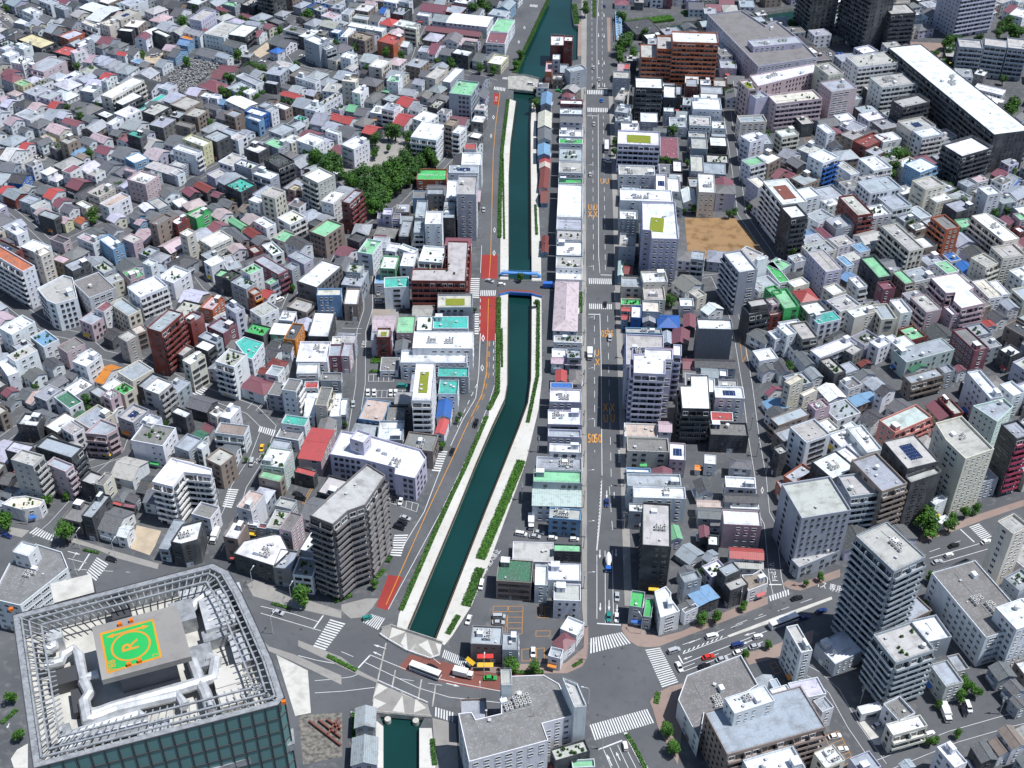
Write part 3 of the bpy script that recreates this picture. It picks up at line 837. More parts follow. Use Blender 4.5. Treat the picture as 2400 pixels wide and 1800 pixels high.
slab('promenade', T8([(505, 1400), (585, 1400), (610, 1659), (505, 1659)]), -.1, .10, 'promenade')
for px in ([(1211, 237), (1198, 336), (1194, 409), (1194, 600)], [(1192.5, 708), (1191, 817), (1190.5, 900), (1184.5, 936), (1155.5, 998), (1116.5, 1088), (1071.5, 1200), (956, 1476)],
           [(1245.5, 240), (1242.5, 289), (1242.5, 362), (1244.5, 600)], [(1245, 708), (1244.5, 817), (1243.5, 889), (1236.5, 944), (1214.5, 1005), (1181.5, 1088), (1136.5, 1200), (1020, 1498)],
           [(1228, 120), (1211, 175)], [(1283, 0), (1228, 120)]):
    mb = MB(); wp = [Vector((*W(x, y, .1), .1)) for x, y in px]
    for a, b_ in zip(wp, wp[1:]):
        for zz in (.55, 1.05): mb.beam(a + Vector((0, 0, zz)), b_ + Vector((0, 0, zz)), .07)
        k = max(1, int((b_ - a).length / 2))
        for t in range(k): p = a.lerp(b_, t / k); mb.beam(p, p + Vector((0, 0, 1.1)), .09)
        mb.beam(a, b_, .30, .5)
    o = part('canal_railing', mb, ['trunk'])
    auto(o, 'brown railing along the canal promenade', 'railing', (sum(p[0] for p in px) / len(px), sum(p[1] for p in px) / len(px)), 'railings along the canal')
def hedge(px, w, h=.9, dens=11, base='clipped green hedge'):
    wp = [W(x, y, .3) for x, y in px]; rnd = random.Random(len(px) * 17 + int(px[0][0]))
    mb = MB()
    for a, b_ in zip(wp, wp[1:]):
        L = (b_ - a).length; d = (b_ - a).normalized(); n = Vector((-d.y, d.x))
        for k in range(int(L * w * dens)):
            t = rnd.uniform(0, L); q = a + d * t + n * rnd.uniform(-w / 2, w / 2); z = .1 + h * rnd.uniform(.25, 1)
            v = Vector((rnd.gauss(0, 1), rnd.gauss(0, 1), rnd.gauss(0, 1) + .8)).normalized(); x = v.orthogonal().normalized(); y = v.cross(x); s = rnd.uniform(.16, .34)
            c = Vector((q.x, q.y, z)); mb.face([c - x * s, c - y * s * .7, c + x * s, c + y * s * .7])
        e0, e1 = a + n * w * .42, a - n * w * .42; f0, f1 = b_ + n * w * .42, b_ - n * w * .42
        mb.prism(ccw([tuple(e0), tuple(e1), tuple(f1), tuple(f0)]), 0.05, h * .62)
    o = part('hedge', mb, ['leaf'], None, random.choice(LEAFC))
    auto(o, base, 'hedge', (sum(p[0] for p in px) / len(px), sum(p[1] for p in px) / len(px)))
def after_build():
    for px, w in (([(1191, 233), (1177, 350), (1172, 470), (1171, 557)], 2.2), ([(1169, 698), (1168, 800), (1166, 918), (1145, 960)], 2.4), ([(1141, 976), (1090, 1095), (1040, 1200), (940, 1430)], 2.0), ([(1179, 370), (1182, 560)], 1.0), ([(1176, 770), (1177, 860)], 1.0),
                  ([(1262, 705), (1260, 880), (1237, 990)], 1.8), ([(1222, 1080), (1175, 1195), (1126, 1310)], 4.2), ([(1126, 1332), (1092, 1420)], 4.0), ([(1255, 480), (1258, 550)], 1.4),
                  ([(1285, 0), (1236, 105), (1226, 125)], 3.0), ([(1225, 130), (1207, 170)], 4.0), ([(1346, 10), (1352, 55)], 4.0), ([(1393, -5), (1393, 40)], 2.5),
                  (T8([(690, 790), (760, 670)]), 2.2), (tile(600, 1450, 2.72, [(455, 235), (640, 330)]), 1.6), (tile(600, 1450, 2.72, [(620, 600), (625, 800)]), 1.6), (T8([(590, 1470), (605, 1640)]), 1.8),
                  (T8([(1850, 1440), (1900, 1520), (1970, 1659)]), 1.5), (tile(800, 600, 3.1725, [(220, 775), (292, 775)]), 4.5), (tile(800, 600, 3.1725, [(210, 857), (282, 857)]), 1.6), (tile(1200, 600, 3.1725, [(511, 265), (511, 420)]), 1.8),
                  (tile(600, 1050, 4.1475, [(760, 1490), (930, 1425)]), 2.4), (tile(600, 1050, 4.1475, [(1170, 1260), (1250, 1180)]), 2.0), (tile(600, 1050, 4.1475, [(1280, 1110), (1310, 1050)]), 1.8), (T8([(1120, 1040), (1310, 1035)]), 1.6),
                  (T7([(540, 245), (640, 265)]), 1.2), (T7([(1760, 590), (1880, 625)]), 1.2), (T7([(10, 1370), (110, 1280)]), 1.6), (T1([(1520, 1310), (1640, 1340)]), 2.2), (T8([(1500, 1000), (1560, 965)]), 1.4), (T8([(2040, 1240), (2055, 1170)]), 2.0)):
        hedge(px, w)
    # the wooded bank by the east channel and the far river banks
    hedge([(1462, 58), (1510, 52), (1575, 44)], 9, 3.0, 7, 'dense green scrub on the sloping bank')
    hedge([(1600, 32), (1650, 22), (1690, 12)], 6, 2.0, 6, 'low green scrub on the river bank')

# bridges
def deck(name, px, z, mat, label, cat='bridge', th=1.0):
    p = ccw([tuple(W(x, y, z)) for x, y in px])
    root = thing(name, (*p[0], 0))
    q = [(x - p[0][0], y - p[0][1]) for x, y in p]
    mb = MB(); mb.prism(q, z - th, z, 1, 0, True)
    part('deck', mb, [mat, 'pale_concrete'], root)
    tag(root, label, cat)
    BLOCK.append(p)
    return root, p[0]
def rail_on(root, o, px, z, h=1.1, mat='steel', post=2.0, thick=.1, base=.5):
    wp = [Vector((*W(x, y, z), z)) - Vector((*o, 0)) for x, y in px]; mb = MB()
    for a, b_ in zip(wp, wp[1:]):
        mb.beam(a + Vector((0, 0, h)), b_ + Vector((0, 0, h)), thick); mb.beam(a + Vector((0, 0, h * .5)), b_ + Vector((0, 0, h * .5)), thick * .7)
        if base: mb.beam(a + Vector((0, 0, base / 2)), b_ + Vector((0, 0, base / 2)), .35, base)
        k = max(1, int((b_ - a).length / post))
        for t in range(k + 1): p = a.lerp(b_, t / k); mb.beam(p, p + Vector((0, 0, h)), thick)
    part('railing', mb, [mat], root)
root, o = deck('road_bridge', T2([(1080, 492), (1190, 492), (1302, 522), (1312, 602), (1200, 590), (1080, 578)]), .15, 'concrete', 'arched grey concrete road bridge carrying a white van over the canal', th=1.4)
rail_on(root, o, T2([(1085, 490), (1190, 492), (1302, 520)]), .15, 1.1, 'pale_concrete', 2.0, .14); rail_on(root, o, T2([(1085, 580), (1200, 592), (1310, 604)]), .15, 1.1, 'pale_concrete', 2.0, .14)
root, o = deck('road_bridge', T5([(1012, 150), (1312, 163), (1312, 250), (1012, 238)]), .15, 'asphalt', 'small road bridge with brick red footway and blue girder beside the pipe', th=.9)
mb = MB(); p = [W(x, y, .3) - Vector(o) for x, y in T5([(1020, 228), (1090, 215), (1230, 222), (1300, 245), (1298, 268), (1225, 248), (1090, 240), (1025, 254)])]
mb.prism(ccw([tuple(q) for q in p]), -.8, .3, 1, 0, True); part('footway', mb, ['asphalt_brown', 'tarp_blue'], root)
rail_on(root, o, T5([(1022, 256), (1090, 242), (1225, 250), (1299, 270)]), .3, 1.2, 'tarp_blue', 1.5, .12, .9); rail_on(root, o, T5([(1020, 158), (1308, 170)]), .15, 1.1, 'pale_concrete')
a = W(*T5([(1035, 112)])[0], 1.6); b_ = W(*T5([(1285, 122)])[0], 1.6)
root = thing('pipe_bridge', (*a, 0)); d = Vector((*(b_ - a), 0)); n = d.normalized()
mb = MB(); mb.tube([(0, 0, -1.5), (0, 0, 1.2), n * 1.2 + Vector((0, 0, 2.0)), d - n * 1.2 + Vector((0, 0, 2.0)), d + Vector((0, 0, 1.2)), d + Vector((0, 0, -1.5))], .8, 12)
part('pipe', mb, ['painted'], root, (.10, .30, .72))
mb = MB(); t = Vector((-n.y, n.x, 0)) * 1.1
for s in (.55, 1.1): mb.beam(t + Vector((0, 0, 1.9 + s)), d + t + Vector((0, 0, 1.9 + s)), .1)
for k in range(13): q = t + d * k / 12; mb.beam(q + Vector((0, 0, 1)), q + Vector((0, 0, 3.0)), .1)
part('railing', mb, ['painted'], root, (.12, .35, .70)); tag(root, 'fat blue water pipe spanning the canal beside the small bridge', 'pipe bridge')
# broad bridge with patterned plazas
big, o = deck('broad_bridge', T8([(300, 745), (655, 850), (640, 935), (575, 955), (760, 1010), (790, 1290), (590, 1338), (190, 1305), (240, 1090), (80, 1010), (240, 790)]), .006, 'asphalt', 'broad avenue bridge with pale triangle patterned plazas either side', th=1.6)
def plaza(px, seed, z=.16):
    mb = MB(); p = [W(x, y, z) - Vector(o) for x, y in px]; mb.prism(ccw([tuple(q) for q in p]), -.3, z, 0); part('plaza', mb, ['pavement'], big)
plaza(T8([(325, 742), (652, 852), (640, 930), (575, 950), (430, 900), (300, 825), (252, 790), (262, 762)]), 1)
plaza(T8([(238, 1105), (560, 1245), (583, 1328), (196, 1298)]), 2)
for t in ([(330, 745), (420, 775), (310, 820)], [(430, 900), (385, 850), (420, 780)], [(440, 900), (480, 850), (520, 930)], [(500, 860), (560, 830), (600, 940)], [(610, 850), (650, 860), (635, 925)],
          [(240, 1110), (300, 1140), (205, 1200)], [(200, 1290), (290, 1240), (210, 1205)], [(330, 1290), (395, 1190), (410, 1300)], [(470, 1300), (480, 1210), (550, 1270)], [(400, 1180), (470, 1210), (380, 1160)]):
    mb = MB(); mb.face([(*(W(x, y, .17) - Vector(o)), .170) for x, y in T8(t)][::-1]); mb.f[0] = tuple(mb.f[0])
    part('paving_triangle', mb, ['promenade' if random.random() < .65 else 'concrete'], big)
rail_on(big, o, T8([(262, 760), (325, 742), (655, 850)]), .16, 1.1, 'pale_concrete', 2, .16); rail_on(big, o, T8([(196, 1300), (585, 1332)]), .16, 1.1, 'pale_concrete', 2, .16)
for px in (T8([(250, 795), (300, 830), (430, 905), (575, 955), (635, 935)]), T8([(240, 1102), (560, 1243)])): rail_on(big, o, px, .16, 1.0, 'painted', 2.0, .14, 0)
for px in (T8([(300, 1335), (300, 1380)]), T8([(482, 1345), (482, 1390)])):
    mb = MB(); q = W(*px[0], 0) - Vector(o); mb.tube([(q.x, q.y, WZ - .5), (q.x, q.y, -.4)], 1.1, 12); part('pier', mb, ['pale_concrete'], big)
for px in (T8([(290, 850), (205, 1230)]), T8([(350, 1025), (300, 1290)]), T8([(520, 1085), (495, 1230)]), T8([(612, 1115), (590, 1262)])):
    mb = MB(); p, q = (W(*v, .05) - Vector(o) for v in px); mb.beam((*p, .05), (*q, .05), .5, .04); part('expansion_joint', mb, ['concrete'], big)
# blue truss footbridge and brick footways at the far end of the avenue
a = W(*tile(1200, 0, 3.1725, [(795, 300)])[0], 1); b_ = W(*tile(1200, 0, 3.1725, [(787, 120)])[0], 1)
root = thing('truss_footbridge', (*a, 0)); d = Vector((*(b_ - a), 0)); n = Vector((-d.y, d.x, 0)).normalized() * 1.9; mb = MB()
for s in (-1, 1):
    for z in (1, 4.2): mb.beam(n * s + Vector((0, 0, z)), d + n * s + Vector((0, 0, z)), .35)
    for k in range(11): p = n * s + d * k / 10; mb.beam(p + Vector((0, 0, 1)), p + Vector((0, 0, 4.2)), .22)
for k in range(11):
    p = d * k / 10; mb.beam(p + n + Vector((0, 0, 4.2)), p - n + Vector((0, 0, 4.2)), .22)
    if k < 10: mb.beam(p + n + Vector((0, 0, 4.2)), d * (k + 1) / 10 - n + Vector((0, 0, 4.2)), .2)
part('truss', mb, ['painted'], root, (.22, .50, .85)); mb = MB(); mb.prism(ccw([tuple(v)[:2] for v in (n, -n, d - n, d + n)]), .7, 1.0); part('deck', mb, ['concrete'], root)
tag(root, 'blue steel truss footbridge over the side channel', 'footbridge'); BLOCK.append([tuple(a + n.xy), tuple(a - n.xy), tuple(b_ - n.xy), tuple(b_ + n.xy)])
zone('footway', tile(1200, 0, 3.1725, [(493, 160), (552, 155), (550, 412), (487, 418)]), .03, 'pavement_brick')
zone('footway', tile(1200, 0, 3.1725, [(705, 130), (732, 130), (732, 380), (712, 385)]), .03, 'pavement_brick')

# open lots, parks, car parks
zone('dirt_lot', tile(1600, 300, 3.1725, [(15, 668), (392, 668), (640, 960), (40, 975)]), .02, 'soil')
zone('sand_lot', tile(0, 1050, 5.53, [(1770, 1000), (2090, 1075), (2010, 1270), (1940, 1390), (1690, 1300)]), .02, 'sand')
zone('park', tile(800, 300, 3.1725, [(0, 360), (0, 240), (110, 180), (260, 120), (340, 60), (510, 90), (530, 180), (640, 240), (590, 330), (300, 600), (180, 640), (170, 420), (0, 400)]), .02, 'pavement')
zone('cemetery', tile(400, 0, 5.53, [(-20, 960), (260, 790), (640, 850), (600, 920), (330, 1110), (390, 1190), (230, 1250), (-20, 1160)]), .02, 'rubble')
zone('car_park', tile(0, 300, 3.1725, [(130, 280), (250, 200), (360, 215), (230, 345)]), .02, 'pavement')
zone('car_park', T8([(985, 605), (1380, 605), (1370, 690), (1340, 760), (1320, 860), (1330, 985), (1155, 985), (1150, 780), (1040, 740), (970, 690)]), .02, 'asphalt')
zone('car_park', T5([(165, 760), (370, 765), (430, 820), (425, 945), (160, 945)]), .02, 'asphalt')
zone('car_park', tile(800, 600, 3.1725, [(225, 395), (435, 395), (410, 500), (225, 500)]), .02, 'pavement')
zone('car_park', tile(600, 1050, 4.1475, [(470, 390), (660, 390), (560, 560), (440, 560), (340, 480)]), .02, 'asphalt')
zone('car_park', tile(600, 1050, 4.1475, [(1290, 450), (1590, 540), (1480, 830), (1290, 860)]), .02, 'asphalt')
zone('car_park', T9([(420, 980), (600, 900), (640, 1060), (500, 1090)]), .02, 'asphalt')
zone('car_park', T9([(905, 1440), (1010, 1400), (1130, 1610), (1000, 1659), (940, 1600)]), .02, 'asphalt')
zone('car_park', tile(2000, 1500, 3.1725, [(440, 440), (560, 400), (700, 470), (930, 440), (1080, 570), (760, 710), (640, 740)]), .02, 'asphalt')
zone('car_park', tile(2000, 1500, 3.1725, [(20, 620), (220, 560), (240, 620), (200, 780), (110, 780)]), .02, 'pale_concrete')
zone('car_park', tile(1600, 300, 3.1725, [(600, 190), (740, 160), (750, 220), (610, 260)]), .02, 'pavement')
zone('car_park', tile(1600, 300, 3.1725, [(860, 80), (950, 70), (1010, 130), (890, 190), (840, 130)]), .02, 'asphalt')
zone('car_park', T8([(1120, 110), (1340, 120), (1540, 160), (1550, 205), (1120, 205)]), .02, 'asphalt')
zone('car_park', T1([(900, 380), (1060, 340), (1010, 460), (940, 440)]), .02, 'sand')
zone('car_park', tile(400, 0, 5.53, [(960, 740), (1110, 760), (1260, 800), (1330, 870), (1240, 880), (950, 790)]), .02, 'asphalt')
zone('yard', tile(400, 0, 5.53, [(1050, 690), (1240, 550), (1290, 570), (1280, 680), (1160, 750)]), .02, 'sand')
zone('car_park', tile(400, 0, 5.53, [(1450, 780), (1640, 640), (1770, 700), (1740, 800), (1600, 830)]), .02, 'asphalt')
zone('car_park', tile(400, 0, 5.53, [(1700, 960), (1840, 860), (2212, 950), (2180, 1040), (1960, 1010)]), .02, 'asphalt')
zone('car_park', tile(0, 0, 5.53, [(0, 120), (110, 190), (200, 290), (90, 330), (-20, 280)]), .02, 'pavement')
zone('car_park', T3([(900, 340), (1060, 300), (1060, 410), (960, 420)]), .02, 'asphalt')
zone('apron', tile(600, 1450, 2.72, [(100, 130), (440, 205), (660, 345), (770, 390), (740, 600), (600, 560), (590, 900), (250, 940), (200, 500)]), .03, 'asphalt')
zone('apron', tile(600, 1450, 2.72, [(130, 230), (330, 330), (350, 600), (250, 620)]), .04, 'pale_concrete')
zone('courtyard', T3([(1460, 270), (1700, 280), (1660, 400), (1560, 420)]), .02, 'pavement_brick')
BLOCK.append(wpoly(T7([(0, 500), (600, 380), (1450, 280), (1960, 1250), (1960, 1800), (-80, 1800)])))
BLOCK.append(wpoly(tile(1200, 0, 3.1725, [(740, 100), (1280, 60), (1280, 200), (950, 280), (940, 430), (760, 470)])))
BLOCK.append(wpoly([(1362, 200), (1345, 60), (1350, -20), (1480, -20), (1455, 250)]))
BLOCK.append(wpoly(T3([(1600, 200), (2212, 150), (2212, 800), (1900, 480)])))

# ---------------------------------------------------------------- painted markings
def mark_quads(name, quads, z, mat):
    mb = MB()
    for q in quads: mb.face([(*p, z) for p in ccw([tuple(p) for p in q])])
    o = part(name, mb, [mat]); o['kind'] = 'structure'
    return o
def crosswalk(px, n, fill=.52):
    A, B, Cc, D = [W(x, y, .03) for x, y in px]
    root = bpy.data.objects.new('crosswalk', None); C.objects.link(root); root['kind'] = 'structure'
    for i in range(n):
        t0 = (i + .5 - fill / 2) / n; t1 = (i + .5 + fill / 2) / n
        mb = MB(); mb.face([(*p, .030) for p in ccw([tuple(A.lerp(B, t0)), tuple(A.lerp(B, t1)), tuple(D.lerp(Cc, t1)), tuple(D.lerp(Cc, t0))])])
        part('stripe', mb, ['paint_white'], root)
for px, n in ((T8([(195, 660), (285, 690), (240, 765), (135, 712)]), 8), (T8([(665, 890), (820, 955), (800, 1010), (650, 940)]), 13), (T8([(605, 1262), (730, 1300), (728, 1365), (603, 1322)]), 7),
              (T8([(1612, 818), (1820, 778), (1880, 850), (1608, 918)]), 14), (T8([(1968, 890), (2080, 1140), (2185, 1105), (2065, 875)]), 18), (T8([(1605, 1380), (1985, 1275), (2030, 1365), (1640, 1480)]), 24),
              (T8([(345, 145), (315, 285), (385, 290), (435, 142)]), 9), (tile(600, 1450, 2.72, [(475, 0), (362, 178), (440, 205), (572, 28)]), 12), (T7([(630, 290), (558, 395), (620, 450), (705, 335)]), 8), (T7([(235, 97), (355, 155), (340, 190), (185, 135)]), 9),
              (T5([(900, 222), (1005, 222), (1000, 258), (897, 258)]), 9), (T5([(1600, 143), (1752, 147), (1755, 183), (1602, 180)]), 12), (T5([(1602, 308), (1755, 312), (1755, 345), (1605, 343)]), 12), (T5([(838, 140), (835, 272), (893, 275), (896, 140)]), 10), (T5([(865, 370), (863, 510), (890, 510), (892, 370)]), 9),
              (T5([(630, 1258), (585, 1395), (640, 1400), (690, 1262)]), 9), (T5([(1768, 225), (1768, 290), (1805, 290), (1808, 225)]), 6), (T5([(1795, 1255), (1795, 1340), (1840, 1340), (1840, 1255)]), 8), (T5([(1560, 1258), (1560, 1330), (1590, 1330), (1590, 1258)]), 7), (T5([(1540, 200), (1540, 240), (1588, 240), (1588, 200)]), 5),
              (T2([(1590, 583), (1725, 585), (1727, 612), (1592, 610)]), 12), (T2([(1592, 697), (1727, 700), (1728, 727), (1594, 725)]), 12), (T2([(990, 560), (1065, 570), (1062, 592), (985, 580)]), 8), (T2([(1045, 500), (1085, 500), (1083, 515), (1043, 513)]), 5), (T2([(1225, 28), (1275, 32), (1270, 48), (1218, 42)]), 6), (T2([(860, 845), (815, 880), (850, 893), (895, 855)]), 7),
              (T4([(1270, 830), (1165, 920), (1240, 960), (1350, 860)]), 9), (T4([(1680, 1100), (1790, 1130), (1775, 1170), (1670, 1135)]), 8), (T4([(1480, 1505), (1440, 1625), (1500, 1635), (1548, 1510)]), 9), (T9([(555, 545), (690, 500), (695, 535), (565, 580)]), 8), (T9([(1855, 95), (1945, 185), (2005, 160), (1920, 72)]), 9),
              (T4([(850, 655), (960, 690), (945, 705), (820, 680)]), 8), (T1([(1480, 1045), (1520, 1060), (1500, 1080), (1455, 1065)]), 5)):
    crosswalk(px, n)
def stripe_line(name, px, w, mat, z=.034, dash=None, gap=None, far=False):
    wp = [W(x, y, z) for x, y in px]; mb = MB(); carry = 0.0
    for a, b_ in zip(wp, wp[1:]):
        L = (b_ - a).length; d = (b_ - a).normalized(); n = Vector((-d.y, d.x)) * w / 2
        if not dash: segs = [(0, L)]
        else:
            segs = []; t = -carry
            while t < L:
                s, e = max(0, t), min(L, t + dash)
                if e > s: segs.append((s, e))
                t += dash + gap
            carry = (L + carry) % (dash + gap)
        for s, e in segs:
            p, q = a + d * s, a + d * e
            mb.face([(*(p - n), z), (*(q - n), z), (*(q + n), z), (*(p + n), z)] if True else [])
    if mb.f:
        mb.f = [f for f in mb.f]; o = part(name, mb, [mat]); o['kind'] = 'structure'
LW = 'lane_line'
stripe_line(LW, [(1403, -20), (1399, 60), (1399, 130), (1400, 210)], .22, 'paint_white')
stripe_line(LW, [(1402, 268), (1403, 600), (1406, 640)], .25, 'paint_white'); stripe_line(LW, [(1406, 735), (1409, 850), (1411, 1115)], .25, 'paint_white')
for px in ([(1387, -10), (1388, 205)], [(1389, 270), (1391, 640)], [(1393, 735), (1394, 1060)]): stripe_line(LW, px, .18, 'paint_white', .034, 5, 5)
for px in ([(1411, -10), (1412, 205)], [(1414, 270), (1419, 640)], [(1424, 740), (1433, 1140)], [(1428, 1140), (1437, 1260)]): stripe_line(LW, px, .18, 'paint_white', .034, 5, 5)
for px in ([(1411, 1115), (1406, 1200), (1398, 1290)], [(1411, 1115), (1408.5, 1200), (1399.5, 1290)], [(1399, 1300), (1399, 1450)], [(1418, 1290), (1419, 1459)], [(1435, 1290), (1438, 1459)]): stripe_line(LW, px, .2, 'paint_white')
mark_quads('hatching', [[W(*p, .035) for p in ((1408 - k * .55, 1130 + k * 8), (1411 - k * .55, 1126 + k * 8), (1411.3 - k * .55, 1128 + k * 8), (1408.3 - k * .55, 1132 + k * 8))] for k in range(18)], .035, 'paint_white')
for px in (T8([(1657, 722), (1812, 732)]), T5([(1600, 377), (1675, 378)]), T5([(1680, 122), (1752, 124)]), T2([(1665, 573), (1725, 575)]), T2([(1594, 750), (1660, 751)])): stripe_line('stop_line', px, .5, 'paint_white')
# orange centre line and edge lines of the canal road
oc = [(1172, 214), (1162, 290), (1156, 362), (1150, 600), (1146.5, 650)]; oc2 = [(1145, 700), (1143, 781), (1140, 875), (1129, 925), (1089, 1009), (1060, 1074), (1001, 1200), (905, 1417)]
for px in (oc, oc2): stripe_line(LW, px, .28, 'paint_orange')
stripe_line(LW, [(1129, 575), (1128, 600), (1126, 640)], .2, 'paint_white'); stripe_line(LW, [(1126, 781), (1122, 875), (1115, 933), (1084, 985), (1056, 1045)], .25, 'paint_white'); stripe_line(LW, [(1032, 1100), (994, 1200), (942, 1285)], .25, 'paint_white')
stripe_line(LW, [(1161, 781), (1160, 900), (1146, 945), (1106, 1048), (1033, 1200), (910, 1428)], .22, 'paint_white')
for px in ([(1126, 700), (1124, 781)], [(1157, 800), (1156, 880)], [(1118, 900), (1090, 960), (1072, 1000)]): stripe_line(LW, px, .25, 'paint_white', .034, 3, 3)
for s in (-2.6, 2.6): stripe_line(LW, [(1147 + s * 0.3, 800), (1144 + s, 875), (1133 + s, 925), (1096 + s, 1000)], .2, 'paint_orange', .034, 4, 4)
zone('red_lane', T5([(907, -8), (1014, -8), (1011, 147), (904, 147)]), .026, 'asphalt_red', False); zone('red_lane', T5([(897, 262), (1004, 262), (1003, 548), (892, 548)]), .026, 'asphalt_red', False)
zone('red_lane', T8([(305, 407), (400, 422), (298, 638), (225, 614)]), .026, 'asphalt_red', False); zone('red_lane', T2([(990, 602), (1027, 606), (1019, 680), (984, 679)]), .026, 'asphalt_red', False)
zone('brown_lane', T8([(440, 922), (600, 955), (830, 1012), (1000, 1048), (1320, 1052), (1320, 1165), (1030, 1160), (860, 1140), (700, 1110), (520, 1065), (370, 1010)]), .027, 'asphalt_brown', False)
mark_quads('diamond_marking', [q for cx, cy, w, h in [(*T5([(919, 532)])[0], 4, 8.5), (*T5([(913, 725)])[0], 4, 8.5), (*T2([(993, 1490)])[0], 3.4, 6.5), (*T2([(990, 1640)])[0], 3.6, 7), (*T2([(970, 880)])[0], 3, 5), (*T2([(986, 760)])[0], 3, 5), (*T2([(1150, 272)])[0], 2.8, 4), (*T2([(1187, 178)])[0], 2.8, 4), (*tile(1600, 900, 3.1725, [(592, 790)])[0], 3.5, 9)]
           for q in ([W(cx, cy - h, .037), W(cx + w, cy, .037), W(cx + w * .6, cy, .037), W(cx, cy - h * .6, .037)], [W(cx + w, cy, .037), W(cx, cy + h, .037), W(cx, cy + h * .6, .037), W(cx + w * .6, cy, .037)],
                     [W(cx, cy + h, .037), W(cx - w, cy, .037), W(cx - w * .6, cy, .037), W(cx, cy + h * .6, .037)], [W(cx - w, cy, .037), W(cx, cy - h, .037), W(cx, cy - h * .6, .037), W(cx - w * .6, cy, .037)])], .037, 'paint_white')
# cross avenue
for px in (T7([(440, 300), (560, 330)]), T8([(-280, 930), (-160, 960), (0, 990)]), T8([(185, 925), (480, 1045), (760, 1110), (1030, 1160)]), T8([(155, 975), (270, 1030), (500, 1140), (700, 1200), (1030, 1235)]), T7([(1690, 655), (2080, 770)]), T7([(1690, 610), (1900, 660), (2060, 710)]), T9([(0, 920), (290, 810), (600, 690)]), T9([(0, 985), (560, 765)]), T9([(0, 1035), (520, 840)]), T9([(1600, 300), (2040, 170)]), T9([(1620, 345), (2060, 215)])):
    stripe_line(LW, px, .22, 'paint_white')
for px in (T8([(0, 905), (120, 955)]), T8([(420, 870), (560, 920), (700, 1030)]), T9([(0, 860), (480, 690), (900, 540)]), T9([(40, 850), (520, 660)]), T9([(1600, 258), (1860, 165)]), T7([(480, 370), (840, 390)]), T8([(380, 1080), (700, 1130)]), T9([(0, 1010), (300, 890)])): stripe_line(LW, px, .18, 'paint_white', .034, 5, 5)
for px in (T8([(110, 1010), (185, 930)]), T7([(510, 380), (580, 270)]), T7([(2030, 760), (2095, 670)]), T9([(560, 470), (645, 470)]), T9([(1800, 112), (1890, 195)]), T8([(2185, 930), (2212, 980)])): stripe_line('stop_line', px, .5, 'paint_white')
for px in (T8([(1700, 1540), (1750, 1659)]), T8([(1740, 1525), (1800, 1659)]), T8([(1790, 1510), (1860, 1659)]), T8([(1830, 1500), (1910, 1659)])): stripe_line(LW, px, .2, 'paint_white')
stripe_line('stop_line', T8([(1665, 1540), (1820, 1480)]), .5, 'paint_white')
stripe_line(LW, tile(600, 1450, 2.72, [(375, 395), (500, 385), (610, 370), (670, 345)]), .2, 'paint_white', .045); stripe_line(LW, tile(600, 1450, 2.72, [(375, 473), (560, 462), (755, 438)]), .2, 'paint_white', .045)
# central reservation of the cross avenue
slab('median', T9([(290, 800), (300, 812), (620, 700), (970, 565), (965, 548), (600, 680)]), -.05, .2, 'pale_concrete', side='concrete')
slab('median', T8([(1828, 1430), (1850, 1425), (1900, 1500), (1990, 1659), (1950, 1659), (1870, 1510)]), -.05, .2, 'pale_concrete', side='concrete')
mark_quads('hatching', [[W(*q, .035) for q in T9([(k * 30, 915 - k * 11.5), (k * 30 + 10, 911 - k * 11.5), (k * 30 + 22, 893 - k * 11.5), (k * 30 + 12, 897 - k * 11.5)])] for k in range(9)], .035, 'paint_white')
# direction arrows
def arrow(px0, px1, w=.32, z=.036):
    a, b_ = W(*px0, z), W(*px1, z); d = (b_ - a).normalized(); n = Vector((-d.y, d.x)); L = (b_ - a).length
    mark_quads('arrow_marking', [[a - n * w / 2, a + n * w / 2, a + d * L * .62 + n * w / 2, a + d * L * .62 - n * w / 2], [a + d * L * .6 + n * w * 1.5, a + d * L * .6 - n * w * 1.5, b_ - n * .04, b_ + n * .04]], z, 'paint_white')
for p, q in (T8([(1676, 245), (1675, 300)]), T8([(1780, 240), (1780, 290)]), T8([(1679, 590), (1677, 640)]), T8([(1735, 570), (1735, 640)]), T8([(1787, 600), (1787, 650)]), T8([(290, 885), (210, 860)]), T8([(260, 930), (205, 905)]), T8([(680, 1110), (765, 1130)]), T8([(700, 1060), (740, 1070)]), T8([(1755, 1645), (1720, 1570)]), T8([(1808, 1610), (1780, 1555)]),
             T2([(1667, 80), (1667, 105)]), T2([(1702, 85), (1702, 110)]), T2([(1667, 215), (1667, 240)]), T2([(1703, 220), (1703, 245)]), T2([(1668, 390), (1668, 420)]), T2([(1703, 395), (1703, 420)]), T2([(1670, 540), (1670, 565)]), T2([(1706, 540), (1706, 565)]), T5([(1720, 1520), (1720, 1570)]), T5([(1768, 1530), (1768, 1575)]),
             T9([(60, 935), (5, 955)]), T9([(470, 780), (400, 800)]), T7([(440, 255), (520, 275)]), T7([(60, 1370), (45, 1400)]), T9([(450, 830), (390, 855)])): arrow(p, q)
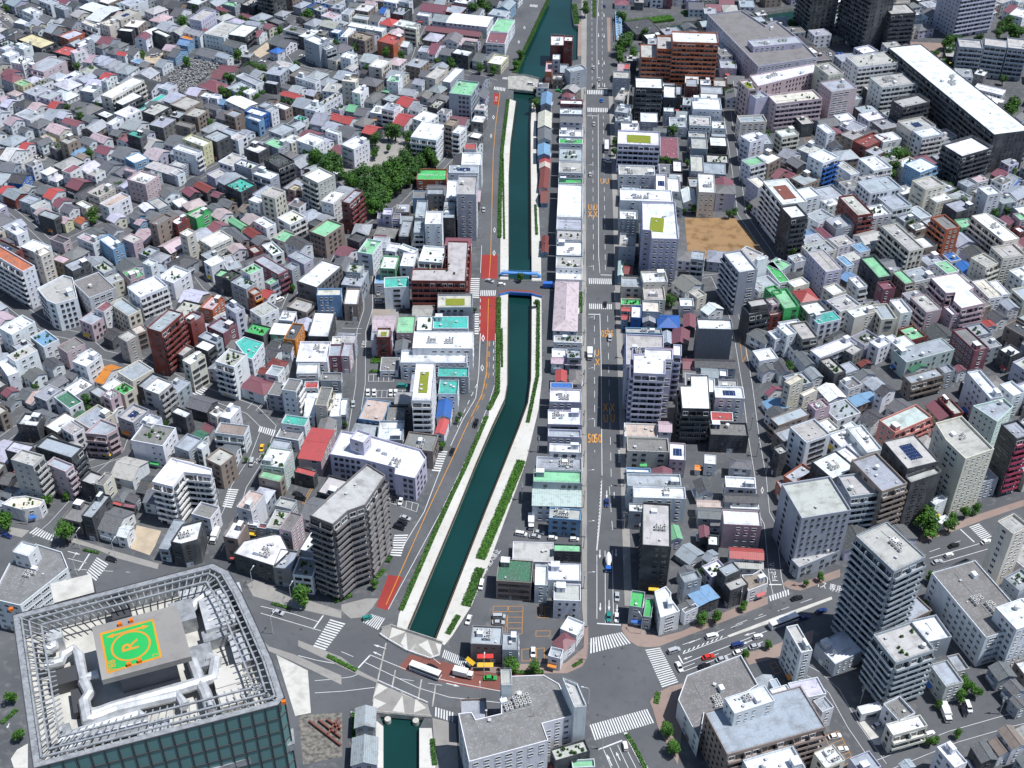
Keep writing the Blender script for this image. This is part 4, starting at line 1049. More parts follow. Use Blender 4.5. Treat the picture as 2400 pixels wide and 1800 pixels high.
# bay lines of the car parks
def bays(px, n, mat='paint_orange', w=.16):
    A, B, Cc, D = [W(x, y, .03) for x, y in px]; mb = MB()
    for i in range(n + 1): mb.beam((*A.lerp(B, i / n), .028), (*D.lerp(Cc, i / n), .028), w, .008)
    mb.beam((*A, .028), (*B, .028), w, .008); mb.beam((*D, .028), (*Cc, .028), w, .008)
    o = part('parking_bay_line', mb, [mat]); o['kind'] = 'structure'
for px, n, mt in ((T8([(985, 610), (975, 790), (1075, 790), (1080, 610)]), 5, 'paint_orange'), (T8([(1085, 610), (1060, 790), (1170, 790), (1178, 610)]), 5, 'paint_orange'), (T8([(1170, 890), (1170, 965), (1225, 965), (1225, 885)]), 1, 'paint_orange'), (T8([(1265, 885), (1265, 965), (1315, 965), (1315, 880)]), 1, 'paint_orange'), (T8([(1275, 615), (1360, 615), (1360, 685), (1275, 685)]), 2, 'paint_orange'), (T8([(1262, 770), (1355, 770), (1350, 805), (1260, 805)]), 1, 'paint_orange'),
                  (T5([(165, 870), (430, 870), (428, 918), (160, 918)]), 8, 'paint_white'), (T5([(178, 768), (340, 768), (340, 812), (175, 812)]), 5, 'paint_white'), (tile(800, 600, 3.1725, [(250, 400), (250, 500), (345, 500), (345, 400)]), 6, 'paint_orange'), (T9([(920, 1450), (1010, 1659), (1110, 1610), (1010, 1420)]), 7, 'paint_orange'), (T9([(560, 985), (600, 1050), (640, 1035), (600, 970)]), 2, 'paint_orange'),
                  (tile(600, 1050, 4.1475, [(1290, 460), (1580, 545), (1560, 620), (1300, 530)]), 5, 'paint_white'), (tile(0, 300, 3.1725, [(160, 290), (250, 220), (290, 240), (200, 310)]), 5, 'paint_white'), (tile(1600, 300, 3.1725, [(900, 75), (940, 160), (990, 130), (950, 70)]), 4, 'paint_orange'), (tile(600, 1050, 4.1475, [(540, 375), (450, 540), (470, 545), (560, 375)]), 5, 'paint_orange'), (tile(1600, 600, 3.1725, [(425, 610), (445, 790), (475, 740), (460, 600)]), 1, 'paint_orange')): bays(px, n, mt)
# painted lettering on the roads
def lettering(txt, px, size, rz, mat, z=.038, name='lettering', parent=None, rx=0, loc=None, stretch=1.0, col=None, bold=0.0):
    cu = bpy.data.curves.new(name, 'FONT'); cu.body = txt; cu.size = size; cu.align_x = 'CENTER'; cu.align_y = 'CENTER'; cu.offset = bold; cu.resolution_u = 2
    t = bpy.data.objects.new(name, cu); C.objects.link(t)
    dg = bpy.context.evaluated_depsgraph_get(); me = bpy.data.meshes.new_from_object(t.evaluated_get(dg)); bpy.data.objects.remove(t)
    me.materials.clear(); me.materials.append(MAT[mat])
    o = obj(name, me, parent, col); o.location = loc if loc is not None else (*W(*px, z), z); o.rotation_euler = (rx, 0, rz); o.scale = (1, stretch, 1)
    if not parent: o['kind'] = 'structure'
    return o
for txt, px, s, st_ in (('50', T5([(1620, 1185)])[0], 3.2, 2.6), ('50', T5([(1664, 1185)])[0], 3.2, 2.6), ('05', T5([(1704, 505)])[0], 3.0, 2.6), ('05', T5([(1744, 505)])[0], 3.0, 2.4), ('X', T5([(1660, 690)])[0], 3, 2.4), ('U', T5([(1657, 630)])[0], 3, 2.4), ('X', T5([(1712, 985)])[0], 3, 2.6), ('U', T5([(1714, 1055)])[0], 3, 2.6), ('X', T5([(1757, 985)])[0], 3, 2.6), ('U', T5([(1758, 1055)])[0], 3, 2.6), ('X', T2([(1612, 1390)])[0], 3, 3), ('U', T2([(1611, 1345)])[0], 3, 3), ('X', T2([(1648, 1390)])[0], 3, 3), ('U', T2([(1648, 1345)])[0], 3, 3), ('U', T2([(1690, 1175)])[0], 3, 3), ('U', T2([(1722, 1175)])[0], 3, 3)):
    lettering(txt, px, s, -.03, 'paint_orange', stretch=st_, bold=.02)
for txt, px, s, rz, st_ in (('大小 止', T2([(1003, 640)])[0], 2.2, -1.6, 1.0), ('止まれ', tile(1600, 1150, 3.1725, [(670, 580)])[0], 2.2, 1.5, 1.2), ('自転車 進入禁止', T8([(955, 340)])[0], 2.4, 1.12, 1.2), ('バス 専用', tile(1600, 1150, 3.1725, [(1080, 715)])[0], 2.6, -.35, 1.6), ('スクール', tile(400, 900, 3.1725, [(660, 550)])[0], 2.0, 1.3, 1.2), ('止', tile(1600, 1150, 3.1725, [(683, 650)])[0], 2.4, 0, 1.8), ('とまれ', tile(800, 600, 3.1725, [(170, 655)])[0], 2.0, 1.5, 1.4)):
    lettering(txt, px, s, rz, 'paint_white', stretch=st_)
mh = MB(); mh.tube([(0, 0, 0), (0, 0, .012)], .5, 12); MHM = mh.mesh('manhole_cover', ['frame_dark'])
for px in T8([(1820, 882), (1797, 1012), (1703, 937), (1703, 988), (1660, 1315)]) + T9([(570, 622), (637, 640), (655, 590), (333, 752)]) + T5([(960, 322), (1645, 415), (918, 565), (1665, 275), (970, 325), (985, 40)]) + T7([(1700, 780), (640, 420), (1950, 760)]): obj('manhole_cover', MHM, g, None, (*W(*px, .036), .034))

# ---------------------------------------------------------------- surveyed buildings
DATA = '''@ 0 0 5.53
F 275 130 430 190 560 150 3 w w p
F 195 285 330 330 450 245 1 w g
P 410 290 480 355 570 310 2 g c
P 330 330 385 355 435 320 2 g c
P 455 240 600 300 740 245 2 k w
F 695 80 825 130 930 95 3 g g
F 500 0 650 60 760 20 3 g w
M 1045 100 1215 165 1370 85 2 w d
M 1110 245 1285 290 1600 110 2 w d
F 1440 220 1560 265 1805 150 3 s c s
F 1540 30 1680 75 1930 0 3 g w A
F 1300 300 1415 345 1530 290 4 c c p
F 1050 285 1265 375 1340 345 3 c w pA
P 815 320 925 370 1060 280 2 d g
P 570 400 660 440 850 350 2 g T
F 215 505 530 625 730 545 2 y d C
F 985 560 1080 600 1200 530 3 w g p
F 730 660 890 740 1000 640 2 r d
F 905 660 960 690 1130 640 4 p w p
P 1030 780 1190 830 1280 730 2 p w
H 1190 790 1280 830 1400 740 2 g w
H 1285 835 1360 870 1480 770 2 g w
H 1365 870 1430 905 1550 800 2 g w
H 1435 905 1510 940 1630 830 2 g w
H 1510 935 1660 975 1790 870 2 g w
F 340 870 560 930 860 785 3 g p pA
H 20 1010 155 1070 310 1000 3 m g
F 185 1070 290 1120 400 1070 3 n y
H 165 1350 310 1410 480 1330 2 d w
H 105 1210 205 1260 290 1210 2 p w
P 0 1310 30 1350 150 1270 1 p g
P 0 1370 90 1400 245 1310 2 l w
H 690 1090 880 1175 1060 1090 2 w w
H 650 1220 860 1310 1020 1230 1 w w
F 720 1040 800 1070 1060 940 2 w w s
F 1020 1170 1200 1200 1320 1120 3 w g p
F 1320 1040 1380 1060 1420 1020 4 p w
P 1310 1010 1370 1050 1490 970 2 r w
F 1310 1230 1445 1275 1860 1040 4 w c C
F 1450 1300 1585 1370 1840 1240 3 w d C
F 1740 1430 1800 1460 2150 1240 1 t w
F 1840 1440 2000 1500 2210 1380 3 s d C
F 1235 1470 1380 1530 1500 1470 2 w d
F 1370 1600 1450 1620 1600 1530 3 w w
P 795 1580 990 1650 1090 1590 2 m w
P 630 1390 700 1430 820 1340 2 r d
P 520 1550 650 1600 910 1440 1 g c
F 190 1480 390 1560 560 1480 2 g w
P 50 1590 140 1640 310 1560 2 p w
H 40 420 110 445 205 385 2 d w
H 90 480 190 525 330 460 2 d w
F 0 620 60 650 180 600 3 w w
F 35 700 110 740 230 680 3 w w
F 165 800 290 840 400 750 3 w w v
F 180 600 300 640 420 590 3 w w p
Q 1745 500 1890 520 1960 450 3 m w
F 1515 390 1700 410 1750 370 3 w d
F 1995 400 2150 490 2210 450 3 w d
P 1300 550 1400 610 1510 510 2 m g
H 1240 600 1320 640 1430 590 2 k g
H 1440 600 1540 640 1660 570 2 k g
H 1385 680 1490 720 1600 640 2 k g
P 1515 705 1620 735 1670 690 2 r w
P 1660 690 1730 735 1840 650 2 k w
F 820 460 880 530 1030 430 2 l O
F 1690 790 1850 840 1930 800 1 b w
P 2030 850 2100 890 2212 800 2 g w
t 1000 860 4 1180 900 4 1330 940 4 1090 960 3 1010 1010 3 1040 1440 4 1130 1420 3 1030 1510 4 1280 1350 4 90 110 4 870 1390 3 1850 700 4
@ 400 0 5.53
F 1085 -290 1300 -230 1465 -300 9 g d A
F 260 240 395 275 565 145 4 s l
F 440 430 690 490 930 320 3 s w
F 775 440 970 490 1105 350 3 w d C
P 1085 460 1150 490 1220 410 2 m w
P 690 570 870 640 960 570 2 k w
P 200 410 380 490 430 430 3 g w
F 145 480 270 530 310 480 2 o b
P 85 570 220 600 290 540 2 b b
P 320 700 600 780 740 690 1 k w
P 600 720 730 780 790 730 2 g w
H 335 1110 590 1195 790 1110 2 m c
P 620 920 830 960 900 870 1 m T
F 830 985 1105 1100 1220 1060 2 g w
F 1215 1070 1370 1100 1410 1060 2 g d
F 1740 500 1920 590 2040 530 5 w g p
F 1930 600 2010 650 2140 600 4 w g C
H 1725 310 1870 350 2000 270 2 g g
H 1580 80 1690 110 1830 40 2 g g
P 1310 560 1380 610 1540 490 2 k d
P 1390 590 1490 630 1620 540 2 k w
H 1300 660 1385 705 1460 650 2 B w
F 660 50 830 85 910 45 2 n g
P 560 110 720 160 800 150 2 m d
P 920 200 1020 250 1060 215 1 m R
F 2085 410 2170 440 2212 390 2 w b
F 2060 760 2150 800 2212 730 2 k c
F 1590 1000 1870 1070 1960 1040 3 g w p
F 1320 830 1520 900 1610 830 1 s g
P 1420 1130 1590 1180 1650 1140 1 k w
P 1410 1230 1660 1290 1740 1240 2 r c
M 745 1300 960 1430 1095 1345 2 w w
F 400 1240 480 1270 530 1220 2 w w
F 505 1260 600 1280 660 1230 2 w w
P 610 1340 690 1370 740 1300 1 b b
P 440 1380 590 1440 640 1390 2 k g
F 0 1350 190 1430 400 1310 3 s T
F 190 1480 350 1530 470 1420 3 s T
F 40 1610 250 1650 330 1610 3 h T
F 715 1470 830 1530 925 1460 3 g T
F 960 1440 1180 1510 1270 1450 3 w B
F 965 1520 1140 1580 1210 1540 3 w b
F 1140 1370 1220 1400 1310 1340 3 g g
F 1310 1360 1480 1430 1570 1380 2 w T
F 1240 1430 1300 1460 1390 1410 3 g w
F 1590 1530 1720 1570 1790 1530 2 t w v
F 1760 1400 1880 1450 1980 1350 3 g w p
F 1980 1330 2000 1370 2170 1220 3 s w v
P 2050 1530 2190 1590 2280 1520 2 r g
P 1840 1590 1970 1650 2090 1490 2 g g
P 1480 280 1560 310 1690 220 1 k g
P 20 190 100 230 240 130 2 k w
P 0 720 60 760 180 650 2 k b
F 1960 200 2100 250 2200 190 2 p w
F 1780 90 1900 130 2000 60 2 d B
F 1230 260 1400 310 1530 270 2 k d
F 1780 430 1890 460 1930 400 1 w w
F 1470 380 1700 450 1780 390 2 h w
t 170 290 7 750 1010 6 1010 850 6 1110 880 5 1190 910 6 1780 190 7 690 200 4 905 250 4 1010 270 3 1190 310 4 1400 400 4 1370 460 3 2040 300 5 1590 420 4 870 700 6 220 800 5 950 1180 5 880 1230 5 680 1190 5 780 1210 4 1120 1260 4 1180 1220 4 1450 1290 3 1530 1310 3 1600 1330 3 1320 910 4 2150 560 4 1650 830 4 1980 1250 3 2080 1200 3 530 1600 4 320 100 5 1230 1000 4 1330 970 3
@ 800 0 3.1725
F 45 190 300 235 335 207 2 w w
F 65 270 175 310 228 265 3 T T v
H 285 175 385 200 440 155 2 r w
F 460 200 555 215 580 195 4 w c
F 290 300 390 340 445 280 3 r O p
P 385 335 490 350 535 315 2 w g
P 590 75 775 105 805 50 2 m w
F 775 80 890 110 930 50 2 g R
M 790 165 1090 205 1120 130 3 w w
P 625 225 1030 275 1050 240 2 m T
F 1120 225 1245 245 1280 150 3 n w
F 1080 315 1220 328 1235 245 3 m w
F 570 380 645 390 670 350 2 g w
P 640 395 700 410 770 330 2 m w
F 825 390 945 420 975 380 3 w d
F 900 330 990 345 1010 315 4 d d
P 990 445 1045 470 1090 410 2 k g
H 1050 440 1085 460 1160 400 2 k g
F 1115 460 1195 490 1215 420 2 w y
F 805 690 965 712 1020 610 6 n g z
F 635 570 700 590 780 510 3 s c
F 765 600 815 620 895 515 3 w g
F 205 490 300 510 370 445 3 w c
F 335 600 420 610 455 570 4 n w p
F 0 600 100 610 130 580 5 c c p
F 90 680 140 700 190 650 4 w w p
F 0 420 70 440 110 400 3 w w
H 150 750 235 770 330 700 2 k g
H 295 680 350 690 400 650 2 n g
F 300 805 390 825 435 780 4 g w A
P 425 770 495 810 560 745 2 r w
P 405 910 470 950 545 870 2 r w
P 0 910 60 930 120 880 2 r w
F 655 790 715 810 765 750 3 s d v
P 525 810 575 840 620 790 2 g w
H 650 670 740 700 790 650 2 g T
F 0 100 55 110 105 65 2 g w
F 85 130 190 150 215 120 2 g c
P 210 150 275 170 320 120 2 k w
P 285 95 320 105 355 65 2 B w
F 370 95 460 115 520 60 3 g d v
P 170 40 240 50 270 15 2 p w
P 50 50 135 60 165 25 2 k c
F 420 10 500 20 540 0 3 g w
Q 1165 60 1250 80 1290 20 3 g b
F 565 110 650 125 665 100 2 w w
F 0 270 45 280 100 210 3 w w
P 160 540 330 600 350 570 1 d g
P 530 620 600 640 640 600 2 g w
P 440 700 540 720 570 670 2 g w
P 100 850 180 870 220 810 2 k g
P 40 820 100 840 140 790 2 n g
t 100 345 4 325 385 5 450 410 4 810 470 5 710 460 4 1030 500 5 1130 520 4 610 305 3 990 60 8 1080 60 6 1040 20 7 520 490 3 185 510 4
@ 1200 0 3.1725
F 288 335 392 337 392 262 4 w R x
F 390 300 453 306 453 268 6 w R
F 303 440 357 442 357 405 5 w g
F 250 530 300 535 300 460 3 p O
F 355 540 415 540 420 475 2 g g
F 430 545 533 505 520 470 4 g g
Q 215 780 295 785 298 695 2 b g
Q 193 950 295 955 295 840 2 c w
F 360 770 528 775 528 740 3 w m
F 356 845 528 850 528 810 3 w g x
P 358 905 528 915 528 870 3 k w
H 355 715 430 725 480 700 2 m w
F 753 578 878 582 878 530 4 s g
F 757 740 825 745 880 675 3 s c p
F 765 830 860 840 880 790 4 g g x
F 770 900 895 905 890 850 3 g g x
F 918 650 1122 655 1120 575 7 w d A
F 1128 722 1222 727 1222 635 4 w d
F 1128 828 1205 830 1205 800 3 w g
F 1218 700 1260 705 1260 640 4 g d
F 960 425 1080 428 1075 330 6 s O A
F 1080 360 1192 365 1190 265 8 s O A
F 1195 310 1537 320 1525 240 10 w O A
P 785 525 830 528 830 475 3 p g
F 835 510 875 515 875 475 3 r g
F 870 -60 1020 -50 1020 -100 3 w w
F 1030 -40 1128 -38 1128 -80 3 w w
F 1132 -30 1190 -30 1190 -60 3 T m
F 1195 -20 1269 -20 1269 -50 2 w w
H 780 30 880 45 850 5 1 m w
t 800 330 8 850 300 7 800 420 6 890 410 6 870 280 6 910 380 5 545 80 5 545 30 4 30 480 4 60 400 4 190 670 4 180 770 5 990 240 5 830 120 5 790 110 4
@ 1600 0 3.1725
G 5 h l x 185 105 440 75 615 190 700 155 870 290 1003 425 562 492
F 525 350 885 312 850 265 6 g l x
G 6 w p x 498 562 985 468 1045 520 560 640
G 7 e p v 415 595 495 585 560 660 490 665
F 690 775 1028 728 975 660 6 c p Av
F 500 695 545 735 635 712 6 g l n
F 1040 615 1105 690 1280 650 7 g p x
F 985 480 1085 560 1198 540 8 s c x
F 75 810 290 815 280 730 4 w w p
F 25 640 110 645 110 590 4 g R
F 140 690 300 700 290 650 2 g g
F 50 930 210 935 210 865 3 s w
F 430 910 625 900 600 850 4 g c
g -429 200 -354 300 -170 270 1 d d
g 840 200 915 300 1090 270 16 d d A
g 1119 270 1334 395 1509 365 13 d d A
t 350 710 5 330 690 4 380 490 4 330 440 4 300 400 4 820 180 5 800 210 4
@ 2000 0 3.1725
F 275 110 450 88 400 20 9 s d A
g 530 190 735 262 1055 245 17 d l C
F -54 418 35 497 390 455 7 s w vC
F 125 575 215 650 540 608 6 s w Cx
F 290 745 370 800 567 755 6 s d C
F 335 900 430 975 610 935 5 s c sC
F 775 350 945 350 965 290 7 s g A
F 970 335 1135 350 1150 300 7 s g A
F 1142 355 1290 365 1300 290 7 s g A
F 900 655 1110 710 1130 670 1 w w
F 930 740 1075 800 1100 745 1 w w
F 1190 105 1269 140 1290 80 3 w w
P 1130 80 1180 110 1260 65 2 m w
t 715 300 7 690 330 5 770 290 5 935 275 5 1080 250 5 1150 160 7 1180 220 7 1220 250 7 1090 190 5 600 410 5 680 480 6 735 500 5 720 380 6 860 540 4 1115 590 4 1190 780 9 1180 830 7 1240 230 6
@ 0 300 3.1725
P 10 225 60 255 180 165 2 w w
P 145 150 185 170 255 120 2 r w
P 125 20 185 40 250 10 2 k w
H 290 325 350 350 435 315 2 w w
H 370 385 420 405 490 360 1 w w
P 65 400 165 420 230 345 2 d B
P 20 495 110 540 205 485 2 g R
P 0 480 50 500 100 440 2 r w
P 345 10 440 60 520 10 2 p c
F 305 65 370 100 410 80 1 p y
F 440 90 500 120 590 80 4 s T p
P 590 100 660 135 725 95 2 k w
P 670 75 770 120 830 80 2 p w
P 820 45 880 70 930 30 2 k T
F 935 45 1040 70 1095 45 4 t d p
P 1030 130 1105 170 1205 100 2 s g
M 1110 285 1300 370 1330 320 2 s g
F 920 220 1000 260 1110 220 3 w b
P 705 175 790 205 865 155 2 m w
P 560 210 620 240 670 215 2 T w
P 675 255 740 280 800 250 1 k w
P 730 305 790 340 910 270 2 k g
H 505 190 560 215 650 160 2 b l
F 465 315 520 340 595 290 3 m w
P 495 430 575 470 675 400 2 m d
P 310 510 380 530 500 465 1 r w
P 385 570 430 595 530 540 1 m w
F 150 535 225 570 295 520 2 g g
F 215 580 265 600 380 555 2 s w
F 295 640 400 690 440 650 3 g d
P 445 610 510 640 590 590 2 k w
F 565 560 640 600 690 575 2 w c
F 640 480 735 510 865 445 3 s c vp
F 740 560 805 590 968 505 3 u w S
F 945 380 1080 420 1180 350 4 w p x
F 920 310 985 330 1010 310 3 p p
P 545 690 600 720 665 690 1 O w
P 435 690 480 720 530 680 2 p y
F 30 750 125 790 215 760 3 w w p
F -60 860 90 940 155 900 4 d R s
F 165 880 290 940 370 880 3 w w
F 395 820 470 870 500 830 2 d p
P 655 780 710 820 780 780 2 k w
P 760 750 840 790 920 750 2 k w
F 590 810 690 870 730 830 3 p w p
F 720 820 840 900 930 870 3 w b p
F 915 820 990 860 1050 820 3 s p
P 1020 580 1080 620 1160 600 2 w g
P 955 660 1010 690 1090 650 2 k b
P 1000 710 1040 730 1090 690 2 p b
F 1090 540 1180 600 1269 570 2 s g
F 1100 700 1165 720 1290 655 5 h T
F 1030 930 1100 960 1180 900 2 g g v
P 145 455 210 480 270 440 1 s g
P 255 480 330 500 420 440 1 k g
P 280 290 380 300 440 250 1 k g
t 470 270 4 670 190 4 690 640 6 1130 220 4 1170 220 4 20 710 4 880 430 4 450 310 3
@ 400 300 3.1725
F 85 80 240 135 310 100 4 w y
F 25 150 185 210 225 175 4 w w C
F 250 60 340 110 435 55 4 g d
F 440 75 500 95 565 50 3 s w
F 0 270 90 300 145 250 2 s g
F 0 330 50 360 100 330 2 g w
P 0 190 30 205 60 175 2 g w
F 265 340 330 375 430 330 2 s l
P 160 430 270 480 340 450 2 R d
P 70 470 145 510 230 480 2 m d
F 0 540 60 590 150 560 1 w g
P 350 560 430 600 490 560 2 k T
P 265 590 330 620 400 590 2 k w
F 110 640 190 670 300 615 3 s N p
F 435 420 520 490 605 420 3 t d v
F 485 260 600 310 640 270 3 w g v
F 690 230 800 290 920 240 5 d d vC
F 535 150 650 185 740 140 3 w d p
F 680 110 800 150 890 110 3 n g p
F 920 90 1060 130 1170 80 4 w w p
F 1150 20 1240 50 1269 30 3 w w
F 605 340 740 380 810 340 4 w g pA
F 685 490 775 530 840 470 6 s c
F 600 530 660 570 690 530 4 w w
F 965 350 1095 400 1235 345 7 w s A
F 870 450 920 465 970 430 4 e T
F 795 665 885 720 1000 660 3 c w vC
P 490 610 550 630 640 590 2 T w
F 610 690 710 740 790 710 3 w w
P 440 690 520 760 555 730 2 n n
P 525 770 610 820 690 790 2 R b
P 260 750 330 780 440 720 2 m g
P 400 760 520 850 590 830 2 k T
F 200 830 300 880 470 810 3 w c
F 55 780 120 800 195 770 5 w c
F 0 690 50 720 130 670 4 w R p
P 865 850 960 920 1040 860 3 d w
F 790 810 850 860 900 790 2 n c
F 1085 760 1150 830 1230 720 4 n T
F 680 870 760 950 840 920 2 w w v
F 570 890 620 930 680 910 2 s R
F 1130 540 1210 570 1290 480 4 w w
F 1030 710 1080 740 1130 700 3 d d
P 300 500 350 525 390 490 2 m d
t 1060 230 8 1150 260 8 1230 220 7 1200 310 8 1250 330 7 1020 200 5
@ 800 300 3.1725
F 0 120 90 160 205 95 4 w w p
F 535 60 715 100 770 -20 5 w w A
F 775 -30 830 -10 860 -60 6 T T A
F 828 30 880 45 925 -10 5 w w A
P 160 30 240 60 300 0 2 r d
F 0 545 60 560 160 470 6 g R C
F 562 382 782 387 785 305 2 N O S
F 895 270 1045 275 1045 185 5 w w
F 800 330 1020 335 1020 280 5 g w s
F 915 155 1005 158 1005 115 3 r w
F 862 490 1005 495 1010 355 9 s g z
F 640 490 760 492 760 450 4 g h
F 530 520 625 520 630 465 3 h b
F 550 665 630 670 640 540 3 g g
F 785 515 860 520 860 390 5 w w
F 625 710 750 715 750 620 7 w w
F 540 775 622 780 624 690 5 g g A
F 755 665 845 670 850 545 5 g d x
F 268 670 440 675 440 635 2 h l
F 308 640 375 645 380 600 3 l l
F 425 805 500 808 530 690 3 g d
F 240 800 400 830 420 750 1 h d
P 245 825 330 830 340 795 1 m w
M 770 890 965 895 970 820 2 m w
F 325 910 400 920 440 860 3 w w
F 415 890 530 930 575 900 3 w w
F 120 920 230 940 300 840 4 n w x
F 40 820 130 850 200 800 3 d d
t 30 370 7 100 340 7 180 330 7 260 330 7 330 300 7 400 270 7 470 250 7 540 270 7 590 270 6 70 420 7 150 420 7 230 400 8 310 380 8 390 360 8 460 330 8 530 330 7 200 480 8 270 470 8 330 440 8 400 420 7 240 540 8 300 520 7 440 390 7 500 370 6 230 590 7 280 580 6 480 190 6 520 170 6 640 190 7 680 210 6 250 80 6 240 170 5 400 20 7 350 30 6 345 145 3 500 60 5 600 230 5 560 200 4 700 255 4
@ 1200 300 3.1725
Q 190 95 290 95 293 12 2 k w
Q 190 205 283 205 285 125 2 b b
Q 203 260 283 262 285 207 1 r w
Q 203 299 285 301 285 264 1 u w
Q 200 450 270 455 280 302 1 R w
P 210 555 268 555 272 460 1 R b
Q 220 865 270 868 272 808 1 R b
Q 218 925 272 930 272 872 1 R b
F 350 112 525 116 527 82 3 N w x
F 350 60 525 63 527 15 3 w w px
F 350 240 525 245 528 150 3 g g vx
F 348 330 528 335 528 250 3 s w x
F 343 408 523 412 525 375 3 N g p
F 335 660 525 668 527 420 3 w w
F 330 752 528 760 528 672 3 g w
F 333 830 522 838 525 765 3 s g v
F 328 945 525 950 527 842 3 w g px
F 785 115 1103 130 1100 28 6 w l Ae
F 793 345 1062 350 1060 280 3 s w px
F 803 537 1192 545 1190 460 6 w w x
G 9 w l e 968 548 1213 548 1240 825 1040 820 1035 760 972 755
F 800 675 932 678 932 612 5 w g x
F 795 880 915 885 925 785 4 s g x
F 1072 460 1150 465 1147 345 3 w w s
F 1155 470 1250 472 1250 370 3 w w
F 1092 335 1190 337 1190 270 1 k w
F 1198 320 1265 322 1265 240 2 w d
F 1100 220 1235 225 1235 70 1 m g
P 1050 30 1150 35 1150 0 2 k g
t 1105 240 3 1150 240 4 1220 240 3 1200 20 5 765 100 3 765 170 3
@ 1600 300 3.1725
F 68 150 188 155 180 75 3 s g
F 205 130 333 135 325 65 3 w d
F 45 65 180 70 175 30 3 s g
F 60 320 157 322 155 205 3 s g
F 185 250 350 262 335 200 2 s d v
F 150 335 320 345 320 265 2 g g
F 120 475 243 480 235 345 5 w c x
H 245 485 395 490 390 425 4 h l
Q 0 560 98 555 90 455 2 w w
F 445 60 500 110 598 70 5 w w p
F 590 120 670 115 630 40 3 g g
F 685 20 740 65 870 45 4 w c Cp
F 450 240 500 290 605 250 4 n w C
F 1005 -20 1075 45 1130 30 4 w w
P 1050 90 1110 155 1190 140 2 d w
F 930 200 1045 260 1165 215 6 w w b
P 740 200 800 250 850 190 2 g w
P 785 250 850 310 920 270 2 k d
P 640 360 700 375 820 325 1 m T
P 760 355 790 395 865 370 1 m T
F 505 380 560 455 620 420 4 c l
F 615 400 740 575 910 540 8 w w Ao
F 735 583 805 672 925 648 8 w d C
F 870 470 900 540 990 490 4 w w
F 960 465 1030 560 1185 500 2 g g
F 1170 510 1300 655 1410 630 5 s R C
F 960 650 1010 720 1085 650 3 g w
P 965 730 1060 830 1110 810 2 m w
F 1075 680 1140 760 1260 710 3 g g p
P 895 780 940 825 1010 800 1 b w
F 890 880 960 950 1140 900 3 g c v
F 1150 265 1250 355 1300 330 3 s w
P 1130 380 1180 420 1230 410 2 k w
t 500 590 3 380 620 3 345 635 3 15 615 2 75 600 3 630 40 3 40 260 3 800 920 4 340 415 2
@ 2000 300 3.1725
F 702 128 808 225 995 140 7 w d AC
F 450 20 510 75 660 40 5 w w C
F 170 55 220 110 345 75 3 w w
F 55 100 100 160 190 70 3 R R
F 60 230 150 325 270 285 3 w w C
F 40 400 125 490 350 440 4 g w
F 185 510 290 610 425 570 3 g w C
F 415 270 500 345 590 280 5 w b C
F 440 390 540 460 685 420 5 s c
F 545 500 620 555 740 520 3 w c
F 880 370 925 410 995 380 2 p w
F 780 400 850 440 920 410 3 g g
F 930 440 1000 500 1100 480 5 w w
P 1030 340 1090 385 1175 350 2 m T
P 1120 385 1180 420 1250 375 2 g w
P 1140 430 1190 455 1260 400 1 B w
F 570 660 695 752 805 735 6 h O A
F 215 730 415 915 525 890 5 s c A
F 880 652 1120 842 1237 818 5 w c Ax
F 1065 880 1120 920 1269 890 4 p c
F -20 870 50 925 130 905 2 b w
F 780 690 800 750 880 720 2 n n
F 410 600 500 680 570 650 2 g w
P 1090 680 1160 730 1220 700 2 m T
F 1205 640 1240 690 1290 670 3 n p
F 1190 740 1240 775 1290 760 3 w R S
t 330 220 8 260 230 6 300 280 7 380 200 6 400 130 4 290 340 4 700 435 4 765 490 4 750 560 4 820 550 5 780 570 3 1050 620 4 1150 610 4 410 710 4 1190 320 4
@ 0 600 3.1725
F -150 -60 175 100 280 70 7 O w A
F 250 -30 300 0 380 -40 6 w c p
G 5 s w p 275 240 350 330 410 355 575 310 540 160 470 140
F 545 190 660 315 850 235 4 h w
F 465 60 540 110 680 55 4 g d p
F 400 20 470 60 510 20 3 p T
F 680 70 770 130 860 90 3 s g v
F 905 120 970 175 1080 140 3 N p px
F 1070 50 1120 80 1160 40 7 w w
F 930 230 1040 300 1260 220 6 w w C
F 820 350 950 450 1040 400 4 g c
F 605 470 680 520 760 450 3 g p
F 715 390 770 420 840 360 4 m w
F 20 530 80 600 230 490 4 w w
F 60 740 110 790 270 700 4 s w v
F 230 600 320 680 430 620 3 b w v
F 410 670 500 710 645 650 3 h p
F 550 780 640 830 740 740 4 w w p
P 470 890 540 920 635 870 2 k w
P 310 800 390 850 480 800 3 d w
F 880 600 940 640 1020 590 4 s s
F 985 540 1010 590 1080 550 3 c T
P 790 590 830 640 900 570 2 d d
F 1080 535 1195 560 1370 420 8 g R C
P 705 925 770 960 890 830 1 o w
F 865 860 985 925 1150 840 3 g c
F 0 790 50 900 120 860 3 w w
t 170 700 3 140 740 3 240 870 3 190 900 3 140 910 3 610 930 3
@ 400 600 3.1725
F 250 40 300 80 400 30 3 w w
F 380 0 430 60 500 50 2 g c
F 330 140 390 160 430 110 3 n d
F 385 150 440 190 510 130 3 d d v
F 520 100 590 135 690 90 5 n w v
F 485 190 560 260 600 200 4 g g v
F 560 260 620 280 690 260 4 s O i
P 685 290 720 330 760 270 2 r w
F 700 190 740 215 800 180 3 n g C
F 620 30 800 140 870 100 4 g m C
F 850 80 900 110 950 70 4 g g
P 840 20 930 90 985 90 2 R w
F 870 0 990 60 1060 20 4 g l
F 930 185 1085 230 1280 70 4 w h
F 862 375 1010 420 1085 350 2 s T
F 1088 290 1268 292 1268 240 4 c b
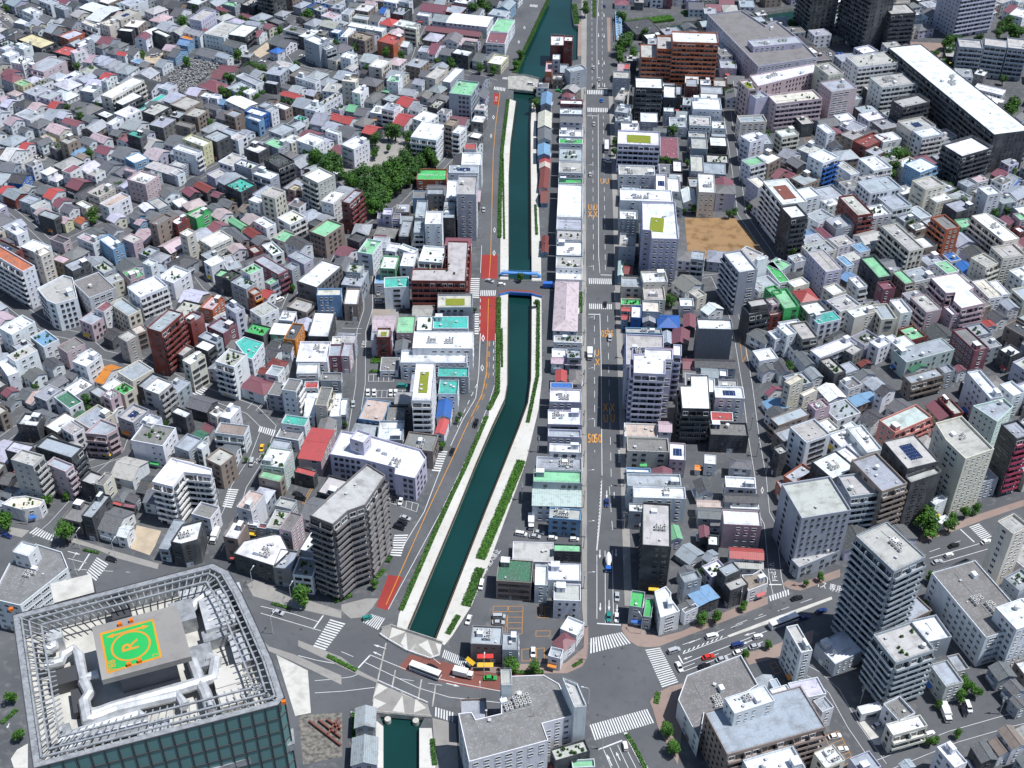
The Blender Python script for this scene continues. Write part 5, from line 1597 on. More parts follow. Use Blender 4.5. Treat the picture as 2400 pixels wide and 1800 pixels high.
F 1030 590 1180 605 1210 425 3 w d
F 410 370 480 430 540 390 6 g l p
F 215 380 310 400 400 310 3 p O p
F 80 470 150 510 235 440 6 g R p
F 200 600 330 650 390 610 4 g g p
F 280 520 390 585 480 510 4 g m p
F 180 670 275 710 335 660 4 w d C
F 0 700 90 745 170 680 3 s h
F 70 775 145 795 270 735 5 w c p
F 340 780 470 830 560 730 6 s w vA
G 4 t w - 480 640 545 598 692 645 660 690 605 768 560 750
F 555 560 690 600 740 530 2 N d v
M 735 580 870 590 905 510 2 w n
F 850 610 930 630 980 510 3 d o
P 725 675 790 700 840 640 2 d w
P 700 740 770 770 830 700 2 d w
P 830 700 900 720 920 650 2 d w
H 715 810 830 850 870 790 2 R w
P 650 870 720 890 750 840 2 R w
F 720 870 800 900 830 830 3 g w
F 940 780 1170 790 1185 640 3 w w x
F 940 870 1100 875 1100 800 3 w w
F 1175 740 1269 745 1269 660 3 g m
F 1200 650 1269 655 1269 600 3 c w
F 1120 920 1269 930 1269 870 2 h g
t 490 700 4 450 730 4 520 650 4 410 750 3 900 240 3 470 140 3 540 190 3 710 425 3
@ 800 600 3.1725
F 285 90 400 95 430 0 4 w n
F 440 70 540 80 560 -20 4 w w
F 590 30 760 60 770 -60 5 w w A
F 22 355 125 360 140 240 3 w T
F 30 115 140 125 170 60 4 s g v
F 30 200 160 240 170 120 3 g g v
F 328 228 512 232 490 158 4 t w
F 250 200 325 205 328 135 2 b w
G 6 s R vA 518 182 925 187 945 -110 790 -115 790 92 530 92
F 722 378 985 384 970 285 4 e g
F 685 535 945 540 940 450 3 t w pS
F 413 568 545 573 550 445 3 n p
F 565 550 680 555 675 450 3 w g v
F 530 682 978 688 980 565 4 w w x
F 440 790 935 795 935 700 3 w w
F 225 620 380 625 375 560 3 g l
F 265 600 365 605 365 535 4 e R
F 525 1072 672 1075 697 800 8 w w Ae
F 715 895 945 898 950 825 3 t g
F 723 1021 866 1027 872 924 3 t w
F 290 850 425 855 430 755 1 h w
F 0 740 60 745 80 650 3 g p
F 0 640 100 650 110 590 3 s g
t 190 170 4 960 320 3 990 400 2 570 510 2
@ 1200 600 3.1725
H 305 550 490 562 495 193 2 p w
F 310 640 520 645 520 595 2 s w vx
F 325 85 520 90 523 10 3 s w v
F 325 170 520 175 523 100 2 w w
F 295 748 405 750 408 690 2 w w
F 410 755 515 757 515 690 3 g g v
P 290 800 388 803 390 755 2 p w
P 392 808 515 812 515 762 2 p b
Q 320 938 405 940 408 855 2 r b
H 425 950 520 955 520 848 2 h w
F 815 225 980 232 975 160 3 g c
F 990 320 1150 330 1120 215 3 s c x
F 985 190 1170 195 1130 115 4 w c p
F 812 362 960 365 958 318 2 N c v
F 885 455 960 458 965 370 3 w B
P 812 410 878 412 880 385 2 r g
P 812 472 865 475 868 440 2 r b
Q 972 495 1068 500 1060 395 2 g g
F 970 410 1100 415 1100 335 3 c g
H 1082 530 1250 535 1240 440 2 B d
Q 788 145 830 150 830 42 2 i b
P 832 130 900 140 890 75 2 R d
G 8 s l x 848 578 1127 590 1127 680 900 680 900 805 850 805
G 10 w l C 905 868 1140 878 1140 768 1197 768 1195 692 990 685 985 725 905 728
F 1200 735 1262 740 1262 660 8 w l A
F 845 570 1112 575 1112 535 7 s b x
Q 1190 650 1318 672 1316 560 2 m d
Q 1120 650 1185 652 1185 565 2 g g
t 1190 330 5 1150 330 4 180 345 3 65 155 3
@ 1600 600 3.1725
F 300 -25 420 122 560 98 8 w g A
F 540 15 560 30 640 10 6 w w n
F 625 55 715 210 770 180 3 N w
F 670 60 740 130 760 60 3 n g
F 680 260 750 400 850 370 4 n N
F 620 235 660 290 730 265 4 n N
H 810 260 885 345 1020 325 3 r l
F 770 185 830 230 950 200 3 w c
F 1040 230 1120 290 1220 260 3 w c
F 930 -30 1065 120 1185 95 5 s l
F 1150 10 1220 80 1269 60 3 b w
P 1180 160 1220 200 1290 150 2 b d
F 478 330 510 378 640 355 6 s d
F 440 370 495 435 645 405 5 s d C
F 625 325 665 370 720 350 4 s p
F 640 425 650 440 740 425 3 s R
F 115 540 375 545 365 470 6 w Z n
P 90 830 395 835 390 770 2 d g
P 135 900 265 905 265 838 2 g w
F 275 890 335 893 335 845 2 w g
Q 0 530 95 535 100 440 2 m d
P 0 840 85 843 85 765 1 m T
P 0 905 95 908 95 850 1 h g
F 60 20 160 30 170 -30 4 g g A
F 45 270 110 310 185 285 2 s c
F 0 360 100 380 60 325 2 w w
P 150 400 190 450 290 390 2 w w
P 530 580 620 680 650 600 2 k w
F 630 560 690 620 770 600 3 w w
F 700 520 780 590 850 570 4 w w
F 800 500 890 620 1010 600 4 s h C
H 1030 610 1120 650 1260 600 2 d d
F 940 440 1010 500 1190 470 3 t w p
F 540 710 565 790 690 750 2 w w
P 560 830 600 875 695 850 2 k w
P 680 800 720 880 790 860 2 d w
P 775 650 910 830 990 800 2 k w
P 900 850 970 920 1050 900 2 g w
F 955 700 1020 760 1290 650 3 w w p
F 1020 770 1130 880 1210 850 3 s d v
t 790 820 4
@ 2000 600 3.1725
F 50 10 190 160 300 145 4 n d
F 300 120 385 215 445 190 4 n T C
F 195 200 220 255 300 230 4 m m
F -40 160 40 235 110 225 4 w w C
G 5 w p C 575 160 775 122 900 230 870 250 980 350 805 388 745 330 760 270 690 275
F 425 305 545 420 660 395 4 s p A
F 680 380 735 440 790 420 4 w p
F -60 400 10 455 175 415 4 w c p
F 145 365 205 478 315 458 4 g c
F 280 330 350 430 430 410 4 w w
P 280 410 320 500 380 490 2 m R
F 355 545 430 635 525 590 2 n R
F 265 695 400 765 790 700 3 g i p
P 405 830 440 870 550 820 2 D w
F 385 895 430 952 670 880 3 g T C
F 625 820 680 870 760 850 3 g g
P 740 830 780 870 845 850 2 m w
F 740 550 905 705 1010 680 4 h m p
P 940 500 980 545 1065 520 2 r w
P 985 440 1060 500 1150 460 2 d w
P 1090 340 1150 410 1230 385 2 g w
F 890 190 1010 320 1105 295 3 c w
F 1010 190 1100 290 1165 280 3 w w
P 760 60 840 150 930 130 2 B w
F 650 -40 720 50 780 20 1 B w
F 600 50 700 130 790 110 3 n w
F 860 10 990 75 1100 50 5 s c C
F 1060 -60 1110 30 1250 -20 6 s c
F 1180 110 1260 190 1330 150 4 w w
F 1150 520 1290 620 1350 560 3 d T
F 1080 690 1170 745 1260 710 3 w d p
F -60 700 0 740 65 690 3 s h
P 0 890 40 930 165 880 2 k w
P 30 800 60 830 140 800 1 R d
F 130 640 190 690 270 640 3 w w p
F 240 600 270 630 325 610 2 w w
t 540 580 4 345 620 4
@ 0 900 3.1725
P 0 70 50 100 145 50 2 m g
P 25 140 70 180 160 110 1 k g
P 135 90 200 140 290 60 1 k g
P 190 135 230 155 355 60 1 u w
F -60 190 0 220 65 190 3 s T
F 400 95 515 185 615 130 3 D w
F 660 50 740 100 810 60 3 g h
F 760 80 820 120 890 70 4 w p x
F 840 30 920 80 1000 30 3 N c v
F 1070 30 1180 80 1280 -10 5 w s C
P 795 190 850 225 915 170 2 w w
F 875 240 990 290 1105 190 3 s g s
P 1050 190 1150 220 1220 170 2 k T
F 1035 290 1120 320 1205 250 4 w w p
F 990 410 1215 470 1290 330 4 h w v
G 4 g p C 630 365 745 255 870 305 870 335 790 380 700 370
F 465 320 540 390 610 330 3 s w
P 225 260 340 320 430 235 2 k g
F 340 310 425 365 570 260 2 w T
P 550 240 600 280 665 230 2 D B
F 150 285 280 325 305 240 3 w d p
F 255 465 530 545 620 465 5 g d C
F 85 558 245 612 320 530 7 s s C
F 345 590 485 655 540 600 5 g p C
F 40 490 190 530 250 460 4 l d
F 610 710 700 760 760 680 3 s d
F 715 740 770 760 835 670 3 h c
P 1020 800 1080 820 1155 690 2 d T
H 835 860 910 890 985 790 1 k g
P 930 860 1000 890 1075 820 1 k g
F 835 885 905 915 915 890 1 r d
F 905 905 1000 930 1010 900 1 m d
G 2 c w v 10 890 90 840 190 830 330 860 290 910 165 935
P 0 830 60 850 150 780 1 k g
F 95 820 190 850 235 800 1 g g
P 0 740 60 760 130 670 1 k d
t 365 140 3 640 110 4 680 190 4 350 870 4 490 830 3 1180 330 4 1240 510 4 1230 290 3 260 20 3
@ 0 0 1
G 7 w w C 356 1128 402 1072 496 1098 494 1112 430 1106 404 1140
@ 400 900 3.1725
P 105 165 270 215 350 125 2 k d
F 280 215 340 240 410 200 3 w c p
F 360 240 440 260 520 170 3 w w p
F 0 205 110 250 160 210 3 w d
F 330 360 545 390 580 310 3 T w A
P 160 390 230 420 290 370 2 D w
P 235 340 290 380 345 310 1 m g
F 245 555 370 600 490 520 4 s T
F 200 470 230 490 270 440 3 w w
H 480 20 690 75 800 -10 2 m w
F 825 40 930 55 980 -30 5 h w C
F 995 28 1095 30 1095 -20 2 r w
F 1080 150 1165 165 1195 30 4 h c C
M 1000 240 1078 250 1085 75 2 w w
F 1185 240 1269 240 1269 70 2 w w
F 820 290 995 315 1030 250 3 t w
F 780 390 950 420 1000 330 2 h w
M 945 550 1120 575 1220 345 3 r p
F 918 650 1060 690 1085 650 2 r d
F 665 600 840 625 910 490 4 w i pv
F 660 690 815 735 840 680 3 n T
F 497 910 600 950 690 820 4 u w p
F 790 895 900 940 920 870 2 s g
t 740 470 3 720 510 3 705 545 3 770 140 3 800 85 3 560 560 2
@ 800 900 3.1725
G 4 w l x -85 520 0 345 215 380 590 485 632 545 548 700 395 668 400 620 165 560
F 70 400 165 440 210 370 6 w l
F 155 245 318 295 338 140 2 u b
F 330 285 470 290 480 160 2 h d
Q 705 250 815 255 828 130 2 B w
Q 690 372 765 378 805 270 2 r w
F -10 225 40 230 45 110 2 w g
t 340 370 5 30 300 2 545 435 3 750 460 3 860 270 2 885 225 2
@ 1200 900 3.1725
F 280 130 515 135 515 40 3 w l x
F 265 298 515 302 515 195 3 w l px
F 268 388 515 395 515 340 3 g l
F 278 500 512 510 512 450 4 w w p
F 180 632 522 642 522 548 3 g w x
F 158 725 520 738 520 648 4 n g p
M 147 905 515 915 515 755 3 i w
F 285 30 450 32 450 -10 3 B w
F 835 390 1082 395 1080 295 2 u w
P 1090 355 1190 360 1185 280 3 p w
F 855 498 1165 502 1165 400 3 h c
F 1172 560 1290 565 1290 440 3 w p s
F 848 655 1030 660 1030 625 2 w b
F 860 755 1260 760 1250 670 4 g w p
F 900 845 1290 850 1290 765 4 w w x
F 870 945 1000 950 1000 890 3 w g x
@ 1600 900 3.1725
G 6 w d A -5 180 208 185 190 -65 60 -65 60 10 -20 10
F 242 100 460 105 450 20 4 w w s
F 195 60 240 60 240 -40 3 w w
F 245 205 335 208 335 160 1 N w
F 212 270 375 275 372 210 2 r w
F 205 378 488 382 480 285 3 h d p
P 610 65 640 90 745 40 1 m w
M 608 140 640 220 770 170 1 b w
F 648 252 712 306 948 226 3 g T A
F 760 -20 800 10 900 -50 5 c c
F 870 70 900 90 1010 40 4 c c
F 930 140 990 195 1100 160 4 p p x
P 990 30 1090 130 1225 100 2 w w
F 805 320 920 440 1095 370 6 s w
F 680 480 720 525 780 500 4 s d
F 1085 370 1180 470 1330 420 2 w w
F 1200 310 1269 380 1330 340 2 w w
F 1120 500 1230 600 1330 550 3 w g
F 760 680 830 740 960 640 3 g O
F 730 730 750 830 800 790 2 g O
F 965 575 1115 710 1290 620 6 w d x
F 160 590 245 595 250 530 2 w w
P 90 640 135 643 135 605 1 o w
Q 105 830 215 800 200 700 2 d w
H 350 620 515 640 510 570 2 k w
F 320 765 545 775 540 695 3 w w p
P 310 880 565 885 560 815 3 d w
F 355 925 567 930 567 895 2 w w
P 105 915 290 918 285 865 2 u w
P 110 1000 290 1005 290 925 2 k g
@ 1600 1150 3.1725
F 795 -30 868 235 1195 120 9 s g f
F 810 510 865 570 1175 440 2 s g
F 305 248 588 262 575 150 4 w p
P 345 505 600 515 600 432 2 r w
P 385 575 600 585 595 520 1 s w
G 2 T w p 440 625 520 620 580 585 635 650 630 690 487 745
F 258 575 320 638 435 590 4 g d
F 320 690 355 750 480 690 3 s d
M 30 765 118 865 278 795 2 b d
F 0 890 10 900 110 855 2 k w
Q 120 355 195 350 200 265 2 m d
F 190 400 270 405 270 330 2 w d
P 205 270 275 275 280 205 1 k w
P 150 500 190 540 260 470 2 g w
t 150 600 4 445 850 3 920 685 2 1025 635 3 245 930 4 150 945 4
@ 1400 1300 5.53
F 1085 265 1125 375 1335 295 4 g g
P 1040 650 1100 730 1300 665 2 k g
P 1050 210 1060 270 1240 190 2 k w
@ 1200 1200 3.1725
F 275 42 512 62 515 -20 3 s b x
F 0 365 305 370 310 225 1 s w
F 310 290 515 297 515 240 2 n d
F -110 505 150 533 152 368 3 D T pS
F 170 540 262 545 265 395 3 w w
F 267 505 512 510 512 385 3 w w p
F 308 655 510 660 512 535 3 s w p
F 975 240 1190 262 1175 -60 8 s d x
F 885 690 980 720 978 600 3 N g S
F 985 770 1040 790 1045 650 2 N g
G 3 w w p 1060 590 1145 550 1185 600 1180 640 1250 735 1105 785 1070 640
Q 1185 210 1269 200 1240 100 2 n w
@ 800 1200 2.765
H 1350 850 1440 893 1535 830 2 m w
F 1437 750 1530 810 1558 720 2 w w
F 1340 930 1420 950 1440 890 2 g w
F 840 850 1040 865 1045 745 3 g h xM
F 1045 890 1150 895 1150 790 3 g g p
t 1105 1000 5 1250 1005 4 870 1235 3 215 470 3 2110 1410 4 2165 1530 4 165 1380 4
@ 2000 900 3.1725
M -40 110 20 175 190 115 2 b T
P 190 60 220 110 290 40 4 d w
F 205 268 312 368 575 240 4 i q pC
P 60 260 140 330 220 240 2 d w
F -30 330 100 520 200 480 3 w w
F -60 470 20 560 100 520 2 w w
F 240 430 400 640 620 570 9 s d s
F 390 690 430 735 650 655 8 s d
F -10 565 215 800 400 735 8 g T C
G 10 s c x 612 288 805 235 1048 480 835 555 690 415
G 6 g i C 890 160 1120 105 1190 165 1070 280
F 1110 300 1215 412 1330 370 10 g d k
F 850 -90 1020 110 1115 90 6 w w p
F 1080 0 1190 80 1290 60 4 w w
P 545 160 640 280 760 240 2 m y
F 640 100 750 230 812 205 3 s R p
F -90 690 -30 850 165 800 7 s g C
F 580 870 610 905 690 850 3 w w
t 920 920 4 840 945 4
@ 2000 1200 3.1725
F 600 455 985 945 1305 825 5 h w x
F 1070 710 1215 880 1400 800 7 w w
F 1085 70 1190 170 1300 100 10 s c B
F 615 50 650 95 720 60 1 w w
t 550 50 8 560 120 6 720 90 5 740 40 4 570 480 4 530 690 3 570 760 3 545 800 3
@ 2000 1500 3.1725
F 570 180 690 348 820 312 3 g s
F 700 120 775 235 860 210 2 g s
F 210 470 340 590 475 545 3 h w
F 245 625 295 710 550 635 3 w c C
F 40 500 60 560 210 510 1 w w
F 625 795 755 952 845 905 4 w w p
P 880 790 950 925 1065 885 3 k d
P 1010 760 1085 870 1180 830 2 T w
P 1075 670 1180 820 1290 780 3 T w
P 1005 200 1080 310 1215 270 2 k g
P 1110 330 1190 415 1290 380 2 k g
P 1160 440 1230 520 1290 490 2 k g
P 340 920 380 980 460 940 2 g w
t 640 475 3 810 420 4 910 380 4 860 330 4 830 300 3 780 690 3 580 745 3 540 755 2 615 740 2 640 40 3
@ 1550 1500 3.1725
G 3 h w x 190 262 592 108 720 330 460 500 320 540 280 738 125 442
F 325 535 490 855 1220 645 6 g T CE
F 470 430 545 545 845 450 8 w w x
F 815 370 880 500 1000 450 5 w w
F 945 320 1005 445 1225 395 3 l w
F 805 300 835 365 890 345 4 g w
F 930 -100 1040 95 1125 75 6 s w p
F 1125 450 1200 530 1290 500 3 g w
F 605 890 700 1060 1075 952 5 w w p
t 795 30 3 615 105 3 40 660 4 100 790 4
@ 1000 1500 3.1725
G 6 h w x 235 545 335 535 365 590 555 545 550 270 870 258 985 325 1090 560 860 620 905 745 315 905
G 8 s w n 1010 280 1120 325 1190 490 1100 500
F 555 335 635 330 630 215 8 s w n
F 915 805 962 890 1222 825 3 s d v
F 1100 930 1269 950 1230 900 2 n w
@ 300 1150 3.1725
G 4 w d x 315 378 400 250 560 210 520 360 490 370 395 395
F 705 340 815 360 890 240 4 w T p
G 3 w d xS 785 465 1085 560 1200 450 1130 310 860 370
F 1085 565 1215 590 1260 450 3 g h
F 1040 270 1150 300 1200 160 3 s w v
F 1130 280 1215 310 1290 180 4 h p
F 470 170 610 210 680 120 3 h w
F 895 245 960 265 965 230 2 w w
F 965 270 1025 285 1035 250 2 R w
F 250 420 315 450 400 230 2 g g
@ 0 1050 5.53
F 1050 870 1190 905 1430 610 4 g d p
P 1240 1040 1500 1120 1740 830 2 k w
P 1500 1140 1640 1165 1750 1020 2 w w
t 830 1090 7 60 930 7
@ 0 1200 2.765
G 5 h w x -60 560 130 605 440 360 400 258 230 205 60 330
F 105 250 185 300 220 225 7 w w
t 1965 545 7 65 1200 4 125 1430 4
@ 600 1050 4.1475
G 13 s h A 520 650 700 480 1080 150 1255 260 1060 550 890 610 745 740
@ 1900 1180 3.455
F 325 250 680 515 975 440 16 s g ACx
F 510 1060 690 1290 1005 1180 8 s g ACv
@ 0 0 1
F 2088 112 2329 318 2408 303 8 w d Ax
'''
TREES = []; SPECIAL = {}
BASE_Y = 0
def kindname(code, st, fl):
    if code in 'PQH': return 'house', 'house'
    if code == 'M': return 'workshop', 'workshop'
    if any(f in fl for f in 'ACbik') or st >= 8: return 'apartment_building', 'apartment building'
    if st <= 1: return 'shed', 'shed'
    if st == 2: return 'shop_house', 'shop house'
    if st == 3: return 'townhouse', 'townhouse'
    return 'office_building', 'office building'
def describe(code, st, rc, wc, fl):
    s = NUMW.get(st, 'tall')
    if code in 'PQHM':
        shape = {'P': 'gabled', 'Q': 'gabled', 'H': 'hipped', 'M': 'low pitched'}[code]
        return '%s-storey %s walled building with %s %s roof' % (s, CW[wc], shape, CW[rc]) if code == 'M' else '%s-storey %s house with %s %s roof' % (s, CW[wc], CW[rc], shape)
    extra = ''
    if 's' in fl: extra = ' and solar panels'
    elif 'v' in fl: extra = ' and rooftop plants'
    elif 'e' in fl or rc == 'e': extra = ' and grass bed'
    elif 'x' in fl: extra = ' and rooftop machines'
    elif 'A' in fl or 'C' in fl: extra = ' and balconies'
    elif 'p' in fl: extra = ' and stair hut'
    return '%s-storey %s block with %s flat roof%s' % (s, CW[wc], CW[rc], extra)
seed = 100
ox = oy = 0; sc_ = 1.0
GROUPS = {'house': 'pitched roof houses', 'townhouse': 'three storey flat roofed buildings', 'shop house': 'two storey flat roofed buildings', 'office building': 'mid height flat roofed buildings', 'apartment building': 'apartment buildings with balconies', 'shed': 'single storey sheds', 'workshop': 'metal roofed workshops'}
for line in DATA.strip().split('\n'):
    t = line.split(); seed += 1
    if t[0] == '@': ox, oy, sc_ = float(t[1]), float(t[2]), float(t[3]); continue
    if t[0] == 't':
        v = [float(q) for q in t[1:]]
        TREES += [(ox + v[i] / sc_, oy + v[i + 1] / sc_, v[i + 2]) for i in range(0, len(v) - 2, 3)]; continue
    if t[0] == 'G':
        st, rc, wc, fl = int(t[1]), t[2], t[3], t[4].replace('-', ''); v = [float(q) for q in t[5:]]
    else:
        v = [float(q) for q in t[1:7]]; st, rc, wc = int(t[7]), t[8], t[9]; fl = t[10] if len(t) > 10 else ''
    px = [(ox + v[i] / sc_, oy + v[i + 1] / sc_) for i in range(0, len(v), 2)]
    mid = (sum(p[0] for p in px) / len(px), sum(p[1] for p in px) / len(px))
    nm, cat = kindname(t[0], st, fl)
    if t[0] in 'PQHM':
        h = 2.75 * st + .3
        A, B, D = (W(x, y, h) for x, y in px)
        c, ang, w, d = rect_fit(A, B, D)
        root, top = make_house(nm, c, ang, w, d, st, rc, wc, t[0], seed)
    else:
        h = 3.0 * st + .8
        zz = 0 if t[0] == 'g' else h
        pw = [W(x, y, zz) for x, y in px]
        if t[0] != 'G': c, ang, w, d = rect_fit(*pw); pw = rect_pts(c, ang, w, d)
        root, loc, ang, rnd = make_block(nm, [tuple(p) for p in pw], h, st, rc, wc, fl, seed, mid)
        SPECIAL[line] = (root, loc, h, ang)
    if t[0] == 'g': mid = PX(root.location.x, root.location.y, h)
    root['px'] = mid
    auto(root, describe('F' if t[0] in 'Gg' else t[0], st, rc, wc, fl), cat, mid, GROUPS[cat])
NSURV = len(FOOT)
# ---------------------------------------------------------------- infill houses on the lots left open
GX0, GY0, GS = -430.0, 215.0, 1.0
GW, GH = 860, 720
occ = np.zeros((GH, GW), bool)
def paint(poly, grow=0.0):
    p = np.array(inset(ccw(poly), -grow) if grow else ccw(poly))
    x0, y0 = p.min(0); x1, y1 = p.max(0)
    i0, i1 = max(0, int((x0 - GX0) / GS)), min(GW, int((x1 - GX0) / GS) + 2); j0, j1 = max(0, int((y0 - GY0) / GS)), min(GH, int((y1 - GY0) / GS) + 2)
    if i1 <= i0 or j1 <= j0: return
    X, Y = np.meshgrid(GX0 + (np.arange(i0, i1) + .5) * GS, GY0 + (np.arange(j0, j1) + .5) * GS)
    c = np.zeros(X.shape, bool)
    for k in range(len(p)):
        xa, ya = p[k]; xb, yb = p[k - 1]
        if ya == yb: continue
        c ^= ((ya > Y) != (yb > Y)) & (X < (xb - xa) * (Y - ya) / (yb - ya) + xa)
    occ[j0:j1, i0:i1] |= c
for p in FOOT: paint(p, .5)
for p in BLOCK: paint(p, .6)
X, Y = np.meshgrid(GX0 + (np.arange(GW) + .5) * GS, GY0 + (np.arange(GH) + .5) * GS)
vx = ROT[0][0] * X + ROT[1][0] * Y + ROT[2][0] * -CAM_H; vy = ROT[0][1] * X + ROT[1][1] * Y + ROT[2][1] * -CAM_H; vz = ROT[0][2] * X + ROT[1][2] * Y + ROT[2][2] * -CAM_H
PXX, PYY = 1200 - vx / vz * FPX, 900 + vy / vz * FPX
occ |= (PXX < -60) | (PXX > 2460) | (PYY < -70) | (PYY > 1850)
cen = np.array([np.mean(f, 0) for f in FOOT]); angs = np.array([math.atan2(f[1][1] - f[0][1], f[1][0] - f[0][0]) for f in FOOT])
rnd = random.Random(5)
free = np.argwhere(~occ); order = list(range(len(free))); rnd.shuffle(order)
infill = []
for (w, d) in ((11, 13), (9, 11), (8, 9.5), (7, 8)):
    for k in order:
        j, i = free[k]
        if occ[j, i]: continue
        x, y = GX0 + (i + .5) * GS, GY0 + (j + .5) * GS
        n = np.argmin((cen[:, 0] - x) ** 2 + (cen[:, 1] - y) ** 2); a = angs[n]
        ca, sa = math.cos(a), math.sin(a); ok = True
        for u in np.linspace(-w / 2, w / 2, int(w) + 1):
            for v in np.linspace(-d / 2, d / 2, int(d) + 1):
                ii, jj = int((x + u * ca - v * sa - GX0) / GS), int((y + u * sa + v * ca - GY0) / GS)
                if not (0 <= ii < GW and 0 <= jj < GH) or occ[jj, ii]: ok = False; break
            if not ok: break
        if not ok: continue
        infill.append((x, y, a, w - .5, d - .5)); paint(rect_pts((x, y), a, w, d), .4)
NP = sum(1 for o in LABELS if o[2] == 'house'); NT = sum(1 for o in LABELS if o[2] == 'townhouse')
infill.sort(key=lambda q: -q[3] * q[4] / (q[0] ** 2 + q[1] ** 2 + CAM_H ** 2))      # those that show largest first
far = MB(); tints = []
def far_face(pts, mi, col): far.face(pts, mi); tints.append((*col, 1))
nfar = 0
for x, y, a, w, d in infill:
    seed += 1; r = random.Random(seed); px = PX(x, y, 5)
    left = px[0] < 1150
    pitched = r.random() < (.72 if left and px[1] < 900 else .35)
    if pitched:
        st = 2 if r.random() < .8 else 1; kd = r.choice('PPQH'); rc = r.choice('kkkkgggdmpshl' if left else 'kkkggdmsh'); wc = r.choice('wwwwcgglT')
        if NP < 300:
            NP += 1; root, top = make_house('house', (x, y), a, w, d, st, rc, wc, kd, seed); auto(root, describe(kd, st, rc, wc, ''), 'house', px, GROUPS['house']); continue
    else:
        st = r.choice((2, 2, 3, 3)); rc = r.choice('wwwgggshgs'); wc = r.choice('wwwcgglTdh'); fl = r.choice(['', '', 'p', 'v', 'x'])
        if NT < 300 or st == 2 and NT < 420:
            NT += 1; cat = 'townhouse' if st == 3 else 'shop house'
            root, loc, ang, _ = make_block(cat.replace(' ', '_'), rect_pts((x, y), a, w, d), st * 3 + .8, st, rc, wc, fl, seed, px); auto(root, describe('F', st, rc, wc, fl), cat, px, GROUPS[cat]); continue
    nfar += 1; wall = jit(PAL[wc]); roof = jit(PAL[rc], .1); ca, sa = math.cos(a), math.sin(a); h = st * 2.8 + .4
    L = lambda u, v, z: (x + u * ca - v * sa, y + u * sa + v * ca, z)
    if pitched and (kd == 'Q' or d > w and kd == 'H'):
        w, d, ca, sa = d, w, -sa, ca
    q = [(-w / 2, -d / 2), (w / 2, -d / 2), (w / 2, d / 2), (-w / 2, d / 2)]
    rise = d * .2 if pitched else 0
    for i in range(4):
        b0, b1 = q[i], q[(i + 1) % 4]
        f = [L(*b0, -.3), L(*b1, -.3), L(*b1, h)]
        if pitched and kd != 'H' and i % 2: f.append(L(b0[0], 0, h + rise))
        f.append(L(*b0, h)); far_face(f, 0, wall)
        ll = math.hypot(b1[0] - b0[0], b1[1] - b0[1]); ux, uy = (b1[0] - b0[0]) / ll, (b1[1] - b0[1]) / ll; nx, ny = uy, -ux
        wx, wy = nx * ca - ny * sa, nx * sa + ny * ca
        if visible_side(x, y, wx, wy):
            for k in range(st):
                for m_ in range(int(ll / 3.2)):
                    t = ll * (m_ + .5) / int(ll / 3.2); z = k * 2.8 + 1.0
                    P = lambda s_, zz, o_=.05: L(b0[0] + ux * (t + s_) + nx * o_, b0[1] + uy * (t + s_) + ny * o_, zz)
                    far_face([P(-.75, z), P(.75, z), P(.75, z + 1.2), P(-.75, z + 1.2)], 2, wall)
                    far_face([P(-.85, z - .1, .12), P(.85, z - .1, .12), P(.85, z, .12), P(-.85, z, .12)], 0, wall)
    o_ = .35
    if not pitched:
        far_face([L(*p_, h - .4) for p_ in q], 1, roof); qi = inset(q, .2)
        for i in range(4): far_face([L(*q[i], h), L(*q[(i + 1) % 4], h), L(*qi[(i + 1) % 4], h), L(*qi[i], h)], 0, (.6, .6, .6)); far_face([L(*qi[i], h), L(*qi[(i + 1) % 4], h), L(*qi[(i + 1) % 4], h - .4), L(*qi[i], h - .4)], 0, wall)
        bx, by = r.uniform(-.25, .25) * w, r.uniform(-.25, .25) * d
        bq = [(bx - 1, by - 1), (bx + 1, by - 1), (bx + 1, by + 1), (bx - 1, by + 1)]
        for i in range(4): far_face([L(*bq[i], h - .4), L(*bq[(i + 1) % 4], h - .4), L(*bq[(i + 1) % 4], h + 1.4), L(*bq[i], h + 1.4)], 0, wall)
        far_face([L(*p_, h + 1.4) for p_ in bq], 1, (.6, .6, .6))
    else:
        X, Y = w / 2 + o_, d / 2 + o_; rl = X if kd != 'H' else max(0, X - Y); z0 = h - .15; z1 = h + rise + .1
        far_face([L(-X, -Y, z0), L(X, -Y, z0), L(rl, 0, z1), L(-rl, 0, z1)], 1, roof); far_face([L(X, Y, z0), L(-X, Y, z0), L(-rl, 0, z1), L(rl, 0, z1)], 1, roof)
        if kd == 'H': far_face([L(X, -Y, z0), L(X, Y, z0), L(rl, 0, z1)], 1, roof); far_face([L(-X, Y, z0), L(-X, -Y, z0), L(-rl, 0, z1)], 1, roof)
        for s_ in (-1, 1): far_face([L(-X, s_ * Y, z0 - .2), L(X, s_ * Y, z0 - .2), L(X, s_ * Y, z0), L(-X, s_ * Y, z0)], 0, (.5, .5, .5))
print('INFILL', len(infill), 'far', nfar, 'houses', NP, 'town', NT)
if nfar:
    me = far.mesh('smaller_houses', ['wall_far', 'roof_far', 'glass_dark'])
    at = me.attributes.new('tint', 'FLOAT_COLOR', 'FACE'); at.data.foreach_set('color', [c for t_ in tints for c in t_])
    o = obj('smaller_houses', me); tag(o, 'small packed houses filling the lots between the larger buildings', 'houses', None, 'stuff')
after_build()

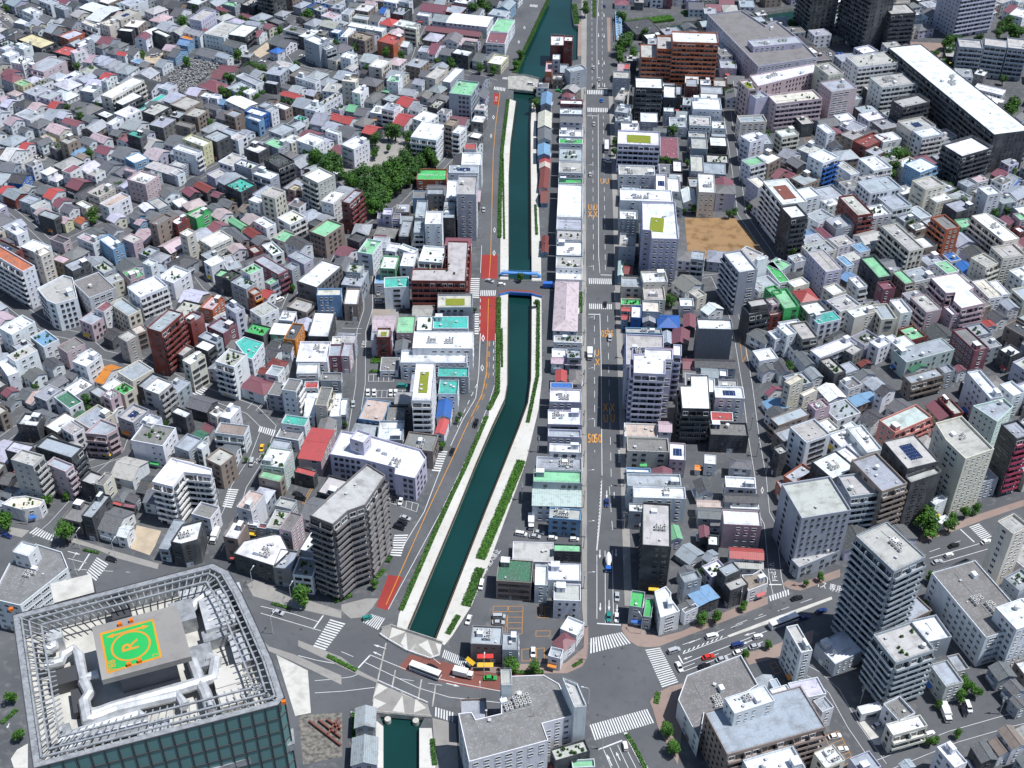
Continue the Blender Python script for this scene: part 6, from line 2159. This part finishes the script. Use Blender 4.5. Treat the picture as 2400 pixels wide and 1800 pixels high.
# ---------------------------------------------------------------- glass tower with the rooftop landing pad
TZ = 150.0
tp = [W(x, y, TZ) for x, y in T7([(85, 670), (1380, 335), (1480, 385), (1560, 520), (1640, 690), (1760, 960), (1840, 1200), (1800, 1250), (220, 1659)])]
tc = tp[0]; q = ccw([tuple(p - tc) for p in tp]); L7 = lambda x, y, z: (*(W(*T7([(x, y)])[0], z) - tc), z)
tw = thing('glass_tower', (*tc, 0)); tag(tw, 'tall glass tower with green rooftop landing pad and silver ducts', 'tower')
mb = MB(); n = len(q); qi = inset(q, 1.2)
for i in range(n):
    j = (i + 1) % n
    mb.face([(*q[i], -.5), (*q[j], -.5), (*q[j], TZ), (*q[i], TZ)], 0); mb.face([(*q[i], TZ), (*q[j], TZ), (*qi[j], TZ), (*qi[i], TZ)], 1); mb.face([(*qi[i], TZ), (*qi[j], TZ), (*qi[j], TZ - 6), (*qi[i], TZ - 6)], 1)
part('wall', mb, ['glass_teal', 'steel'], tw)
mb = MB(); mb.face([(*p, TZ - 6) for p in qi]); part('roof', mb, ['pale_concrete'], tw)
for i in range(n):                                          # curtain wall mullions and transoms
    a, b_ = Vector(q[i]), Vector(q[(i + 1) % n]); mb = MB(); k = max(1, int((b_ - a).length / 2.5)); nn = Vector((b_.y - a.y, a.x - b_.x)).normalized() * .1
    for t in range(k + 1): p = a.lerp(b_, t / k) + nn; mb.beam((*p, TZ - 60), (*p, TZ), .22)
    for z in range(15): mb.beam((*(a + nn), TZ - z * 4), (*(b_ + nn), TZ - z * 4), .2)
    part('mullion_frame', mb, ['frame_dark'], tw)
for k, off in enumerate((1.6, 3.0, 5.2)):                    # gondola rails and the walkway grid
    r_ = inset(q, off); mb = MB()
    for i in range(n): mb.beam((*r_[i], TZ + .5), (*r_[(i + 1) % n], TZ + .5), .35)
    part('gondola_rail', mb, ['steel'], tw)
ra, rb = inset(q, 1.0), inset(q, 6.4); mb = MB()
for i in range(n):
    a, b_, c, d = Vector(ra[i]), Vector(ra[(i + 1) % n]), Vector(rb[(i + 1) % n]), Vector(rb[i]); k = max(1, int((b_ - a).length / 1.6))
    for t in range(k): mb.beam((*a.lerp(b_, t / k), TZ + .1), (*d.lerp(c, t / k), TZ + .1), .22)
part('walkway_frame', mb, ['steel'], tw)
PZ = TZ + 3
pad = [L7(x, y, PZ) for x, y in ((595, 745), (1145, 600), (1240, 935), (660, 1090))]
mb = MB(); mb.prism([p[:2] for p in ccw([v[:2] for v in pad])], PZ - 1.4, PZ, 0, 0, True); pd = part('landing_deck', mb, ['pavement'], tw)
mb = MB(); ip = inset(ccw([v[:2] for v in pad]), 3.0); mb.prism(ip, TZ - 6, PZ - 1.4); part('plant_room', mb, ['wall_panel'], tw, (.18, .19, .22))
def padpoly(nm, pts, z, mat): mb = MB(); mb.face([(*p, z) for p in ccw([L7(x, y, z)[:2] for x, y in pts])]); return part(nm, mb, [mat], tw)
padpoly('pad_border', [(645, 785), (995, 690), (1050, 940), (695, 1050)], PZ + .02, 'paint_orange'); padpoly('landing_pad', [(662, 795), (985, 705), (1033, 932), (707, 1032)], PZ + .04, 'paint_green')
cc = Vector(L7(848, 866, PZ + .06)); xa = (Vector(L7(1020, 820, PZ)) - Vector(L7(680, 915, PZ))).to_2d(); pa = math.atan2(xa.y, xa.x); mb = MB()
for i in range(32):
    a0, a1 = i * math.pi / 16, (i + 1) * math.pi / 16; mb.face([(cc.x + r * math.cos(a), cc.y + r * math.sin(a), cc.z) for r, a in ((3.5, a0), (3.9, a0), (3.9, a1), (3.5, a1))])
part('pad_ring', mb, ['paint_orange'], tw)
lettering('R', None, 4.6, pa + math.pi / 2, 'paint_orange', parent=tw, loc=tuple(cc), bold=.05); lettering('788', None, 2.0, pa + math.pi / 2, 'paint_orange', parent=tw, loc=L7(730, 995, PZ + .06)); lettering('+2', None, 1.6, pa + math.pi / 2, 'paint_orange', parent=tw, loc=L7(1010, 935, PZ + .06))
mb = MB(); A_, B_ = Vector(L7(735, 800, PZ + .06)), Vector(L7(920, 748, PZ + .06)); mb.beam(A_, B_, .5, .02)
for e, s in ((A_, -1), (B_, 1)):
    d = (B_ - A_).normalized() * s; nn = Vector((-d.y, d.x, 0)); mb.face([e + nn * .6, e - nn * .6, e + d * 1.4])
part('pad_arrow', mb, ['paint_orange'], tw)
FZ = TZ - 6
for pts, r in (([(290, 1000), (400, 970), (410, 930), (480, 890), (510, 930), (540, 1080), (640, 1050)], 1.1), ([(540, 1100), (580, 1180), (545, 1230), (570, 1360), (600, 1340), (760, 1280), (1150, 1190), (1200, 1260)], 1.2), ([(380, 1490), (620, 1400), (900, 1310), (920, 1340)], 1.3), ([(600, 1320), (730, 1270), (1290, 1110), (1380, 1080), (1400, 960), (1350, 950)], 1.3), ([(1250, 970), (1300, 1110), (1330, 1170), (1370, 1290)], 1.2), ([(390, 1540), (700, 1440), (960, 1370)], 1.2), ([(700, 1450), (700, 1370), (900, 1320)], .9), ([(1230, 640), (1270, 590), (1330, 540), (1450, 530)], 1.1), ([(1350, 730), (1450, 700), (1530, 690)], 1.5), ([(290, 900), (340, 880), (340, 810)], 1.3)):
    mb = MB(); mb.tube([L7(x, y, FZ + 2.6) for x, y in pts], r, 8); part('air_duct', mb, ['duct'], tw)
for x, y, w_, d_, h_, m_ in ((415, 1060, 5, 4, 3, 'frame_dark'), (1400, 640, 6, 9, 4, 'duct'), (1300, 930, 5, 6, 3, 'steel'), (1180, 640, 5, 6, 4, 'steel'), (1480, 1060, 6, 5, 3, 'promenade'), (1510, 1180, 6, 5, 3, 'promenade'), (1390, 790, 5, 3, 3, 'steel'), (1550, 880, 3, 8, 3, 'duct'), (780, 640, 4, 4, 4, 'frame_dark'), (900, 560, 8, 1.5, 1.2, 'steel'), (430, 1410, 1.5, 3, 2, 'steel'), (500, 1220, 2, 6, 2, 'frame_dark'), (350, 790, 3, 3, 4, 'duct'), (1000, 1390, 6, 3, 2, 'duct'), (1500, 500, 4, 3, 3, 'duct'), (1250, 520, 6, 2.5, 3, 'duct')):
    p = L7(x, y, FZ + h_); mb = MB(); mb.box(-w_ / 2, w_ / 2, -d_ / 2, d_ / 2, FZ, FZ + h_); part('roof_machine', mb, [m_], tw, loc=(p[0], p[1], 0), rz=pa)
for x, y in ((780, 735), (852, 712), (838, 995), (908, 972), (75, 640), (1840, 1240)):
    mb = MB(); mb.box(-.4, .4, -.3, .3, 0, .8); part('beacon_box', mb, ['orange'], tw, loc=L7(x, y, PZ if 700 < x < 1000 else TZ), rz=pa)
mb = MB(); p = [W(x, y, TZ - 3) - tc for x, y in T7([(325, 465), (590, 400), (612, 520), (350, 590)])]; mb.prism(ccw([tuple(v) for v in p]), TZ - 40, TZ - 3, 0, 1); part('lift_block', mb, ['frame_dark', 'pale_concrete'], tw)
mb = MB(); led = [W(x, y, TZ - 14) - tc for x, y in T7([(900, 1700), (1800, 1440), (1900, 1400), (1910, 1500), (1100, 1760)])]; mb.prism(ccw([tuple(v) for v in led]), TZ - 16, TZ - 14); part('ledge', mb, ['steel'], tw)
# excavation beside the tower
sheet('excavation', tile(600, 1450, 2.72, [(270, 615), (550, 600), (550, 880), (300, 930)]), .06, 'rubble')
for k, (a, b_) in enumerate((((340, 650), (540, 805)), ((400, 645), (540, 755)), ((450, 640), (540, 700)), ((520, 640), (455, 740)), ((535, 660), (500, 730)))):
    mb = MB(); u, v = (W(*tile(600, 1450, 2.72, [e])[0], 1) for e in (a, b_)); mb.beam((*u, 1), (*v, 1), .6); o = part('steel_strut', mb, ['asphalt_brown']); auto(o, 'orange steel strut across the excavation', 'strut', tile(600, 1450, 2.72, [a])[0], 'struts over the excavation')
# gravestones, counted by nobody
mb = MB(); rnd = random.Random(3); cp = wpoly(tile(400, 0, 5.53, [(-20, 960), (260, 790), (640, 850), (600, 920), (330, 1110), (390, 1190), (230, 1250), (-20, 1160)])); x0, x1 = min(p[0] for p in cp), max(p[0] for p in cp); y0, y1 = min(p[1] for p in cp), max(p[1] for p in cp)
for k in range(1500):
    x, y = rnd.uniform(x0, x1), rnd.uniform(y0, y1)
    if inside((x, y), cp): s = rnd.uniform(.25, .5); mb.box(x - s, x + s, y - s, y + s, 0, rnd.uniform(.8, 2.2))
tag(part('gravestones', mb, ['gravestone']), 'crowded grey gravestones in the cemetery', 'gravestones', None, 'stuff')
# ---------------------------------------------------------------- trees
mb = MB(); mb.tube([(0, 0, -.1), (.02, 0, .2), (0, .02, .45), (0, 0, .7)], [.05, .04, .032, .015], 7)
for a in range(5): mb.tube([(0, 0, .3 + a * .05), (.2 * math.cos(a * 1.3), .2 * math.sin(a * 1.3), .55 + a * .04)], [.022, .008], 5)
TRUNK = mb.mesh('trunk', ['trunk'])
for i, (px, py, dm) in enumerate(TREES):
    dm *= 1.35 if py < 650 else 1.15
    H_ = dm * 1.1 + .8; p = W(px, py, H_ * .62); root = thing('tree', (*p, 0), i * 1.7)
    obj('trunk', TRUNK, root, None, (0, 0, 0), 0, (H_, H_, H_)); obj('crown', CROWN[i % 5], root, LEAFC[(i * 7) % 5] if py < 1000 else (1.3, 1.4, .9), (0, 0, H_ * .63), 0, (dm * 1.15, dm * 1.15, H_ * .95))
    auto(root, '%s leafy green tree' % ('large' if dm > 7 else 'medium' if dm > 4.5 else 'small'), 'tree', (px, py), 'broadleaf trees')
# ---------------------------------------------------------------- vehicles
def car_mesh(L, Wd, H, van):
    mb = MB(); l, w = L / 2, Wd / 2; zb, zs = .25, (.85 if not van else 1.05)
    mb.prism([(-l, -w * .85), (-l + .25, -w), (l - .5, -w), (l, -w * .75), (l, w * .75), (l - .5, w), (-l + .25, w), (-l, w * .85)], zb, zs, 0, 0, True); body = mb.mesh('body', ['car_paint'])
    f0, f1, r0, r1 = (l - .9, l - 1.3, -l + .1, -l + .25) if van else (l - 1.15, l - 1.9, -l + .35, -l + 1.0); mb = MB(); a, t = w * .95, w * .8
    lo = [(r0, -a, zs), (f0, -a, zs), (f0, a, zs), (r0, a, zs)]; hi = [(r1, -t, H - .06), (f1, -t, H - .06), (f1, t, H - .06), (r1, t, H - .06)]
    for i in range(4): mb.face([lo[i], lo[(i + 1) % 4], hi[(i + 1) % 4], hi[i]])
    glass = mb.mesh('windows', ['glass_black']); mb = MB(); mb.box(r1 - .05, f1 + .05, -t - .03, t + .03, H - .07, H)
    for x in (r1, (r1 + f1) / 2, f1): mb.beam((x + (f0 - f1) * .9 if x == f1 else x, -a, zs), (x, -t, H - .05), .08); mb.beam((x + (f0 - f1) * .9 if x == f1 else x, a, zs), (x, t, H - .05), .08)
    return body, glass, mb.mesh('roof', ['car_paint']), l, w
mb = MB(); mb.tube([(0, -.11, 0), (0, .11, 0)], .32, 12, 0); mb.tube([(0, -.12, 0), (0, .12, 0)], .18, 10, 1); WHEEL = mb.mesh('wheel', ['tyre', 'steel'])
mb = MB(); mb.box(-.05, .05, -.18, .18, -.08, .08); LH = mb.mesh('headlight', ['lamp_white']); LT = mb.mesh('taillight', ['lamp_red'])
CARS = {'s': car_mesh(4.5, 1.7, 1.45, False), 'v': car_mesh(4.7, 1.75, 1.85, True), 'k': car_mesh(3.6, 1.5, 1.6, True)}
VC = dict(w=('white', (.75, .75, .75)), k=('black', (.01, .01, .012)), g=('silver', (.42, .44, .46)), b=('dark blue', (.015, .035, .15)), B=('blue', (.03, .14, .5)), r=('red', (.6, .03, .015)), y=('yellow', (.75, .45, .02)), t=('teal', (.02, .22, .20)), G=('green', (.03, .35, .08)))
def vehicle(px, d, kind, col):
    p = W(*px, .5); e = W(px[0] + d[0] * 10, px[1] + d[1] * 10, .5); root = thing('car', (*p, .04), math.atan2(e.y - p.y, e.x - p.x)); cn, cv = VC[col]
    if kind in CARS:
        b_, g_, r_, l, w = CARS[kind]; obj('body', b_, root, cv); obj('windows', g_, root); obj('roof', r_, root, cv); wl = [(x, y) for x in (-l + .8, l - .85) for y in (-w + .08, w - .08)]; zz = .65
        name = {'s': 'sedan', 'v': 'minivan', 'k': 'compact car'}[kind]
    else:
        L = {'B': 11.5, 'T': 7.0, 'M': 8.0}[kind]; l, w, zz = L / 2, 1.2, .9; name = {'B': 'bus', 'T': 'lorry', 'M': 'concrete mixer'}[kind]; root.name = {'B': 'bus', 'T': 'lorry', 'M': 'mixer_lorry'}[kind]
        wl = [(x, y) for x in (-l + 1.6, l - 1.6) for y in (-w + .1, w - .1)]
        if kind == 'B':
            mb = MB(); mb.box(-l, l, -w, w, .4, 3.1, 0, None, True); part('body', mb, ['car_paint'], root, cv); mb = MB(); mb.box(-l + .4, l + .03, -w - .02, w + .02, 1.6, 2.6); part('windows', mb, ['glass_black'], root)
            mb = MB(); mb.box(-1.5, 1.5, -.8, .8, 3.1, 3.35); part('roof_unit', mb, ['painted'], root, (.6, .6, .6)); mb = MB(); mb.box(-l + .5, l - 2, -w - .025, w + .025, .7, 1.1); part('stripe', mb, ['painted'], root, (.05, .15, .4))
        else:
            mb = MB(); mb.prism([(l - 1.7, -1.05), (l, -1.0), (l, 1.0), (l - 1.7, 1.05)], .5, 2.3, 0, 0, True); part('cab', mb, ['car_paint'], root, cv if kind == 'M' else VC['w'][1]); mb = MB(); mb.box(l - 1.4, l + .03, -1.07, 1.07, 1.4, 2.0); part('windscreen', mb, ['glass_black'], root)
            mb = MB(); mb.box(-l, l - 1.7, -.5, .5, .45, .8, 0, None, True); part('chassis', mb, ['frame_dark'], root)
            if kind == 'T': mb = MB(); mb.box(-l, l - 1.9, -w, w, .85, 3.1, 0, None, True); part('cargo_box', mb, ['painted'], root, cv)
            else: mb = MB(); mb.tube([(-l - .2, 0, 2.7), (-l + 1.2, 0, 2.3), (-.6, 0, 2.1), (l - 2.1, 0, 1.7)], [.4, 1.1, 1.3, .6], 14); part('drum', mb, ['painted'], root, (.7, .7, .68))
    for x, y in wl: obj('wheel', WHEEL, root, None, (x, y, .32))
    for y in (-w + .3, w - .3): obj('headlight', LH, root, None, (l, y * .9, zz)); obj('taillight', LT, root, None, (-l, y, zz))
    auto(root, '%s %s' % (cn, name), 'bus' if kind == 'B' else 'lorry' if kind in 'TM' else 'car', px, 'vehicles')
for TT, items in ((T8, '545 1040 200 75 Bw,790 1055 100 25 Tw,965 1078 1 0 sG,590 1010 80 35 sk,1295 640 0 1 vk,1022 680 1 0 vg,1018 718 1 0 sg,1243 910 0 1 sw,1165 145 1 .15 vw,1280 135 1 .1 sg,1255 160 1 .1 sg,1370 172 1 .05 kw,1510 180 1 0 kw,1230 75 0 1 Tw,908 475 -.25 1 vw,825 700 -.35 1 sw,1730 340 0 1 MB,1787 550 0 1 sg,1733 680 0 1 st,1785 685 0 1 sw,2155 900 1 -.3 vg,2190 1005 .5 1 sw,1840 1520 -.2 -1 kw,168 688 1 -.3 kt,415 40 1 .3 sg,395 70 1 .3 sk,375 100 1 .3 vk'),
                  (T9, '190 808 1 -.25 vw,355 865 1 -.25 vb,487 810 1 -.25 kw,468 872 1 -.25 sg,165 940 1 -.25 sr,255 955 1 -.25 sg,140 1000 1 -.25 sk,365 910 1 -.25 sw,740 560 1 -.25 sk,650 720 1 -.38 Bw,785 685 1 -.35 sb,898 643 1 -.35 sb,1757 218 1 -.3 sk,1725 282 1 -.3 kw,1650 325 1 -.3 sg,1968 195 1 -.3 sw,1655 700 .5 1 vg,1265 1380 1 -.5 sw,1700 1310 .4 1 Tw,1720 1285 .4 1 sg,1820 1290 .4 1 sk,1850 1265 .4 1 vw,985 1455 1 -.2 sw,1030 1540 1 -.2 sw,885 1640 .4 1 kw,1600 1440 1 -.4 kw'),
                  (T7, '722 308 1 .3 sk,1803 652 1 .35 sg,45 155 1 .3 sb,1395 165 -.4 1 Tw'), (T5, '962 162 1 .3 sg,1040 187 1 0 kw,1350 200 1 0 TB,1710 315 0 1 sk,1740 535 0 1 vg,1610 645 0 1 Tw,872 1090 -.3 1 vk,718 1270 -.35 1 sk,1720 1600 0 1 sb,172 885 0 1 sw,212 885 0 1 sw,320 887 0 1 sw,353 887 0 1 sw,397 845 1 0 vt,568 1225 0 1 sw,385 1590 -.3 1 sw,345 1570 -.3 1 sk,77 960 0 1 sg,240 240 0 1 vg,250 300 1 0 vg,415 360 1 0 vk'),
                  (T2, '1705 42 0 1 sb,1635 442 0 1 kg,1670 515 0 1 sg,1638 565 0 1 sk,1687 652 0 1 sB,1637 805 0 1 sg,1718 960 0 1 Bw,1725 1045 1 .4 vw,1613 1135 0 1 kg,1228 547 1 .1 vw,1410 590 1 .2 sG,923 1360 0 1 sg'), (T4, '465 855 1 .8 sy,500 885 1 .8 kw,1697 1245 -.2 1 sy,1632 1340 -.25 1 vg,1255 75 1 -.4 vw,1190 25 1 -.4 Tw,1950 1570 1 .3 vk,1930 1545 1 .3 sk,1815 285 1 -.5 vw'),
                  (T1, '240 1020 1 .5 sg,270 1015 1 .5 sk,305 955 .4 -1 sr,580 760 1 -.3 vw,1000 365 1 -.1 vg,1025 355 1 .2 sg,1635 360 1 .2 sk,1960 365 1 .1 sw,1590 390 1 .4 sk,1700 400 1 0 sw,40 130 1 -.3 sw,35 95 1 -.3 sw,1590 70 1 .3 sg'), (T3, '245 455 1 .6 sw,265 475 1 .6 sw,290 490 1 .6 sw,285 515 1 .6 sw,930 355 .4 1 sb,955 355 .4 1 sw,1005 352 .4 1 sB,1028 352 .4 1 sB,575 1005 .3 1 sw,630 995 .3 1 vg,595 1080 .6 1 kw,838 920 1 -.2 sw'), (T6, '1065 1065 .5 1 vw,1100 1060 .5 1 vw,940 1110 .5 1 sw,2020 570 1 -.2 sw')):
    for it in items.split(','):
        x, y, dx, dy, kc = it.split(); vehicle(TT([(float(x), float(y))])[0], (float(dx), float(dy)), kc[0], kc[1])
# ---------------------------------------------------------------- poles and street lamps
mb = MB(); mb.tube([(0, 0, 0), (0, 0, 9.5)], [.19, .12], 8); UP = mb.mesh('pole', ['concrete']); mb = MB()
for z in (8.2, 9.0): mb.beam((-1, 0, z), (1, 0, z), .12)
XA = mb.mesh('crossarm', ['steel']); mb = MB(); mb.tube([(.35, 0, 6.4), (.35, 0, 7.5)], .28, 8); TR = mb.mesh('transformer', ['steel'])
for i, px in enumerate([(1368, y) for y in range(240, 1440, 95)] + [(1462, y) for y in range(240, 1420, 100)] + T4([(1520, 870), (1740, 1020), (870, 1330), (590, 1380), (1430, 1620), (1840, 1000)]) + T7([(810, 90), (180, 80)]) + T6([(360, 480), (440, 1130), (480, 1300), (540, 1420)]) + T9([(960, 1010), (1150, 1240), (1330, 1560), (2050, 1310), (780, 480), (370, 600)]) + T5([(80, 440), (1170, 1580), (1275, 1270), (400, 1120)])):
    root = thing('utility_pole', (*W(*px), 0), i * .4); obj('pole', UP, root); obj('crossarm', XA, root); obj('transformer', TR, root); auto(root, 'grey concrete utility pole with crossarms', 'utility pole', px, 'utility poles')
mb = MB(); mb.tube([(0, 0, 0), (0, 0, 8), (.4, 0, 8.8), (2.2, 0, 9.1)], [.12, .09, .07, .06], 8); LP = mb.mesh('pole', ['frame_white']); mb = MB(); mb.box(1.9, 2.8, -.18, .18, 9.02, 9.18, 0, None, True); LHd = mb.mesh('lamp_head', ['frame_white'])
for i, (px, rz) in enumerate([((1374, y), 0) for y in range(300, 1400, 120)] + [(T8([p])[0], r) for p, r in (((1940, 790), 2), ((1600, 1250), 3), ((1690, 1540), 0), ((925, 1060), 1.5), ((900, 1250), 1.6), ((1590, 960), 0))] + [(T7([p])[0], 1.2) for p in ((500, 410), (520, 240), (750, 300), (1640, 490), (1890, 590), (1770, 790))]):
    root = thing('street_lamp', (*W(*px), .1), rz); obj('pole', LP, root); obj('lamp_head', LHd, root); auto(root, 'white street lamp with curved arm', 'street lamp', px, 'street lamps')
# shop awnings and lettering
for TT, x, y, z, txt, sz, mt in ((tile(800, 300, 3.1725, [(700, 350)])[0], 0, 0, 6.3, 'がんばれニッポン!!', 2.4, 'frame_white'), (T8([(930, 955)])[0], 0, 0, 6.5, "McDonald's", 1.3, 'paint_orange')):
    up = sz > 2; o = lettering(txt, None, sz, -.03, mt, loc=(*W(*TT, z), z), rx=0 if up else math.pi / 2); o['kind'] = 'structure'; o.name = 'roof_lettering' if up else 'shop_lettering'
for pts, col, z in (([(820, 935), (870, 975)], (.75, .45, .02), 3.2), ([(880, 975), (985, 975)], (.75, .45, .02), 3.2), ([(880, 920), (985, 918)], (.6, .02, .02), 6.0)):
    a, b_ = (W(*v, z) for v in T8(pts)); mb = MB(); d = b_ - a; nn = Vector((d.y, -d.x)).normalized() * 1.4; mb.face([(0, 0, 0), (nn.x, nn.y, -.7), (nn.x + d.x, nn.y + d.y, -.7), (d.x, d.y, 0)]); o = part('awning', mb, ['painted'], None, col, loc=(*a, z)); auto(o, '%s awning on the corner burger shop' % ('yellow' if col[1] > .2 else 'red'), 'awning', T8(pts)[0], 'corner shop awnings')
# ---------------------------------------------------------------- labels that single each thing out
MARKS = [('the cemetery', 460, 185), ('the leafy park', 880, 400), ('the dirt lot', 1690, 560), ('the landing pad tower', 300, 1500), ('the arched bridge', 1230, 200), ('the blue pipe', 1220, 640), ('the broad bridge', 950, 1560), ('the large road junction', 1440, 1590), ('the brown corner tower', 830, 1250), ('the netted scaffold', 1675, 780), ('the long pink roof', 1330, 720), ('the truss footbridge', 1450, 65), ('the canal bend', 1180, 960), ('the grass roof block', 980, 900), ('the sand lot', 345, 1265), ('the tall grey tower', 2080, 1350), ('the stepped brick flats', 1600, 110), ('the crane site', 220, 770), ('the orange balconies', 600, 700), ('the salmon building', 2120, 985), ('the vivid green houses', 1830, 715), ('the big courtyard school', 1850, 230), ('the brick red flats', 2200, 520), ('the dark roofed store', 2300, 1420)]
buckets = {}
for o, base, cat, px in LABELS:
    mk = min(MARKS, key=lambda m_: (m_[1] - px[0]) ** 2 + (m_[2] - px[1]) ** 2); dx, dy = px[0] - mk[1], px[1] - mk[2]; ds = math.hypot(dx, dy)
    rel = 'near' if ds < 25 else ('left of' if dx < 0 else 'right of') if abs(dx) > abs(dy) else ('behind' if dy < 0 else 'in front of')
    buckets.setdefault((base, rel + ' ' + mk[0]), []).append((ds, o))
ORD = ['nearest', 'second nearest', 'third nearest', 'fourth nearest', 'fifth nearest', 'sixth nearest', 'seventh nearest', 'eighth nearest', 'ninth nearest', 'tenth nearest', 'eleventh nearest', 'twelfth nearest', 'thirteenth nearest', 'fourteenth nearest', 'fifteenth nearest']
for (base, rel), l in buckets.items():
    l.sort(key=lambda v: v[0])
    for i, (ds, o) in enumerate(l):
        lab = '%s %s' % (base, rel) if len(l) == 1 else '%s, %s of those %s' % (base, ORD[i] if i < 15 else 'number %d from nearest' % (i + 1), rel)
        w_ = lab.split(); o['label'] = ' '.join(w_[:16])
